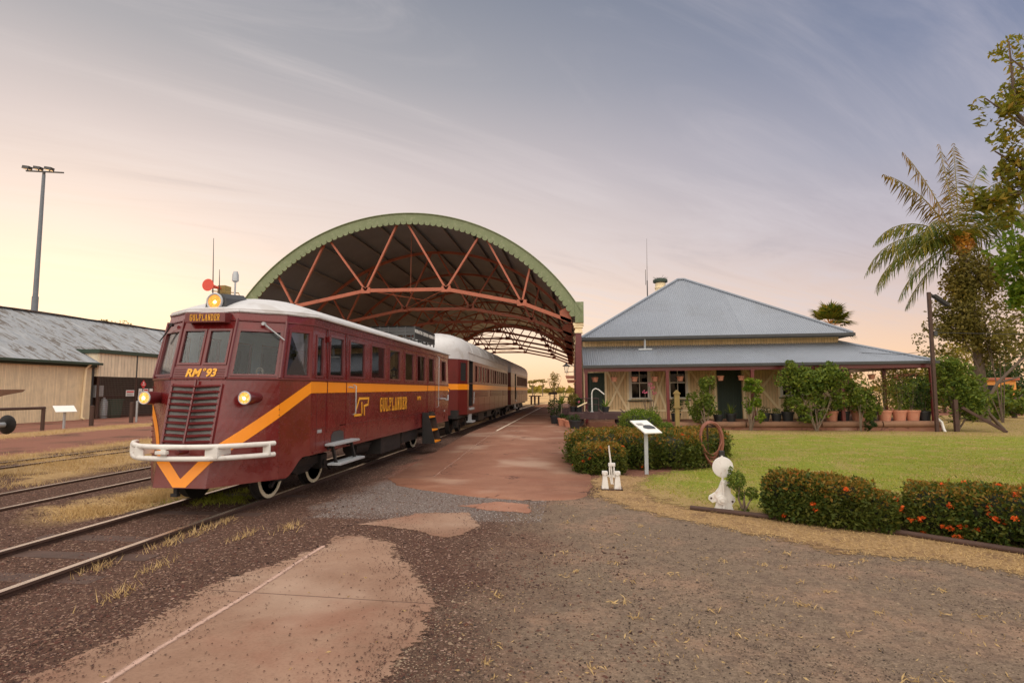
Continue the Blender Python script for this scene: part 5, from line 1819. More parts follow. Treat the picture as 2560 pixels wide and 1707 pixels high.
# bracket lantern
ltn = thing('platform_lantern', 'old glazed lantern bracketed off the red shed column', 'lantern', (-.28, SY0, 2.3))
lm = MB(); c = Vector((-.28, SY0 - .02, 2.36))
for k in range(4):
    a = PI / 4 + k * PI / 2
    lm.bar(c + Vector((.07 * math.cos(a), .07 * math.sin(a), 0)), c + Vector((.125 * math.cos(a), .125 * math.sin(a), .25)), .014, .014)
lm.lathe(c, [(.16, .25), (.165, .265), (.05, .345), (.04, .37), (.02, .40), (0, .41)], 4)
lm.lathe(c, [(0, -.02), (.08, -.01), (.08, .01), (0, .012)], 8)
lm.tube([c + Vector((.1, 0, .24)), c + Vector((.42, 0, .28))], .012, 6); lm.tube([c + Vector((0, 0, -.01)), c + Vector((.2, 0, .02)), c + Vector((.42, 0, .04))], .012, 6)
lm.build('frame', 'darkgrey', ltn)
gmn = MB()
for k in range(4):
    a = PI / 4 + k * PI / 2; a2 = a + PI / 2
    gmn.quad(c + Vector((.066 * math.cos(a), .066 * math.sin(a), .005)), c + Vector((.066 * math.cos(a2), .066 * math.sin(a2), .005)), c + Vector((.12 * math.cos(a2), .12 * math.sin(a2), .245)), c + Vector((.12 * math.cos(a), .12 * math.sin(a), .245)))
gmn.build('pane', 'glass', ltn)
# ================================================================== STATION HOUSE
HX = .5
hs_ = thing('station_house', 'cream timber station building with grey hipped iron roof and verandah', 'building', (HX, 24.5, 0))
X0, X1, YF, YW, YB = .5, 11.75, 24.5, 27.0, 35.2
FZ = .28
# front wall with openings
OP = {'door1': (.62, 1.45, FZ, 2.40), 'w1': (2.62, 3.44, 1.20, 2.52), 'w2': (4.34, 5.12, 1.20, 2.52), 'door2': (6.45, 7.50, FZ, 2.46), 'w3': (9.22, 10.05, 1.28, 2.48)}
mb = MB()
P = lambda x, z: Vector((x, YW, z))
holed(mb, P, list(OP.values()), s0=X0, s1=X1, t0=FZ, t1=4.02)
mb.quad((X1, YW, FZ), (X1, YB, FZ), (X1, YB, 4.02), (X1, YW, 4.02))
mb.quad((X0, YB, FZ), (X0, YW, FZ), (X0, YW, 4.02), (X0, YB, 4.02))
mb.quad((X1, YB, FZ), (X0, YB, FZ), (X0, YB, 4.02), (X1, YB, 4.02))
mb.build('wall', 'creamboards', hs_)
mb = MB(); mb.box(X0 + .1, X1 - .1, YW + .6, YW + .64, FZ, 3.9); mb.build('interior', 'dark', hs_)
# exposed frame: studs, rails and crossed braces
fm = MB()
yv = YW - .028
studs = [.55, 1.50, 2.50, 3.56, 4.22, 5.22, 6.36, 7.60, 9.10, 10.18, 11.70]
for x in studs: fm.box(x - .045, x + .045, yv - .028, yv + .028, FZ, 2.62)
for a, e in ((1.545, 2.455), (3.605, 4.175), (5.265, 6.315), (7.645, 9.055), (10.225, 11.655)):
    fm.box(a, e, yv - .026, yv + .026, .62, .71)
    fm.box(a, e, yv - .026, yv + .026, 2.52, 2.60)
    for p, q in (((a, .72), (e, 2.5)), ((a, 2.5), (e, .72))):
        fm.bar((p[0], yv - (.0 if p[1] < 1 else .004), p[1]), (q[0], yv - (.0 if p[1] < 1 else .004), q[1]), .05, .09, up=(0, 0, 1))
for a, e in ((2.545, 3.515), (4.265, 5.175), (9.145, 10.135)):
    fm.box(a, e, yv - .026, yv + .026, .62, .71)
fm.box(X0, X1, YW - .06, YW - .003, 3.50, 3.60)
fm.box(X0, X1 + .02, YW - .05, YW - .003, 3.88, 3.97)
fm.build('wall_frame', 'creamtrim', hs_)
for k in ('w1', 'w2', 'w3'):
    a, e, z0, z1 = OP[k]
    wf = MB(); ins, n = frame_on(wf, P, (a, e, z0, z1), .055, .03, .10)
    wf.box(a - .09, a, YW - .045, YW - .002, z0 - .05, z1 + .06); wf.box(e, e + .09, YW - .045, YW - .002, z0 - .05, z1 + .06)
    w = wf.build('window', 'offwhite', hs_)
    s_ = MB(); s_.box(a - .14, e + .14, YW - .16, YW - .003, z0 - .10, z0 - .055); s_.build('sill', 'darkgreen', w)
    m_ = MB(); mx = (a + e) / 2; mz = (z0 + z1) / 2 + .06
    m_.box(mx - .016, mx + .016, YW + .02, YW + .045, z0 + .05, z1 - .05); m_.box(a + .05, e - .05, YW + .018, YW + .05, mz - .025, mz + .025)
    m_.build('glazing_bar', 'offwhite', w)
    p_ = MB(); pane_on(p_, ins, n, .05); p_.build('pane', 'glassdark', w)
for k in ('door1', 'door2'):
    a, e, z0, z1 = OP[k]
    d_ = MB(); d_.box(a + .05, e - .05, YW + .05, YW + .09, z0, z1 - .05)
    d_.box(a + .05, e - .05, YW + .035, YW + .05, z0 + .9, z0 + 1.0); d_.box(a + .05, e - .05, YW + .035, YW + .05, z1 - .18, z1 - .08); d_.box(a + .05, e - .05, YW + .035, YW + .05, z0 + .08, z0 + .2)
    dd_ = d_.build('door', 'greenboards', hs_)
    f_ = MB(); f_.box(a, a + .05, YW - .04, YW + .1, z0, z1); f_.box(e - .05, e, YW - .04, YW + .1, z0, z1); f_.box(a + .05, e - .05, YW - .04, YW + .1, z1 - .05, z1); f_.build('door_frame', 'darkgreen', dd_)
# main roof: steep hipped iron roof
EZ, AZ_ = 3.97, 7.38
ey0, ey1, ex0, ex1 = 26.4, 35.9, .42, 12.1
ap0, ap1 = (5.62, 31.1, AZ_), (5.95, 31.1, AZ_)
mb = MB()
corr_face(mb, (ex0, ey0, EZ), (ex1, ey0, EZ), ap0, ap1, .092, .014)
corr_face(mb, (ex1, ey0, EZ), (ex1, ey1, EZ), ap1, ap1, .092, .014)
corr_face(mb, (ex0, ey1, EZ), (ex0, ey0, EZ), ap0, ap0, .092, .014)
corr_face(mb, (ex1, ey1, EZ), (ex0, ey1, EZ), ap1, ap0, .092, .014)
rf = mb.build('roof', 'newroof', hs_)
cp = MB(); cp.sm = True
for a, e in (((ex0, ey0, EZ), ap0), ((ex1, ey0, EZ), ap1), ((ex1, ey1, EZ), ap1), ((ex0, ey1, EZ), ap0)):
    cp.tube([Vector(a) + Vector((0, 0, .02)), Vector(e) + Vector((0, 0, .03))], .065, 8)
cp.tube([Vector(ap0) + Vector((0, 0, .03)), Vector(ap1) + Vector((0, 0, .03))], .065, 8)
cp.build('ridge_capping', 'newroof', rf)
g = MB()
for a, e in (((ex0 - .02, ey0 - .05), (ex1 + .05, ey0 - .05)), ((ex1 + .05, ey0), (ex1 + .05, ey1))):
    g.bar((*a, EZ - .05), (*e, EZ - .05), .11, .12)
g.box(ex0, ex1, ey0 - .02, ey0 + .02, EZ - .16, EZ - .11)
g.build('gutter', 'darkgrey', rf)
sf = MB(); sf.box(ex0 + .05, ex1 - .02, ey0 + .03, YW - .003, EZ - .10, EZ - .08); sf.build('soffit', 'creamtrim', rf)
# chimney and flue aerial
ch = MB(); ch.lathe((4.70, 31, 5.9), [(.27, 0), (.27, 1.0), (.30, 1.02), (.30, 1.10), (.27, 1.12), (.27, 1.34), (.36, 1.36), (.36, 1.42), (.2, 1.5), (0, 1.52)], 20)
cho = ch.build('chimney', 'creamtrim', rf)
cc = MB()
for k in range(60):
    a = rng.uniform(0, 2 * PI); r_ = rng.uniform(.28, .42)
    cc.tube([(4.70, 31, 7.35), (4.70 + r_ * math.cos(a), 31 + r_ * math.sin(a), 7.36 + rng.uniform(-.05, .22))], [.02, .006], 4)
cc.lathe((4.70, 31, 7.22), [(.31, 0), (.38, .04), (.38, .16), (.2, .24), (0, .26)], 16)
cc.build('cowl', 'darkgreen', cho)
# verandah roof: a lower skirt of iron right round the near corner
VZ0, VZ1 = 2.64, 3.62
vx1 = 14.25
mb = MB()
corr_face(mb, (X0 - .06, YF, VZ0), (vx1, YF, VZ0), (X0 - .06, YW - .01, VZ1), (X1 + .02, YW - .01, VZ1), .092, .014)
corr_face(mb, (vx1, YF, VZ0), (vx1, YB, VZ0), (X1 + .02, YW - .01, VZ1), (X1 + .02, YB, VZ1), .092, .014)
vr = mb.build('verandah_roof', 'newroof', hs_)
cp = MB(); cp.tube([(vx1, YF, VZ0 + .02), (X1, YW, VZ1 + .03)], .06, 8); cp.build('ridge_capping', 'newroof', vr)
g = MB(); g.bar((X0 - .08, YF - .05, VZ0 - .05), (vx1 + .1, YF - .05, VZ0 - .05), .11, .11); g.bar((vx1 + .05, YF + .02, VZ0 - .05), (vx1 + .05, YB, VZ0 - .05), .11, .11); g.build('gutter', 'darkgrey', vr)
bm_ = MB(); bm_.box(X0 - .04, vx1 - .1, YF + .03, YF + .12, VZ0 - .26, VZ0 - .11); bm_.box(vx1 - .19, vx1 - .1, YF + .12, YB, VZ0 - .26, VZ0 - .11); bm_.build('verandah_beam', 'maroon_trim', hs_)
for k in range(11):
    x = .8 + k * 1.2
    r_ = MB(); yt = YW - .06 if x < X1 else YF + (YW - YF) * max(.2, (vx1 - x) / (vx1 - X1))
    zt = VZ0 + (VZ1 - VZ0) * (yt - YF) / (YW - YF)
    r_.bar((x, YF + .02, VZ0 - .06), (x, yt, zt - .06), .05, .09); r_.build('rafter', 'creamtrim', vr)
for x, y, m_ in ((.56, YF + .08, 'maroon_trim'), (3.89, YF + .08, 'maroon_trim'), (7.28, YF + .08, 'maroon_trim'), (10.72, YF + .08, 'maroon_trim'), (14.10, YF + .08, 'maroon_trim'), (14.10, YF + 3.6, 'maroon_trim'), (14.10, YF + 7.0, 'maroon_trim')):
    p = MB(); p.box(x - .06, x + .06, y - .06, y + .06, FZ - .02, VZ0 - .12); p.box(x - .08, x + .08, y - .08, y + .08, VZ0 - .32, VZ0 - .27)
    p.build('verandah_post', m_, hs_)
fl = MB(); fl.box(X0 - .1, vx1, YF + .16, YB, -.1, FZ); fl.build('verandah_floor', 'redconcrete', hs_)
lg_ = MB()
for a, e in ((4.2, 6.9), (6.95, 9.8), (9.85, 12.1), (12.15, 14.3)):
    lg_ = MB(); lg_.tube([(a, YF + .04, .16), ((a + e) / 2, YF + .02, .17), (e, YF + .04, .16)], .125, 10); lg_.build('edging_log', 'log', hs_)
lb = MB(); lb.box(4.2, 14.3, YF, YF + .155, -.2, .06); lb.build('plinth', 'redconcrete', hs_)
sp = MB(); sp.tube([(3.25, YW - .62, EZ - .1), (3.25, YW - .55, VZ1 - .20)], .045, 8); sp.box(2.95, 3.55, YW - .72, YW - .56, VZ1 - .25, VZ1 - .18); sp.build('downpipe', 'galv', hs_)
hs_.rotation_euler = (0, R(-.55), 0)
def htilt(x): return (x - HX) * math.tan(R(.55))
am = thing('radio_mast', 'thin radio whip mast rising behind the station roof beside its chimney', 'aerial', (4.08, 32, 0))
m_ = MB(); m_.tube([(4.08, 32.0, 0), (4.08, 32, 7.6)], .03, 8); m_.build('pole', 'darkgrey', am)
m_ = MB(); m_.tube([(4.08, 32, 7.6), (4.1, 32, 9.95)], [.016, .006], 6); m_.build('whip', 'darkgrey', am)
m_ = MB(); m_.tube([(4.0, 32, 7.35), (4.0, 32, 8.2)], .014, 6); m_.build('dipole', 'darkgrey', am)

# ================================================================== SHEDS ON THE LEFT
gs = thing('goods_shed', 'long cream iron goods shed with streaky weathered grey roof', 'shed', (-27, 30, 0))
mb = MB(); mb.quad((-27, -6, -.1), (-27, 30.2, -.1), (-27, 30.2, 3.06), (-27, -6, 3.06)); mb.quad((-27, 30.2, -.1), (-39, 30.2, -.1), (-39, 30.2, 3.06), (-27, 30.2, 3.06)); mb.build('wall', 'creamcorr', gs)
mb = MB(); corr_face(mb, (-26.65, -6, 3.14), (-26.65, 30.3, 3.14), (-33, -6, 6.42), (-33, 30.3, 6.42), .12, .018)
corr_face(mb, (-28.28, 30.3, 3.98), (-28.28, 56, 3.98), (-33, 30.3, 6.42), (-33, 56, 6.42), .12, .018)
corr_face(mb, (-39.3, 56, 3.14), (-39.3, -6, 3.14), (-33, 56, 6.42), (-33, -6, 6.42), .12, .018)
r_ = mb.build('roof', 'oldroof', gs)
mb = MB(); mb.sm = True
for y in range(-6, 56, 2): mb.bar((-33, y, 6.46 + .02 * math.sin(y)), (-33, y + 2, 6.46 + .02 * math.sin(y + 2)), .5, .03)
mb.build('ridge_capping', 'oldroof', r_)
mb = MB(); mb.box(-26.68, -26.52, -6, 30.35, 3.02, 3.15); mb.box(-26.9, -26.85, -6, 30.3, 2.9, 3.06); mb.build('gutter', 'darkgreen', r_)
mb = MB(); mb.tube([(-26.6, 29.6, 3.05), (-26.85, 29.55, 2.8), (-26.9, 29.5, .1), (-26.7, 29.5, .03)], .06, 8); mb.build('downpipe', 'creamtrim', gs)
mb = MB(); mb.box(-27.06, -26.96, 30.12, 30.24, -.1, 3.06); mb.build('corner_post', 'darkgrey', gs)
an = thing('cage_annex', 'flat fronted annex of the goods shed with ribbed cream top over dark wire cage', 'shed', (-26.8, 38, 0))
AXX = -26.8
mb = MB(); mb.box(AXX - .06, AXX, 30.35, 33.2, 2.40, 3.72); mb.box(AXX - .06, AXX, 33.28, 46, 2.40, 3.72); mb.box(AXX - 3.0, AXX - .06, 30.32, 30.38, 2.4, 3.72); mb.build('upper_wall', 'creamcorr_wide', an)
mb = MB(); mb.box(AXX - 3.2, AXX + .12, 30.2, 46, 3.72, 3.94); mb.build('fascia', 'darkgreen', an)
mb = MB(); mb.box(AXX - .05, AXX + .03, 33.2, 33.28, 2.3, 3.72); mb.build('cover_strip', 'darkgrey', an)
def cage_mat():
    m, b, out = new_mat('wire_mesh')
    co = b.n('ShaderNodeTexCoord').outputs['Object']
    x, y, z = b.sep(co)
    fy = b.m('ABSOLUTE', b.m('SUBTRACT', b.m('FRACT', b.m('MULTIPLY', y, 9)), .5)); fz = b.m('ABSOLUTE', b.m('SUBTRACT', b.m('FRACT', b.m('MULTIPLY', z, 9)), .5))
    w = b.m('GREATER_THAN', b.m('MAXIMUM', fy, fz), .42)
    t = b.n('ShaderNodeBsdfTransparent'); p = b.n('ShaderNodeBsdfPrincipled'); p.inputs['Base Color'].default_value = (.16, .13, .11, 1)
    mx = b.n('ShaderNodeMixShader'); b.put(mx.inputs[0], w); b.nt.links.new(t.outputs[0], mx.inputs[1]); b.nt.links.new(p.outputs[0], mx.inputs[2]); b.nt.links.new(mx.outputs[0], out.inputs[0])
    return m
MT['cage'] = cage_mat()
mb = MB(); mb.quad((AXX, 30.4, .12), (AXX, 46, .12), (AXX, 46, 2.4), (AXX, 30.4, 2.4)); mb.build('wire_screen', 'cage', an)
mb = MB()
for y in (30.38, 33.24, 36.2, 39.2, 42.2, 45.9): mb.box(AXX - .05, AXX + .05, y - .05, y + .05, -.2, 2.4)
for z in (.12, 1.25): mb.box(AXX - .02, AXX + .02, 30.4, 46, z - .025, z + .025)
mb.build('cage_frame', 'rust', an)
mb = MB(); mb.box(AXX - 2.95, AXX - 2.9, 30.4, 46, -.1, 3.8); mb.box(AXX - 2.9, AXX - .1, 45.9, 45.95, -.1, 3.8); mb.build('back_wall', 'rust', an)
def sign(name, label, cat, y0, y1, z0, z1, mat='signwhite', lines=3, red=False, x=AXX + .06):
    t = thing(name, label, cat, (x, (y0 + y1) / 2, z0), 'notices on the wire cage' if cat == 'notice' else None)
    mb = MB(); mb.box(x, x + .012, y0, y1, z0, z1); mb.build('plate', mat, t)
    mb = MB()
    if red: mb.box(x + .012, x + .016, y0 + .04, y1 - .04, z1 - .14, z1 - .05); mb.build('heading', 'signred', t); mb = MB()
    for k in range(lines):
        zz = z1 - .20 - k * (z1 - z0 - .24) / max(1, lines - 1) if lines > 1 else (z0 + z1) / 2
        mb.box(x + .012, x + .015, y0 + .06, y1 - .06 - .05 * (k % 2), zz - .012, zz + .012)
    mb.build('small_print', 'signblack', t)
sign('notice', 'largest white notice with red heading left of the cage post', 'notice', 32.4, 33.05, 1.25, 1.62, red=True)
sign('notice', 'tall white notice just right of the cage post, leftmost of that row', 'notice', 33.42, 33.72, 1.28, 1.72, lines=4)
sign('notice', 'wide white notice with red heading in the row under the red diamond', 'notice', 33.82, 34.22, 1.40, 1.72, red=True)
sign('notice', 'narrow tall white notice, middle of the row on the cage', 'notice', 34.34, 34.62, 1.30, 1.72, lines=4)
sign('notice', 'wide white notice near the railcar lamp with red heading', 'notice', 34.75, 35.2, 1.40, 1.72, red=True)
sign('notice', 'last white notice on the cage, half hidden by the railcar', 'notice', 35.35, 35.7, 1.38, 1.70, lines=3)
dm = thing('hazard_diamond', 'red diamond hazard sign above the white notices on the cage', 'hazard sign', (AXX + .06, 33.8, 1.95))
mb = MB(); mb.prism([(AXX + .06, 33.8, 1.70), (AXX + .06, 34.05, 1.98), (AXX + .06, 33.8, 2.26), (AXX + .06, 33.55, 1.98)], (.012, 0, 0)); mb.build('plate', 'signred', dm)
mb = MB(); mb.box(AXX + .073, AXX + .077, 33.68, 33.92, 1.94, 1.98); mb.prism([(AXX + .072, 33.8, 2.02), (AXX + .072, 33.86, 2.06), (AXX + .072, 33.8, 2.16), (AXX + .072, 33.75, 2.06)], (.004, 0, 0)); mb.build('symbol', 'signwhite', dm)
bx = thing('meter_box', 'pale grey electrical box at the left end inside the cage', 'meter box', (AXX - .5, 30.8, 1.3))
mb = MB(); mb.box(AXX - .6, AXX - .3, 30.55, 31.15, 1.2, 1.9, .02); mb.build('case', 'galv', bx); mb = MB(); mb.tube([(AXX - .4, 30.85, 1.2), (AXX - .4, 30.85, -.1)], .03, 6); mb.build('conduit', 'galv', bx)
bn = thing('wheelie_bin', 'dark green bin standing inside the cage by the post', 'bin', (AXX - .8, 32.4, 0))
mb = MB(); mb.prism([(AXX - .5, 32.05, -.05), (AXX - .5, 32.75, -.05), (AXX - .45, 32.85, 1.0), (AXX - .45, 31.95, 1.0)], (-.6, 0, 0)); mb.build('tub', 'tealbin', bn); mb = MB(); mb.box(AXX - 1.1, AXX - .4, 31.9, 32.9, 1.0, 1.08, .02); mb.build('lid', 'tealbin', bn)
tk = thing('gas_cylinder', 'pale grey tall cylinder inside the cage beside the bin', 'cylinder', (AXX - .6, 31.55, 0))
mb = MB(); mb.lathe((AXX - .6, 31.55, -.05), [(.0, 0), (.2, .02), (.2, 1.0), (.12, 1.15), (.06, 1.2), (.06, 1.28), (0, 1.28)], 14); mb.build('shell', 'galv', tk); mb = MB(); mb.box(AXX - .65, AXX - .55, 31.5, 31.6, 1.23, 1.34); mb.build('valve', 'rust', tk)
# pipe barrier, posts, sign, mast, wagon
pf = thing('pipe_barrier', 'low brown pipe barrier at left edge in front of the cream shed', 'barrier', (-21.3, 21.5, 0))
for y in (21.5, 17.5, 13.5):
    mb = MB(); mb.tube([(-21.3, y, -.3), (-21.3, y, .88)], .07, 8); mb.build('post', 'rust', pf)
mb = MB(); mb.tube([(-21.3, 10, .90), (-21.3, 21.56, .90)], .055, 8); mb.build('rail', 'rust', pf)
for (x, y, h, lab, m_) in ((-21.75, 24.4, .9, 'stout brown post at the corner of the cream shed', 'rust'), (-22.0, 27.1, 1.0, 'brown post before the cage, paired with a pale pipe post', 'rust'), (-22.2, 27.7, 1.05, 'thin pale galvanised post before the cage', 'galv')):
    t = thing('bollard', lab, 'bollard', (x, y, 0))
    mb = MB(); mb.tube([(x, y, -.2), (x, y, h)], .09 if m_ == 'rust' else .05, 10); mb.build('post', m_, t)
    mb = MB(); mb.lathe((x, y, h), [(.095 if m_ == 'rust' else .055, -.03), (.095 if m_ == 'rust' else .055, .01), (0, .03)], 10); mb.build('cap', m_, t)
def lectern(label, x, y, h, yaw, w, d, name='info_sign', picture=True, tilt=30):
    t = thing(name, label, 'information sign', (x, y, 0))
    mb = MB(); mb.box(x - .035, x + .035, y - .035, y + .035, -.1, h, .004); mb.build('post', 'galv', t)
    cs, sn = math.cos(yaw), math.sin(yaw); ct, s2 = math.cos(R(tilt)), math.sin(R(tilt))
    def Q(a, b_, k):  # a across, b_ up the panel
        lx_, ly_, lz = a, b_ * ct - k * s2, b_ * s2 + k * ct
        return Vector((x + lx_ * cs - ly_ * sn, y + lx_ * sn + ly_ * cs, h + .02 + lz))
    mb = MB(); vs = [Q(a, e, k) for k in (0, .02) for a, e in ((-w / 2, -d / 2), (w / 2, -d / 2), (w / 2, d / 2), (-w / 2, d / 2))]
    mb.add(vs, [(3, 2, 1, 0), (4, 5, 6, 7), (0, 1, 5, 4), (1, 2, 6, 5), (2, 3, 7, 6), (3, 0, 4, 7)]); pn = mb.build('panel', 'signwhite', t)
    if picture:
        mb = MB(); pts = [(-.02, -.11), (.16, -.11), (.18, -.02), (.12, .05), (.02, .06), (-.06, .02), (-.10, -.06)]
        mb.prism([Q(a, e, .0215) for a, e in pts], Q(0, 0, .023) - Q(0, 0, .0215)); mb.build('photograph', 'darkgrey', pn)
        mb = MB()
        for k in range(6): mb.add([Q(-w / 2 + .04, .13 - k * .018, .0225), Q(-w / 2 + .20, .13 - k * .018, .0225), Q(-w / 2 + .20, .137 - k * .018, .0225), Q(-w / 2 + .04, .137 - k * .018, .0225)], [(0, 1, 2, 3)])
        mb.build('small_print', 'darkgrey', pn)
    return t
lectern('small white lectern sign on a post before the cream goods shed', -21.4, 22.6, .80, R(60), .75, .5, picture=False)
ms = thing('floodlight_mast', 'tall slender steel floodlight mast behind the goods shed roof', 'floodlight mast', (-49.15, 48, 0))
mb = MB(); mb.tube([(-49.15, 48, 0), (-49.15, 48, 10.2)], [.30, .27], 12); mb.tube([(-49.15, 48, 10.2), (-49.15, 48, 21.7)], [.22, .14], 12); mb.build('pole', 'mast', ms)
mb = MB(); mb.bar((-50.6, 47.6, 22.0), (-47.5, 48.4, 22.0), .10, .12); mb.tube([(-49.15, 48, 21.6), (-49.15, 48, 22.0)], .12, 8); mb.build('crossbar', 'darkgrey', ms)
for a, dz_ in ((-1.35, .15), (-.45, .15), (.45, .15)):
    mb = MB(); x, y = -49.15 + a, 48 + a * .26
    mb.prism([(x - .45, y - .2, 22.25), (x + .25, y - .2, 22.12), (x + .3, y - .2, 22.40), (x - .38, y - .2, 22.52)], (0, .42, 0)); mb.tube([(x, y, 22.0), (x, y, 22.3)], .05, 6)
    mb.build('floodlight', 'darkgrey', ms)
wg = thing('flat_wagon', 'old flat wagon at left edge showing deck end and dark round buffer', 'wagon', (-12.3, 11.4, 0))
mb = MB(); mb.box(-13.1, -11.5, 3, 9.9, 1.50, 1.62); mb.prism([(-13.1, 9.9, 1.62), (-13.1, 11.15, 1.62), (-13.1, 11.1, 1.57), (-13.1, 10.7, 1.50), (-13.1, 9.9, 1.28)], (1.6, 0, 0)); mb.build('deck', 'log', wg)
mb = MB()
for x in (-12.9, -11.7): mb.box(x - .06, x + .06, 3, 9.8, 1.10, 1.50)
mb.box(-13.0, -11.6, 9.7, 9.85, .70, 1.36); mb.build('frame', 'rust', wg)
mb = MB(); mb.lathe((-12.3, 9.85, .86), [(.13, 0), (.11, .1), (.10, 1.15), (.055, 1.2), (.055, 1.68)], 14, 'y'); bf_ = mb.build('buffer', 'galv', wg)
mb = MB(); mb.lathe((-12.3, 11.55, .86), [(.06, -.06), (.20, -.015), (.21, 0), (.20, .03), (.1, .05), (0, .055)], 20, 'y'); mb.build('buffer_disc', 'black', bf_)
for y in (4.5, 9.2):
    for sd in (1, -1):
        mb = MB(); mb.lathe((-12.3 + sd * .45, y, .36), [(.38, -.05), (.36, .05), (.1, .06), (0, .06)], 20, 'x'); mb.build('wheel', 'black', wg)
# ================================================================== GARDEN FURNITURE AND PLATFORM THINGS
t = thing('lever_frame', 'small white point lever frame on a rusty base beside the red path', 'point lever', (.61, 9.6, 0))
mb = MB(); mb.box(.44, .78, 9.58, 9.63, .0, .025); mb.box(.44, .48, 9.58, 9.95, .0, .02); mb.box(.74, .78, 9.58, 9.95, 0, .02); mb.build('base_frame', 'rust', t)
for x in (.50, .70):
    mb = MB(); mb.prism([(x - .055, 9.62, .02), (x + .055, 9.62, .02), (x + .03, 9.65, .25), (x - .03, 9.65, .25)], (0, .14, 0))
    mb.box(x - .045, x + .045, 9.63, 9.80, .24, .29, .01); mb.lathe((x, 9.62, .265), [(.03, 0), (.028, .02)], 10, 'y'); mb.build('pedestal', 'whitecast', t)
mb = MB(); mb.tube([(.62, 9.68, .10), (.60, 9.66, .38), (.565, 9.64, .71)], [.016, .014, .011], 8); mb.build('lever', 'whitecast', t)
mb = MB(); mb.box(.565, .585, 9.64, 9.70, .20, .42); mb.box(.635, .655, 9.64, 9.70, .20, .42); mb.box(.555, .665, 9.63, 9.71, .38, .43, .01); mb.tube([(.52, 9.68, .22), (.70, 9.68, .22)], .018, 8); mb.tube([(.585, 9.67, .2), (.60, 9.66, .1), (.64, 9.66, .1)], .012, 6); mb.build('quadrant', 'whitecast', t)
lectern('grey post with sloping white picture panel in front of the long hedge', 1.39, 11.55, .87, R(-52 + 90 - 8), .40, .52, tilt=24)
# white disc point indicator
t = thing('point_indicator', 'white cast point indicator with round disc on top at lawn corner', 'signal', (1.95, 8.05, 0))
O = Vector((1.95, 8.05, 0))
prof = [(-.10, .0), (.02, -.0), (.06, .02), (.14, .0), (.11, .10), (.13, .13), (.155, .15), (.15, .20), (.10, .26), (.085, .42), (-.012, .42), (-.05, .32), (-.10, .26), (-.175, .215), (-.185, .17), (-.14, .13), (-.085, .145), (-.09, .11), (-.115, .04)]
mb = MB(); mb.prism([O + Vector((a, -.02, h)) for a, h in prof], (0, .04, 0)); mb.box(O.x - .012, O.x + .012, O.y - .05, O.y - .02, .01, .40); bd_ = mb.build('bracket', 'whitecast', t)
mb = MB(); mb.lathe(O + Vector((-.02, 0, .17)), [(.03, -.075), (.035, -.06), (.06, -.055), (.065, -.03), (.065, -.015)], 16, 'y'); mb.build('bearing_cap', 'whitecast', t)
mb = MB(); mb.tube([O + Vector((.005, 0, .40)), O + Vector((.005, 0, .74))], .014, 8); mb.build('spindle', 'whitecast', t)
mb = MB(); mb.lathe(O + Vector((.01, 0, .59)), [(0, -.03), (.03, -.028), (.132, -.014), (.136, -.006), (.132, .004), (0, .006)], 32, 'y'); mb.build('disc', 'whitecast', t)
mb = MB(); mb.box(O.x - .02, O.x + .045, O.y + .01, O.y + .08, .70, .80, .005); mb.build('lamp_housing', 'black', t)
mb = MB()
for a, h in ((-.155, .19), (.115, .15), (-.08, .03), (.09, .03)): mb.lathe(O + Vector((a, -.02, h)), [(.014, -.012), (.012, 0)], 8, 'y')
mb.build('bolt', 'rust', bd_)
# garden edging pipe
t = thing('edging_pipe', 'rusty brown pipe laid along the front of the flowering hedges', 'pipe', (2.9, 7.4, 0))
mb = MB(); mb.tube([(1.56, 8.19, .03), (2.34, 7.73, .035), (3.0, 7.36, .03), (3.6, 7.02, .03), (4.33, 6.36, .03), (5.3, 5.6, .03)], .032, 10); mb.build('pipe', 'rust', t)
mb = MB(); mb.lathe((2.9, 7.415, .032), [(.04, -.05), (.04, .05)], 10, 'x'); mb.build('joint', 'rust', t)
# hose hung in a coil on its stand
t = thing('hose_stand', 'steel stake stand holding the coiled hose behind the hedge end', 'stand', (2.80, 12.55, 0))
mb = MB(); mb.tube([(2.78, 12.6, 0), (2.78, 12.6, .95)], .018, 8); mb.tube([(2.70, 12.45, .86), (2.78, 12.6, .93), (2.90, 12.45, .86)], .015, 6); mb.box(2.64, 2.94, 12.42, 12.5, .84, .87); mb.build('stake', 'rust', t)
t = thing('garden_hose', 'coiled red brown hose hanging in loops at the end of the hedge', 'hose', (2.82, 12.4, 0))
for k in range(9):
    mb = MB(); pts = []
    w = .20 + .012 * (k % 3); bot = .30 - .045 * k + .012 * (k % 2)
    yy = 12.36 + .035 * (k % 4)
    for q in range(28):
        a = 2 * PI * q / 28
        z = .60 + math.sin(a) * (.34 if math.sin(a) > 0 else (.60 - max(.05, bot)))
        xo = .05 * (1 - (z - .05) / .9) * (k / 8)
        pts.append((2.80 + xo + w * math.cos(a) * (1 - .10 * (math.sin(a) < -.3)), yy + .02 * math.sin(3 * a + k), z + .012 * (k % 3)))
    mb.tube(pts, .016, 7, closed=True)
    mb.build('hose_loop', 'rubberhose', t)
t = thing('short_post', 'short black capped post standing right of the hose coil', 'post', (3.45, 14.2, 0))
mb = MB(); mb.box(3.41, 3.49, 14.16, 14.24, 0, .58); mb.build('post', 'black', t); mb = MB(); mb.box(3.43, 3.47, 14.18, 14.22, .58, .62); mb.build('cap', 'signwhite', t)
t = thing('timber_post', 'yellowed turned timber post with pointed cap behind the hedges', 'post', (2.93, 17, 0))
mb = MB(); mb.box(2.87, 2.99, 16.94, 17.06, 0, 1.10, .012); mb.box(2.86, 3.0, 16.93, 17.07, 1.16, 1.50, .012); mb.build('shaft', 'oldtimber', t)
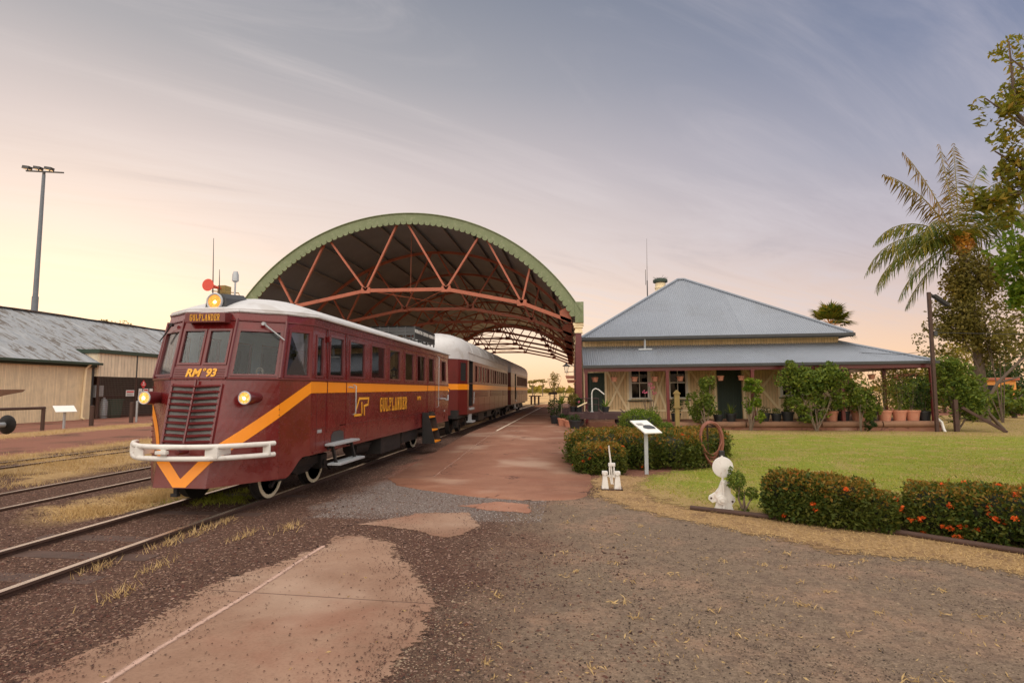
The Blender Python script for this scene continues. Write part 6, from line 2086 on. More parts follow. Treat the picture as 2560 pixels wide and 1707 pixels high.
mb = MB(); mb.box(2.835, 3.025, 16.905, 17.095, 1.10, 1.16, .01); mb.box(2.84, 3.02, 16.91, 17.09, 1.50, 1.535); mb.prism([(2.85, 16.92, 1.535), (3.01, 16.92, 1.535), (2.93, 16.92, 1.62)], (0, .16, 0)); mb.build('cap', 'oldtimber', t)

# luggage trolleys
def trolley(label, x0, x1, y0, y1, zt, g=.25):
    t = thing('platform_trolley', label, 'trolley', ((x0 + x1) / 2, y0, g), 'old luggage trolleys on the platform')
    mb = MB(); mb.box(x0, x1, y0, y0 + .12, zt - .24, zt, .01); mb.box(x0, x1, y1 - .12, y1, zt - .24, zt, .01)
    for x in np.linspace(x0 + .05, x1 - .05, 6): mb.box(x - .05, x + .05, y0 + .12, y1 - .12, zt - .22, zt - .02)
    f = mb.build('frame', 'timber', t)
    mb = MB(); n = 9
    for k in range(n):
        a = y0 + .13 + (y1 - y0 - .26) * k / n; mb.box(x0 + .03, x1 - .03, a, a + (y1 - y0 - .26) / n - .02, zt - .015, zt + .012)
    mb.build('deck', 'timber', t)
    for x in (x0 + .45, x1 - .45):
        for y in (y0 + .3, y1 - .3):
            mb = MB(); mb.lathe((x, y, g + .15), [(.15, -.04), (.15, .04), (.12, .045), (.10, .02), (.04, .02), (.035, .06), (0, .06)], 18, 'y'); mb.build('wheel', 'black', t)
    mb = MB()
    for x in (x0 + .45, x1 - .45): mb.box(x - .06, x + .06, y0 + .2, y1 - .2, g + .12, zt - .22)
    mb.build('axle_beam', 'timber', t)
    mb = MB()
    yr = y1 - .04
    mb.tube([(x0 + .3, yr, zt), (x0 + .3, yr, zt + .52), (x0 + 1.2, yr, zt + .52), (x0 + 1.2, yr, zt)], .025, 6); mb.tube([(x0 + .75, yr, zt), (x0 + .75, yr, zt + .52)], .02, 6); mb.tube([(x0 + .3, yr, zt + .28), (x0 + 1.2, yr, zt + .28)], .018, 6)
    mb.build('end_rail', 'timber', t)
    return t
trolley('dark maroon luggage trolley nearest the hedges, loaded with plants', -.19, 2.22, 22.3, 23.7, .76)
trolley('darker luggage trolley half hidden behind the near one along the platform', -.95, .05, 25.6, 27.6, .78)
t = thing('bent_pipe', 'white hooked pipe standing up from the luggage trolley', 'pipe', (.80, 22.9, .76))
mb = MB(); mb.tube([(.72, 22.9, .77), (.72, 22.9, 1.50), (.76, 22.9, 1.62), (.86, 22.9, 1.68), (.97, 22.9, 1.64), (1.2, 22.9, 1.45)], .022, 8); mb.build('pipe', 'white', t); mb = MB(); mb.box(.66, .78, 22.85, 22.95, .775, .80); mb.build('foot', 'galv', t)
t = thing('timber_offcut', 'pale length of sawn timber propped on the luggage trolley', 'timber', (.3, 22.6, .76))
mb = MB(); mb.bar((.16, 22.55, .98), (.52, 22.75, 1.14), .05, .03); mb.build('board', 'creamtrim', t); mb = MB(); mb.bar((.34, 22.66, .77), (.34, 22.66, 1.05), .03, .03); mb.build('prop', 'timber', t)
for k, (x, dx_) in enumerate(((.45, .10), (.95, .14), (1.75, .16))):
    t = thing('strap_iron', ['bent rusty strap lying at the left on the trolley deck', 'bent rusty strap lying mid deck on the trolley', 'bent rusty strap near the right end of the trolley'][k], 'scrap iron', (x, 22.3, .76))
    mb = MB(); mb.bar((x, 22.4, .90), (x + dx_, 22.26, .78), .05, .02); mb.build('strap', 'rust', t)

# ---- pots and plants
def pot_mesh(mb, x, y, z, r, h, round_=False):
    mb.lathe((x, y, z), [(r * .74, 0), (r * .96, h * .82), (r * 1.05, h * .83), (r * 1.05, h), (r * .95, h), (r * .93, h * .9), (0, h * .9)], 22)
def straps(name, c, n, L, w, mats, parent, up=1.0, seg=3, droop=.9):
    """strappy leaves arching from a point"""
    V = []; F = []
    for k in range(n):
        a = rng.uniform(0, 2 * PI); e = rng.uniform(.35, 1.35) * up
        d = np.array([math.cos(a) * math.cos(e), math.sin(a) * math.cos(e), math.sin(e)])
        s = np.array([-math.sin(a), math.cos(a), 0]) * w / 2
        l = L * rng.uniform(.6, 1.1); base = len(V)
        for q in range(seg + 1):
            u = q / seg
            p = np.array(c) + d * l * u + np.array([0, 0, -droop * l * .45 * u * u * math.cos(e)])
            k_ = (1 - u) ** .6 if q < seg else .05
            V += [p - s * k_, p + s * k_]
            if q: F.append((base + 2 * q - 2, base + 2 * q - 1, base + 2 * q + 1, base + 2 * q))
    return np_mesh(name, np.array(V), np.array(F), mats, parent)
def stems(name, base, tips, r, parent, mat='twig'):
    mb = MB(); b_ = Vector(base)
    for tp in tips:
        tp = Vector(tp); m_ = b_.lerp(tp, .5) + Vector((random.uniform(-.08, .08), random.uniform(-.08, .08), 0))
        mb.tube([b_ + Vector((random.uniform(-.05, .05), random.uniform(-.05, .05), -.03)), m_, tp], [r, r * .8, r * .35], 6)
    return mb.build(name, mat, parent)
def pot_plant(label, x, y, z, r, h, potmat, kind, size, leafm='lf_shrub', group='pot plants along the verandah edge'):
    t = thing('pot_plant', label, 'pot plant', (x, y, z), group)
    mb = MB(); pot_mesh(mb, x, y, z, r, h); p = mb.build('pot', potmat, t)
    top = z + h * .9
    if kind == 'strap':
        straps('foliage', (x, y, top), int(26 * size / .5), size, .035, leafm, t)
    elif kind == 'bush':
        P, v = blob_pts((x, y, top + size * .62), (size * .55, size * .5, size * .62), int(520 * size + 120), .3)
        leaves('foliage', P, .085, leafm, t, up=.2, aspect=.5)
        stems('stem', (x, y, top - .02), [(x + random.uniform(-.2, .2) * size, y + random.uniform(-.2, .2) * size, top + size * .9) for _ in range(5)], .012, t)
    elif kind == 'drac':
        mb = MB(); mb.tube([(x, y, top - .05), (x + .03, y, top + size * .45)], .018, 6); mb.build('stem', 'twig', t)
        straps('foliage', (x + .03, y, top + size * .45), 34, size * .6, .04, leafm, t)
    elif kind == 'small':
        P, v = blob_pts((x, y, top + size * .4), (size * .6, size * .6, size * .45), 140, .2)
        leaves('foliage', P, .07, leafm, t, up=.6)
    return t
def vz(x): return FZ + htilt(x) - .02
pots = [  # x, y, radius, height, pot, plant, size, leaf, label
    (3.35, 24.95, .20, .34, 'blackpot', 'small', .45, 'lf_bright', 'leafy plant in black pot behind the timber post'),
    (4.25, 24.95, .20, .36, 'blackpot', 'bush', .55, 'lf_dark', 'dark bushy plant in black pot right of the maroon post'),
    (5.95, 24.9, .20, .30, 'blackpot', 'small', .25, 'lf_shrub', 'low black pot, nearly bare, left of the dark doorway'),
    (6.45, 24.9, .22, .34, 'blackpot', 'strap', .62, 'lf_shrub', 'spiky fern in black pot in front of the dark doorway'),
    (7.80, 24.9, .20, .36, 'blackpot', 'small', .38, 'lf_dark', 'black pot of low leaves just right of the pale stemmed shrub'),
    (8.25, 24.9, .21, .34, 'blackpot', 'small', .30, 'lf_shrub', 'black pot left of a pot with a small upright seedling'),
    (8.70, 24.9, .24, .40, 'blackpot', 'bush', .42, 'lf_shrub', 'broad black pot with upright seedling near the spreading bush'),
    (9.30, 24.9, .22, .38, 'blackpot', 'small', .40, 'lf_dark', 'black pot in the shade of the spreading bush'),
    (9.85, 24.95, .22, .38, 'blackpot', 'small', .35, 'lf_dark', 'black pot behind the bare stems of the spreading bush'),
    (10.40, 24.9, .25, .42, 'terracotta', 'bush', .55, 'lf_shrub', 'terracotta pot with flaking side, left of two pots under the bush'),
    (10.85, 24.9, .25, .40, 'blackpot', 'bush', .5, 'lf_dark', 'large black pot beside the flaking terracotta one'),
    (11.45, 24.95, .27, .44, 'terracotta', 'strap', 1.0, 'lf_bright', 'terracotta pot with long arching leaves by the corner shrubs'),
    (11.92, 24.95, .25, .42, 'blackpot', 'bush', .75, 'lf_dark', 'black pot wedged between terracotta pots near the dark post'),
    (12.42, 24.9, .27, .44, 'terracotta', 'bush', 1.15, 'lf_olive', 'terracotta pot with greyish bush, first of three in a row'),
    (12.98, 24.9, .27, .44, 'terracotta', 'bush', 1.25, 'lf_shrub', 'middle terracotta pot of the three in a row at verandah end'),
    (13.48, 24.9, .27, .44, 'terracotta', 'bush', 1.35, 'lf_dark', 'terracotta pot with darkest bush, beside the big blue black pot'),
    (13.95, 24.95, .24, .40, 'blackpot', 'bush', .9, 'lf_dark', 'blue black pot at the foot of the tall lamp pole'),
]
for x, y, r, h, pm_, kd, sz, lf, lab in pots:
    pot_plant(lab, x, y, vz(x), r, h, pm_, kd, sz, lf)
for x, y, r, h, pm_, kd, sz, lf, lab in [
    (-.16, 22.05, .21, .25, 'terracotta', 'small', .28, 'lf_dark', 'wide terracotta bowl of low plants by the near trolley'),
    (-.42, 22.4, .18, .30, 'terracotta', 'small', .25, 'lf_dark', 'smaller terracotta pot tucked behind the wide bowl'),
    (-.48, 22.9, .19, .34, 'blackpot', 'drac', 1.15, 'lf_shrub', 'tall spiky dracaena in black pot at the platform edge'),
    (.05, 21.0, .22, .30, 'blackpot', 'small', .3, 'lf_dark', 'low black tub next to the clipped hedge end'),
    (-.75, 23.9, .20, .34, 'blackpot', 'bush', .6, 'lf_dark', 'dark bush in black pot between the two trolleys'),
]:
    pot_plant(lab, x, y, .25, r, h, pm_, kd, sz, lf, 'pot plants beside the trolleys')
pot_plant('arching fern in black pot on the trolley beside the hooked pipe', 1.25, 22.9, .775, .14, .20, 'blackpot', 'strap', .55, 'lf_bright', 'pot plants on the trolley')
pot_plant('tangle of grey stems in black pot on the trolley', .0, 23.0, .775, .14, .2, 'blackpot', 'bush', .45, 'lf_olive', 'pot plants on the trolley')
pk = pot_plant('pink flowering plant in black pot on the trolley', .22, 22.85, .775, .13, .2, 'blackpot', 'bush', .3, 'lf_dark', 'pot plants on the trolley')
P, v = blob_pts((.20, 22.8, 1.16), (.12, .1, .08), 40, .2); leaves('flower', P, .05, 'pink', pk, aspect=.8)
# desert rose with bare stems against the first window
t = thing('desert_rose', 'bare stemmed pink flowering shrub before the first window', 'flowering plant', (3.15, 24.9, FZ))
stems('stem', (3.15, 24.9, FZ), [(3.0, 24.9, 1.55), (3.3, 24.9, 1.7), (3.2, 24.85, 1.85), (2.9, 24.9, 1.2), (3.4, 24.9, 1.45)], .022, t)
P = np.concatenate([blob_pts(c, (.12, .1, .1), 22, .2)[0] for c in ((3.0, 24.9, 1.55), (3.3, 24.9, 1.72), (3.2, 24.85, 1.85), (3.38, 24.9, 1.5))])
leaves('flower', P, .06, 'pink', t, aspect=.8)
mb = MB(); pot_mesh(mb, 3.15, 24.9, FZ, .17, .28); mb.build('pot', 'blackpot', t)

# hanging baskets
hb0 = thing('hanging_pot', 'pale terracotta hanging pot at the far left in front of the first green door', 'hanging pot', (0, 25.2, 0), 'hanging pots under the verandah')
mb = MB(); mb.lathe((0, 25.2, 1.96), [(.10, 0), (.135, .17), (.155, .175), (.155, .20), (.13, .20), (.12, .17), (0, .17)], 18); mb.build('pot', 'terracotta', hb0)
mb = MB()
for k in range(3):
    a = 2 * PI * k / 3 + .4; mb.tube([(.14 * math.cos(a), 25.2 + .14 * math.sin(a), 2.15), (0, 25.2, 2.56)], .005, 4)
mb.build('wire', 'darkgrey', hb0)
P, v = blob_pts((0, 25.2, 2.17), (.10, .10, .04), 30, .2); leaves('foliage', P, .06, 'lf_olive', hb0)
hp_ = [(.93, 'far left in front of the first green door'), (1.74, 'before the left crossed brace'), (2.60, 'at left edge of the first window'), (3.46, 'between the first window and the maroon post'), (4.50, 'before the second window'),
       (6.16, 'at left edge of the dark doorway'), (7.0, 'at right edge of the dark doorway'), (8.95, 'half hidden by the top of the spreading bush'), (11.25, 'right of the spreading bush'), (12.15, 'beside the dark verandah post'), (13.1, 'near the lamp pole')]
for k, (x, w) in enumerate(hp_):
    o = hb0 if k == 0 else copy_tree(hb0)
    o.location = (x, 25.2, htilt(x) + (.0 if k < 8 else -.02)); o['label'] = 'pale terracotta hanging pot ' + w
for lab, x0, x1, y, z in (('upper terracotta trough bracketed on the red shed column', -.33, .08, 24.9, 2.10), ('lower terracotta trough bracketed on the red shed column', -.27, .12, 25.3, 1.93), ('long terracotta trough hanging at the verandah corner', 13.3, 14.0, 25.4, 2.16)):
    t = thing('hanging_trough', lab, 'planter', ((x0 + x1) / 2, y, z))
    mb = MB(); mb.prism([(x0 + .04, y - .08, z), (x1 - .04, y - .08, z), (x1, y - .10, z + .13), (x0, y - .10, z + .13)], (0, .2, 0)); mb.build('trough', 'terracotta', t)
    mb = MB()
    for x in (x0 + .05, x1 - .05): mb.tube([(x, y, z + .12), (x, y, 2.5)], .006, 4)
    mb.build('wire', 'darkgrey', t)

# tall lamp pole at the right corner, with stays and wires
t = thing('lamp_pole', 'tall dark steel pole with angled floodlight at the verandah corner', 'lamp pole', (13.95, 24.2, 0))
mb = MB(); mb.box(13.90, 14.01, 24.15, 24.26, -.2, 5.45); mb.build('pole', 'rust', t)
mb = MB(); mb.bar((13.98, 24.2, 5.40), (14.18, 24.2, 5.25), .06, .06); mb.bar((14.12, 24.2, 5.32), (14.62, 24.2, 4.93), .22, .10); mb.build('lamp_head', 'black', t)
mb = MB(); mb.box(14.02, 14.14, 24.12, 24.26, 3.72, 3.92); mb.tube([(14.1, 24.2, 4.0), (14.25, 24.2, 4.0)], .02, 6); mb.build('insulator', 'darkgrey', t)
t = thing('overhead_wire', 'upper overhead wire running right from the lamp pole', 'cable', (14.1, 24.2, 3.85)); mb = MB(); mb.tube([(14.1 + 3 * k, 24.2 + .7 * k, 3.85 + .04 * k + .03 * (k - 4) ** 2 * .3 - .14) for k in range(9)], .014, 5); mb.build('cable', 'black', t)
t = thing('overhead_wire', 'lower overhead wire sagging from the lamp pole into the trees', 'cable', (14.0, 24.2, 3.2)); mb = MB(); mb.tube([(13.95, 24.2, 3.15), (12.9, 24.6, 3.02), (11.9, 25.6, 3.18)], .010, 5); mb.build('cable', 'black', t)
t = thing('drain_pipe', 'short bent white pipe at the foot of the lamp pole', 'pipe', (14.2, 24.3, 0)); mb = MB(); mb.tube([(14.12, 24.4, .5), (14.22, 24.35, .38), (14.26, 24.3, .1), (14.25, 24.2, .0)], .05, 8); mb.build('pipe', 'white', t)
t = thing('corner_post', 'dark timber post standing in front of the big corner bush', 'post', (14.75, 24.35, 0)); mb = MB(); mb.box(14.68, 14.82, 24.28, 24.42, -.1, 1.25); mb.build('post', 'rust', t)
t = thing('leaning_timber', 'dark timber prop slanting to the lawn at the corner bush', 'timber', (15.5, 24.2, 0)); mb = MB(); mb.bar((14.9, 24.2, .95), (16.3, 24.0, .03), .10, .10); mb.build('prop', 'rust', t)
# ================================================================== HEDGES, SHRUBS, TREES
def super_pts(c, r, n, p=4.5, zlow=-.95, jit=.07):
    v = rng.normal(size=(n * 2, 3)); v /= np.linalg.norm(v, axis=1, keepdims=True)
    # even out the flat faces
    v = v * rng.uniform(.6, 1, (len(v), 1))
    k = (np.abs(v) ** p).sum(1) ** (1 / p)
    u = v / k[:, None]
    u = u[u[:, 2] > zlow][:n]
    nrm = np.sign(u) * np.abs(u) ** (p - 1)
    nrm /= np.linalg.norm(nrm, axis=1, keepdims=True) + 1e-9
    q = u * (1 + rng.normal(size=(len(u), 1)) * jit)
    return q * np.asarray(r), nrm, u


def hedge(label, cx, cy, rx_, ry_, h, yaw=0.0, n=7000, lsize=.045, p=4.5, topcol=.5, flowers=0, name='clipped_hedge', group='clipped hedges', bulge=.0, edgesoft=.06, parts=None, z0=0.0, light=False):
    """parts: list of (dx, dy, rx, ry, h) lumps that make up one hedge"""
    t = thing(name, label, 'hedge', (cx, cy, z0), group)
    lumps = parts or [(0, 0, rx_, ry_, h)]
    tot = sum(a[2] * a[3] + a[4] * (a[2] + a[3]) for a in lumps)
    PP = []; NN = []; MI = []
    cs, sn = math.cos(yaw), math.sin(yaw)
    fl = []
    for dx, dy, ax, ay, hh in lumps:
        m_ = int(1.8 * n * (ax * ay + hh * (ax + ay)) / tot)
        q, nr, u = super_pts(None, (ax, ay, hh / 2), m_, p, jit=edgesoft)
        lump = .05 * np.sin(q[:, 0] * 7 + cx) * np.sin(q[:, 1] * 6 + 1) + .03 * np.sin(q[:, 0] * 17 + q[:, 1] * 13)
        q = q * (1 + lump[:, None])
        shoot = rng.uniform(0, 1, len(q)) > .975
        q[shoot] *= (1 + rng.uniform(.03, .16, (shoot.sum(), 1)))
        hole = (np.sin(q[:, 0] * 11 + cx * 3) * np.sin(q[:, 1] * 9 + 2) * np.sin(q[:, 2] * 13 + cy) > .62)
        q[hole] *= rng.uniform(.80, .92, (hole.sum(), 1))
        q[:, 2] += hh / 2
        q[:, 0] += dx; q[:, 1] += dy
        x = q[:, 0] * cs - q[:, 1] * sn; y = q[:, 0] * sn + q[:, 1] * cs
        nx_ = nr[:, 0] * cs - nr[:, 1] * sn; ny_ = nr[:, 0] * sn + nr[:, 1] * cs
        P = np.stack([cx + x, cy + y, z0 + q[:, 2]], 1); N = np.stack([nx_, ny_, nr[:, 2]], 1)
        f = np.clip((q[:, 2] / hh - .62) / .38, 0, 1)
        patchy = .5 + .5 * np.sin(x * 5 + 2 * np.sin(y * 4 + x)) * np.sin(y * 4.3 + 1)
        PP.append(P); NN.append(N); MI.append((rng.uniform(0, 1, len(P)) < f * topcol * (.35 + patchy)).astype(int))
        # twiggy inner mass
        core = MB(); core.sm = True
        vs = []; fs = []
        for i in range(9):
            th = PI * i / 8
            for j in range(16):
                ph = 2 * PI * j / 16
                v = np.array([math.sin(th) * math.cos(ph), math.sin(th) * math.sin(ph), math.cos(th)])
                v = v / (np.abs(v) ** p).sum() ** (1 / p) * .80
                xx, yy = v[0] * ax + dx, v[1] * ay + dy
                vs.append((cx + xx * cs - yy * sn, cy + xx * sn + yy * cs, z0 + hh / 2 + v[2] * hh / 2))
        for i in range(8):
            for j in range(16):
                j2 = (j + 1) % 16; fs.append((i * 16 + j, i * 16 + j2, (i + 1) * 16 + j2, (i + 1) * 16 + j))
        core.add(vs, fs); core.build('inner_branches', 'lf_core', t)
        if flowers:
            wgt = np.exp(1.3 * np.sin(P[:, 0] * 4.1 + 1) * np.sin(P[:, 2] * 6 + cx)); wgt /= wgt.sum()
            k = rng.choice(len(P), max(1, int(flowers / len(lumps))), replace=False, p=wgt)
            for i in k:
                if N[i, 1] < .2 or N[i, 2] > .5:
                    b_, _ = blob_pts(P[i] + N[i] * .02, (.035, .035, .03), 16, .2); fl.append(b_ )
    P = np.concatenate(PP); N = np.concatenate(NN); MI = np.concatenate(MI)
    leaves('foliage', P, lsize, ['lf_hedge' if not light else 'lf_shrub', 'lf_hedgetop' if not light else 'lf_bright'], t, up=.3, N=N * .55, aspect=.5, mi=MI, jit=.6)
    if fl:
        for b_ in fl: leaves('flower', b_, .036, 'petal', t, aspect=.6)
    return t


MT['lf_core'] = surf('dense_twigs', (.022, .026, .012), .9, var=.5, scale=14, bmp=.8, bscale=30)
hedge('long clipped hedge behind the lectern sign, box shaped with bronze top', 1.32, 13.1, 1.30, .95, .72, 0, 15000, .055, 6, .8, 12)
hedge('small rounded hedge block beside the white lever frame', .50, 11.75, .46, .50, .54, 0, 5200, .048, 5, .95, 5)
hedge('hedge block with bronze top behind the hose coil', 3.05, 14.9, .58, .95, .66, 0, 6000, .055, 5, .75, 4)
hedge('rounded yellowish hedge mound between trolley and timber post', 1.92, 17.3, .56, .7, 1.0, 0, 5000, .05, 2.8, .5, 0, light=True)
hedge('low small mound of hedge at the foot of the timber post', 2.58, 16.7, .22, .3, .68, 0, 1500, .045, 2.8, .3, 0, light=True)
hedge('far hedge mound just behind the luggage trolley', 2.2, 25.0 - 1.9, .7, .5, 1.05, 0, 2600, .06, 2.8, .4, 0, light=True) if False else None
hedge('flowering hedge nearest the white disc indicator, higher at its left end', 2.95, 7.62, 0, 0, 0, R(-30), 15000, .042, 4.5, .75, 34, 'flowering_hedge', 'flowering hedges on the lawn edge',
      parts=[(-.20, 0, .36, .34, .56), (.20, .0, .40, .34, .54), (.54, .02, .30, .30, .42)])
hedge('flowering hedge running off the right side with most red blooms', 4.75, 6.62, 0, 0, 0, R(-36), 22000, .042, 4.5, .65, 170, 'flowering_hedge', 'flowering hedges on the lawn edge',
      parts=[(-.74, .06, .40, .36, .53), (-.15, 0, .55, .38, .57), (.55, 0, .60, .40, .56), (1.3, 0, .5, .4, .55)])
# small two-headed topiary
t = thing('topiary_shrub', 'small two headed clipped shrub next to the white disc indicator', 'shrub', (2.17, 7.95, 0))
stems('stem', (2.17, 7.95, 0), [(2.08, 7.95, .36), (2.14, 7.95, .40), (2.30, 7.97, .22), (2.2, 7.93, .3)], .016, t)
P = np.concatenate([blob_pts((2.10, 7.95, .43), (.13, .13, .13), 620, .3)[0], blob_pts((2.30, 7.97, .27), (.085, .09, .09), 300, .3)[0], blob_pts((2.15, 7.95, .26), (.06, .07, .08), 160, .2)[0], blob_pts((2.19, 7.95, .05), (.07, .07, .05), 120, .2)[0], blob_pts((2.03, 7.95, .57), (.03, .03, .05), 40, .2)[0]])
leaves('foliage', P, .036, 'lf_shrub', t, up=.5, aspect=.45)


def shrub(name, label, base, crowns, lsize, mat, stem_tips, r=.025, cat='shrub', group=None, aspect=.5, up=.2, stemmat='twig', droop=0.0):
    t = thing(name, label, cat, base, group)
    if stem_tips: stems('stem', base, stem_tips, r, t, stemmat)
    P = np.concatenate([crown_pts(c, rr, nb, nl, (.30, .48)) for c, rr, nb, nl in crowns])
    leaves('foliage', P, lsize, mat, t, up=up, aspect=aspect, droop=droop)
    return t


b_ = (5.30, 24.15, 0)
shrub('column_shrub', 'dense upright shrub left of the dark doorway, bright at the top', b_, [((5.2, 24.2, .9), (.55, .4, .75), 16, 1500), ((5.42, 24.2, 1.75), (.36, .35, .5), 10, 900), ((4.7, 24.2, 1.1), (.3, .3, .5), 7, 300)], .13, 'lf_shrub', [(5.2, 24.2, 1.6), (5.5, 24.2, 1.9), (5.0, 24.2, 1.2), (5.4, 24.1, 1.5), (4.8, 24.2, 1.3)], .03, group='shrubs along the verandah', aspect=.34)
b_ = (7.0, 24.1, 0)
shrub('variegated_shrub', 'pale stemmed yellow green shrub right of the dark doorway', b_, [((7.15, 24.1, 1.80), (.45, .4, .36), 11, 800), ((7.1, 24.1, 1.15), (.38, .35, .5), 9, 560), ((7.35, 24.1, .6), (.26, .25, .35), 5, 160)], .13, 'lf_bright', [(6.85, 24.1, 1.5), (7.05, 24.1, 1.9), (7.25, 24.1, 1.7), (7.4, 24.1, 1.4), (7.1, 24.0, 1.1)], .028, group='shrubs along the verandah')
b_ = (9.45, 24.0, 0)
shrub('spreading_bush', 'largest spreading bush with bare lower stems hiding the third window', b_, [((9.25, 24.0, 1.95), (1.35, .7, .72), 28, 3000), ((8.75, 24.0, 2.45), (.6, .5, .42), 9, 700), ((10.05, 24.0, 2.1), (.75, .6, .60), 13, 1300), ((9.0, 24.0, 1.25), (.8, .5, .55), 13, 1000), ((10.1, 24.0, 1.2), (.6, .45, .5), 9, 600), ((9.3, 24.0, .6), (.7, .4, .35), 8, 380)], .13, 'lf_shrub',
      [(8.6, 24.0, 2.1), (8.9, 24.0, 2.4), (9.4, 24.0, 2.3), (9.9, 24.0, 2.2), (10.3, 24.0, 1.9), (9.7, 24.1, 1.5), (8.75, 23.95, 1.2), (10.0, 23.9, 1.4)], .022, group='shrubs along the verandah')
shrub('verandah_shrub', 'loose pale green shrub at the dark corner post of the verandah', (11.15, 24.2, 0), [((11.15, 24.4, 1.45), (.65, .5, .8), 15, 1300), ((11.6, 24.4, .95), (.55, .4, .6), 10, 700)], .12, 'lf_shrub', [(11.0, 24.3, 1.7), (11.3, 24.3, 1.9), (11.5, 24.3, 1.2)], .025, group='shrubs along the verandah')
shrub('ground_plant', 'small dark plant at the log edging below the corner pots', (11.5, 24.1, 0), [((11.5, 24.05, .25), (.3, .2, .28), 5, 220)], .10, 'lf_dark', [(11.5, 24.05, .35)], .01)
shrub('corner_bush', 'big dark bush with yellow green top beyond the lamp pole', (15.15, 25.0, 0), [((15.1, 25.0, 1.5), (1.15, .9, 1.25), 30, 3000), ((14.8, 25, 2.5), (.8, .7, .55), 12, 900), ((15.8, 24.9, .9), (.8, .7, .8), 12, 800), ((15.55, 25, 2.2), (.65, .6, .6), 8, 600)], .16, 'lf_shrub',
      [(14.6, 25, 2.4), (15.1, 25, 2.6), (15.6, 25, 2.2), (16.1, 25, 1.4), (14.9, 25, 1.5)], .04, aspect=.36)
P, v = blob_pts((16.05, 24.6, .55), (.5, .4, .4), 260, .2)
# ---- coconut palm
def frond(V, F, base, az, el, L, droop, w=.05, lf=.75, n=58):
    """rachis points, leaflets hung along both sides"""
    d0 = np.array([math.cos(az) * math.cos(el), math.sin(az) * math.cos(el), math.sin(el)])
    pts = []
    p = np.array(base, float); d = d0.copy()
    for k in range(n + 1):
        pts.append(p.copy())
        d = d + np.array([0, 0, -droop / n]) * (.4 + 1.6 * k / n)
        d /= np.linalg.norm(d); p = p + d * L / n
    side0 = np.cross(d0, [0, 0, 1]); side0 /= np.linalg.norm(side0) + 1e-9
    tw = rng.uniform(-.5, .5)
    for k in range(4, n + 1):
        u = k / n
        dd = pts[min(k, n)] - pts[k - 1]; dd /= np.linalg.norm(dd) + 1e-9
        upv = np.cross(side0, dd)
        l = lf * (math.sin(PI * (u * .86 + .12)) ** .6) * rng.uniform(.85, 1.1)
        for sg in (1, -1):
            if rng.uniform() < .12: continue
            dr = side0 * sg * .75 + dd * .7 + upv * (.25 + tw * sg * .4)
            dr[2] -= .75 + .8 * u
            dr += rng.normal(size=3) * .16
            dr /= np.linalg.norm(dr)
            a = pts[k]; m_ = a + dr * l * .45; tip = a + dr * l + np.array([0, 0, -.22 * l])
            wv = dd * w * .5
            i = len(V)
            V.extend([a - wv * .4, a + wv * .4, m_ + wv, m_ - wv, tip])
            F.extend([(i, i + 1, i + 2, i + 3), (i + 3, i + 2, i + 4, i + 4)])
    return pts


def tri4(name, V, F, mats, parent):
    """quads and (degenerate-marked) triangles"""
    V = np.array(V) - np.array(root_loc(parent))
    me = bpy.data.meshes.new(name)
    me.from_pydata([tuple(v) for v in V], [], [f if f[2] != f[3] else f[:3] for f in [tuple(q) for q in F]])
    return link_mesh(name, me, mats, parent)


pc = np.array([20.15, 32.0, 9.25])
t = thing('coconut_palm', 'tall coconut palm with glowing orange crown heart and vine clad trunk', 'palm', (20.7, 32, 0))
mb = MB(); mb.tube([(20.7, 32, -.1), (20.65, 32, 3), (20.45, 32, 6.2), (20.15, 32, 9.2)], [.30, .22, .19, .17], 12); mb.build('trunk', 'bark', t)
specs = [  # azimuth (deg, 180 = left), elevation, length, droop
    (178, 22, 5.3, 1.55), (188, 4, 5.4, 1.35), (172, 44, 4.4, 1.6), (178, 62, 5.0, .75), (165, 72, 5.4, .45), (110, 84, 5.4, .4), (60, 84, 5.4, .45), (30, 72, 5.0, .8), (14, 46, 4.8, 1.3), (2, 20, 4.6, 1.5),
    (215, 40, 4.0, 1.7), (268, 58, 4.4, 1.4), (325, 40, 4.4, 1.5), (192, -22, 4.6, .8), (180, -40, 4.2, .55), (-6, -24, 4.2, 1.0), (140, 26, 4.4, 1.4), (50, 30, 4.4, 1.4), (196, 26, 4.8, 1.7), (158, 8, 4.6, 1.5), (205, 12, 4.6, 1.6), (345, 58, 4.6, 1.1)]
for k, (az, el_, L, dr) in enumerate(specs):
    V = []; F = []
    pts = frond(V, F, pc + np.array([.1 * math.cos(R(az)), .1 * math.sin(R(az)), .05]), R(az), R(el_), L * 1.05, dr * 1.12, .078, 1.05)
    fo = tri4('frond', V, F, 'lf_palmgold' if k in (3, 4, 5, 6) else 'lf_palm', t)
    mb = MB(); mb.tube([Vector(p) for p in pts[::6]], [.035 * (1 - q / (len(pts[::6]) + 1)) + .006 for q in range(len(pts[::6]))], 5); mb.build('midrib', 'palmstalk', fo) if 'palmstalk' in MT else None
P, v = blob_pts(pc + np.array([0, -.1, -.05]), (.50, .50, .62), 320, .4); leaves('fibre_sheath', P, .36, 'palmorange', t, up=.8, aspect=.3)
for k in range(7):
    a = rng.uniform(0, 2 * PI); c = pc + np.array([.42 * math.cos(a), .42 * math.sin(a), -.25 - .15 * rng.uniform()])
    mb = MB(); mb.lathe(c, [(0, -.15), (.09, -.11), (.125, 0), (.09, .12), (0, .16)], 10); mb.build('coconut', 'coconut' if 'coconut' in MT else 'palmorange', t)
vt = thing('trunk_vine', 'olive leafy vine tree smothering the palm trunk below its crown', 'tree', (21.2, 31.4, 0))
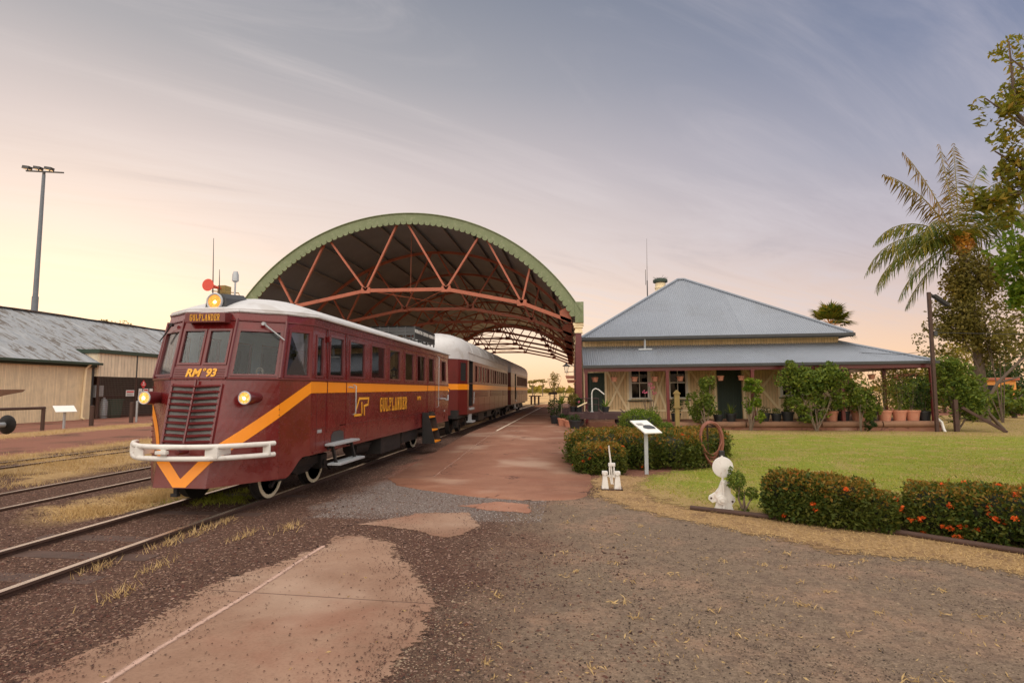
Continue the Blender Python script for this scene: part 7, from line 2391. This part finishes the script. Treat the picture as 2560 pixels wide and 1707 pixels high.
stems('stem', (21.2, 31.4, 0), [(20.5, 31.4, 5), (21.2, 31.3, 6.4), (21.8, 31.4, 5.2), (19.6, 31.4, 4.4), (20.4, 31.4, 7.5)], .03, vt, 'bark')
P = np.concatenate([crown_pts((20.5, 31.6, 7.3), (1.7, 1.2, 1.7), 44, 6000), crown_pts((20.4, 31.6, 5.3), (2.1, 1.3, 1.8), 44, 6000), crown_pts((21.1, 31.5, 3.7), (1.1, .9, 1.4), 16, 1500), crown_pts((18.3, 31.4, 4.8), (1.2, .8, 1.1), 12, 700), crown_pts((22.8, 31.4, 5.6), (1.3, .9, 1.4), 14, 800), crown_pts((18.6, 31.4, 3.4), (1.3, .6, .6), 10, 300), crown_pts((23.2, 31.4, 7.2), (1.0, .8, 1.4), 10, 420), crown_pts((23.0, 31.4, 3.6), (1.0, .8, .9), 9, 300)])
leaves('foliage', P, .17, 'lf_olive', vt, up=0, aspect=.5, droop=.3)
# ---- fan palm behind the house
t = thing('fan_palm', 'fan leaved palm whose crown shows above the right end of the roof', 'palm', (16.9, 40, 0))
mb = MB(); mb.tube([(16.9, 40, -.1), (16.9, 40, 5.7)], [.3, .22], 10); mb.build('trunk', 'bark', t)
fc = np.array([16.9, 40, 5.9])
for k in range(34):
    a = rng.uniform(0, 2 * PI); e = rng.uniform(-.5, 1.4)
    d = np.array([math.cos(a) * math.cos(e), math.sin(a) * math.cos(e), math.sin(e)])
    hub = fc + d * rng.uniform(.55, .8) + np.array([0, 0, -.1 * (1 - math.sin(e))])
    s = np.cross(d, [0, 0, 1]); s /= np.linalg.norm(s) + 1e-9
    V = []; F = []
    for q in range(17):
        b2 = -1.25 + 2.5 * q / 16
        dr = d * math.cos(b2) + s * math.sin(b2); l = 1.15 * (1 - .25 * abs(b2)) * rng.uniform(.9, 1.1)
        wv = np.cross(dr, np.cross(d, s)); wv = wv / (np.linalg.norm(wv) + 1e-9) * .05
        m_ = hub + dr * l * .55; tip = hub + dr * l + np.array([0, 0, -.22 * l])
        i = len(V); V.extend([hub, m_ + wv, tip, m_ - wv]); F.append((i, i + 1, i + 2, i + 3))
    fo = tri4('fan_leaf', V, F, 'lf_palm', t)
    mb = MB(); mb.tube([Vector(fc - d * .1), Vector(hub)], .018, 5); mb.build('leaf_stalk', 'palmorange', fo)

# ---- broad trees
def tree(name, label, base, trunk, limbs, crowns, lsize, mat, group=None, tr=.18, aspect=.5, up=.1, droop=.2):
    t = thing(name, label, 'tree', base, group)
    mb = MB()
    mb.tube([Vector(base) + Vector((0, 0, -.1))] + [Vector(p) for p in trunk], [tr * (1 - .12 * k) for k in range(len(trunk) + 1)], 9)
    for l in limbs:
        n = len(l); mb.tube([Vector(p) for p in l], [tr * .55 * (1 - .8 * k / (n - 1)) for k in range(n)], 7)
    mb.build('trunk', 'bark', t)
    P = np.concatenate([crown_pts(c, r, nb, nl) for c, r, nb, nl in crowns])
    leaves('crown', P, lsize, mat, t, up=up, aspect=aspect, droop=droop)
    return t
# big tree just outside the right of the view: its outer boughs reach in
t = tree('overhanging_tree', 'broad leaved tree whose boughs reach in at the top right corner', (10.4, 11.2, 0), [(10.3, 11.2, 2), (10.0, 11.1, 4)],
     [[(10.0, 11.1, 4), (9.2, 11.0, 5.2), (8.3, 11, 6.2), (7.5, 11, 6.9)], [(10.0, 11.1, 4), (9.3, 11, 4.6), (8.4, 11, 5.2), (7.4, 11, 5.0)], [(9.2, 11, 5.2), (8.8, 11, 6.8), (7.9, 11, 7.7)], [(10.0, 11.1, 4), (9.0, 11.2, 4.0), (8.2, 11.2, 4.1)], [(8.3, 11, 6.2), (8.0, 11, 6.6), (7.9, 10.9, 7.9)], [(8.4, 11, 5.2), (8.0, 11, 5.6), (7.6, 11, 5.9)]],
     [((7.75, 11, 6.75), (.42, .5, .42), 10, 190), ((8.15, 11, 7.75), (.55, .5, .45), 11, 220), ((7.75, 11, 6.1), (.36, .4, .4), 9, 160), ((8.4, 11, 6.9), (.6, .5, 1.0), 16, 480), ((9.2, 11.2, 7.2), (1.2, 1.2, 1.2), 18, 900),
      ((7.65, 11, 5.15), (.52, .45, .40), 14, 620), ((8.2, 11, 5.45), (.6, .4, .5), 14, 700), ((8.6, 11.1, 5.6), (.7, .7, .6), 12, 500), ((7.75, 11, 4.7), (.4, .4, .25), 7, 160)], .125, 'lf_tree', tr=.10, aspect=.42)
tree('mango_tree', 'dense bright green tree at the right edge beneath the overhanging boughs', (9.9, 12.2, 0), [(9.8, 12.2, 1.5), (9.5, 12.1, 3)], [[(9.5, 12.1, 3), (9.0, 12, 3.8), (8.6, 12, 4.3)], [(9.5, 12.1, 3), (9.3, 12, 4.2)], [(9.5, 12.1, 2.6), (8.9, 12, 3.2)]],
     [((8.72, 12.0, 4.2), (.66, .7, .66), 22, 1700), ((8.8, 12.0, 3.5), (.40, .6, .5), 12, 800), ((9.5, 12.1, 4.0), (.8, .8, .9), 18, 1200), ((10.2, 12.4, 4.2), (1.0, 1.2, 1.2), 16, 900), ((8.75, 12.0, 2.95), (.25, .3, .2), 5, 90)], .13, 'lf_bright', tr=.16, up=.1)
tree('leaning_tree', 'dark tree with long leaning limb at the right behind the lawn', (17.5, 25.8, 0), [(16.7, 25.8, .9), (17.3, 25.8, 1.9), (18.3, 25.8, 2.9)], [[(18.3, 25.8, 2.9), (19.3, 25.8, 3.4), (20.3, 25.8, 3.6)], [(17.3, 25.8, 1.9), (18.3, 25.8, 2.2), (19.3, 25.8, 2.0)], [(16.3, 25.8, .6), (15.2, 25.8, .25)]],
     [((18.9, 25.8, 3.6), (1.4, 1.0, .8), 14, 420), ((19.3, 25.9, 2.3), (1.2, 1, .7), 12, 420), ((17.7, 25.8, 4.2), (1.0, .8, .6), 8, 110)], .17, 'lf_olive', tr=.08)
# a line of garden trees far right
specs = [(17.5, 44, 4.2, 1.5, 'lf_gold'), (20.5, 47, 3.8, 1.8, 'lf_gold'), (24, 46, 4.4, 1.8, 'lf_gold'), (28, 50, 4.8, 2.2, 'lf_gold'), (33, 52, 6.0, 2.8, 'lf_tree'), (25.6, 37, 2.0, 1.1, 'lf_shrub'), (22.6, 34.5, 1.5, 1.3, 'lf_shrub'), (20.8, 33.3, 2.0, 1.2, 'lf_dark'), (29.3, 43, 3.4, 1.5, 'lf_dark'), (31.5, 46, 5.6, 2.6, 'lf_dark'), (18.6, 34, 2.4, 1.6, 'lf_shrub'), (26.8, 45.5, 3.6, 1.8, 'lf_olive')]
labs = ['golden sunlit bush seen through the verandah end', 'rounded golden tree behind the palm trunk', 'golden tree between palm and caravan', 'tall golden tree above the orange caravan', 'tall tree at the far right behind the caravan', 'dark round bush right of the caravan', 'low dark bush below the caravan', 'low dark bush left of the caravan', 'dark tree shading the caravan', 'big dark tree at the right edge beyond the lawn', 'green bush right behind the corner bush', 'olive tree at the right edge']
for (x, y, h, r, m_), lab in zip(specs, labs):
    tree('garden_tree', lab, (x, y, 0), [(x, y, h * .35), (x + .1, y, h * .6)], [[(x, y, h * .4), (x + r * .5, y, h * .7)], [(x, y, h * .4), (x - r * .5, y, h * .75)]],
         [((x, y, h * .62), (r, r * .9, h * .40), 20, int(700 + 160 * r * r)), ((x, y, h * .25), (r * .9, r * .8, h * .24), 9, 300)], .24, m_, 'trees and bushes beyond the lawn', tr=.14)
# greenery seen beneath the far end of the verandah
for x, y, h, r, m_, lab in ((12.4, 29.4, 1.7, .8, 'lf_shrub', 'green shrub inside the verandah end, left'), (13.5, 31.5, 2.0, .9, 'lf_bright', 'bright shrub inside the verandah end, right'), (15.2, 33.5, 2.4, 1.2, 'lf_gold', 'golden shrub beyond the verandah end')):
    shrub('verandah_shrub', lab, (x, y, 0), [((x, y, h * .6), (r, r * .8, h * .42), 12, 620)], .14, m_, [(x - .3, y, h * .7), (x + .3, y, h * .8), (x, y, h * .6)], .03, group='shrubs along the verandah')
cv = thing('caravan', 'orange lit caravan with flat roof among the trees far right', 'caravan', (27.0, 41.5, 0))
mb = MB(); mb.box(26.0, 28.2, 40.4, 42.4, .6, 2.25, .08); mb.build('body', 'orangewall', cv)
mb = MB(); mb.box(25.9, 28.3, 40.2, 42.6, 2.25, 2.42, .03); mb.build('roof', 'truss', cv)
for x in (26.5, 27.6):
    mb = MB(); mb.box(x - .35, x + .35, 40.36, 40.41, 1.35, 1.95); mb.build('window', 'dark', cv)
for x in (26.4, 27.8):
    mb = MB(); mb.lathe((x, 40.6, .33), [(.33, -.1), (.33, .1), (.2, .11), (0, .11)], 16, 'y'); mb.build('wheel', 'black', cv)
# ---- beyond the train shed and the goods shed
tree('young_tree', 'airy young tree beyond the far end of the platform', (-2.3, 70, 0), [(-2.25, 70, 1.1), (-2.3, 70, 1.9)], [[(-2.25, 70, 1.1), (-1.7, 70, 2.3), (-1.4, 70, 3.1)], [(-2.25, 70, 1.1), (-2.8, 70, 2.2), (-3.0, 70, 3.0)], [(-2.3, 70, 1.9), (-2.2, 70, 3.4)]], [((-2.3, 70, 2.75), (1.05, .9, 1.15), 22, 620), ((-2.9, 70, 1.6), (.6, .5, .6), 7, 130)], .17, 'lf_gold', tr=.10)
shrub('verandah_shrub', 'yellow green shrub beyond the far end of the station house', (-.3, 48, 0), [((-.1, 48, 1.2), (.8, .6, .8), 10, 500)], .14, 'lf_gold', [(-.3, 48, 1.2), (.1, 48, 1.5)], .03)
tree('shed_tree', 'golden topped tree showing over the goods shed roof', (-43, 50, 0), [(-43, 50, 3), (-42.8, 50, 5)], [[(-42.8, 50, 5), (-41, 50, 7)], [(-42.8, 50, 5), (-45, 50, 7)]], [((-43.2, 50, 6.9), (3.0, 2.2, 1.55), 26, 1900)], .26, 'lf_gold', tr=.25)
for x, y, h, lab in ((-10.4, 150, 4.6, 'flat topped paddock tree, nearer the train'), (-8.6, 165, 5.0, 'flat topped paddock tree, nearer the young tree')):
    tree('paddock_tree', lab, (x, y, 0), [(x, y, h * .5), (x + .1, y, h * .75)], [[(x, y, h * .5), (x + 1.2, y, h * .8)], [(x, y, h * .5), (x - 1.2, y, h * .8)]], [((x, y, h * .85), (2.0, 1.6, .7), 10, 260)], .4, 'lf_gold', 'paddock trees on the horizon', tr=.14)
P = []
for k in range(420):
    x = rng.uniform(-520, 420); y = rng.uniform(320, 400)
    P.append(np.array([x, y, 1.2]) + rng.normal(size=(9, 3)) * np.array([3.2, 2, 1.3]))
P = np.concatenate(P); P[:, 2] = np.abs(P[:, 2])
o = leaves('distant_tree_line', P, 3.0, 'lf_gold', aspect=.8, jit=.5); o['kind'] = 'stuff'
for k, (x, y) in enumerate(((-4.95, 69.0), (-4.5, 68.5), (-4.1, 69.4))):
    t = thing('buffer_post', ['left of three short dark stop posts at the track end', 'middle of three short dark stop posts at the track end', 'right of three short dark stop posts at the track end'][k], 'post', (x, y, 0), 'stop posts at the track end')
    mb = MB(); mb.box(x - .1, x + .1, y - .1, y + .1, -.1, 1.0); mb.bar((x - .3, y, .95), (x + .3, y, .95), .12, .12); mb.build('post', 'rust', t)
t = thing('name_board', 'small dark board on two posts past the end of the platform', 'sign board', (-2.35, 68.0, 0))
mb = MB(); mb.box(-2.85, -1.85, 68, 68.06, 1.15, 1.42); mb.build('board', 'black', t)
for x in (-2.7, -2.0):
    mb = MB(); mb.box(x - .04, x + .04, 68.06, 68.14, -.1, 1.42); mb.build('post', 'rust', t)
# a low post-and-rail fence across the paddock
t = thing('paddock_fence', 'low post and wire fence across the golden paddock', 'fence', (0, 90, 0))
for k in range(16):
    x = -30 + 4 * k
    mb = MB(); mb.box(x - .06, x + .06, 89.94, 90.06, -.1, 1.1); mb.build('post', 'rust', t)
for z in (.4, .75, 1.05):
    mb = MB(); mb.tube([(-30, 90, z), (30, 90, z)], .015, 4); mb.build('wire', 'rust', t)
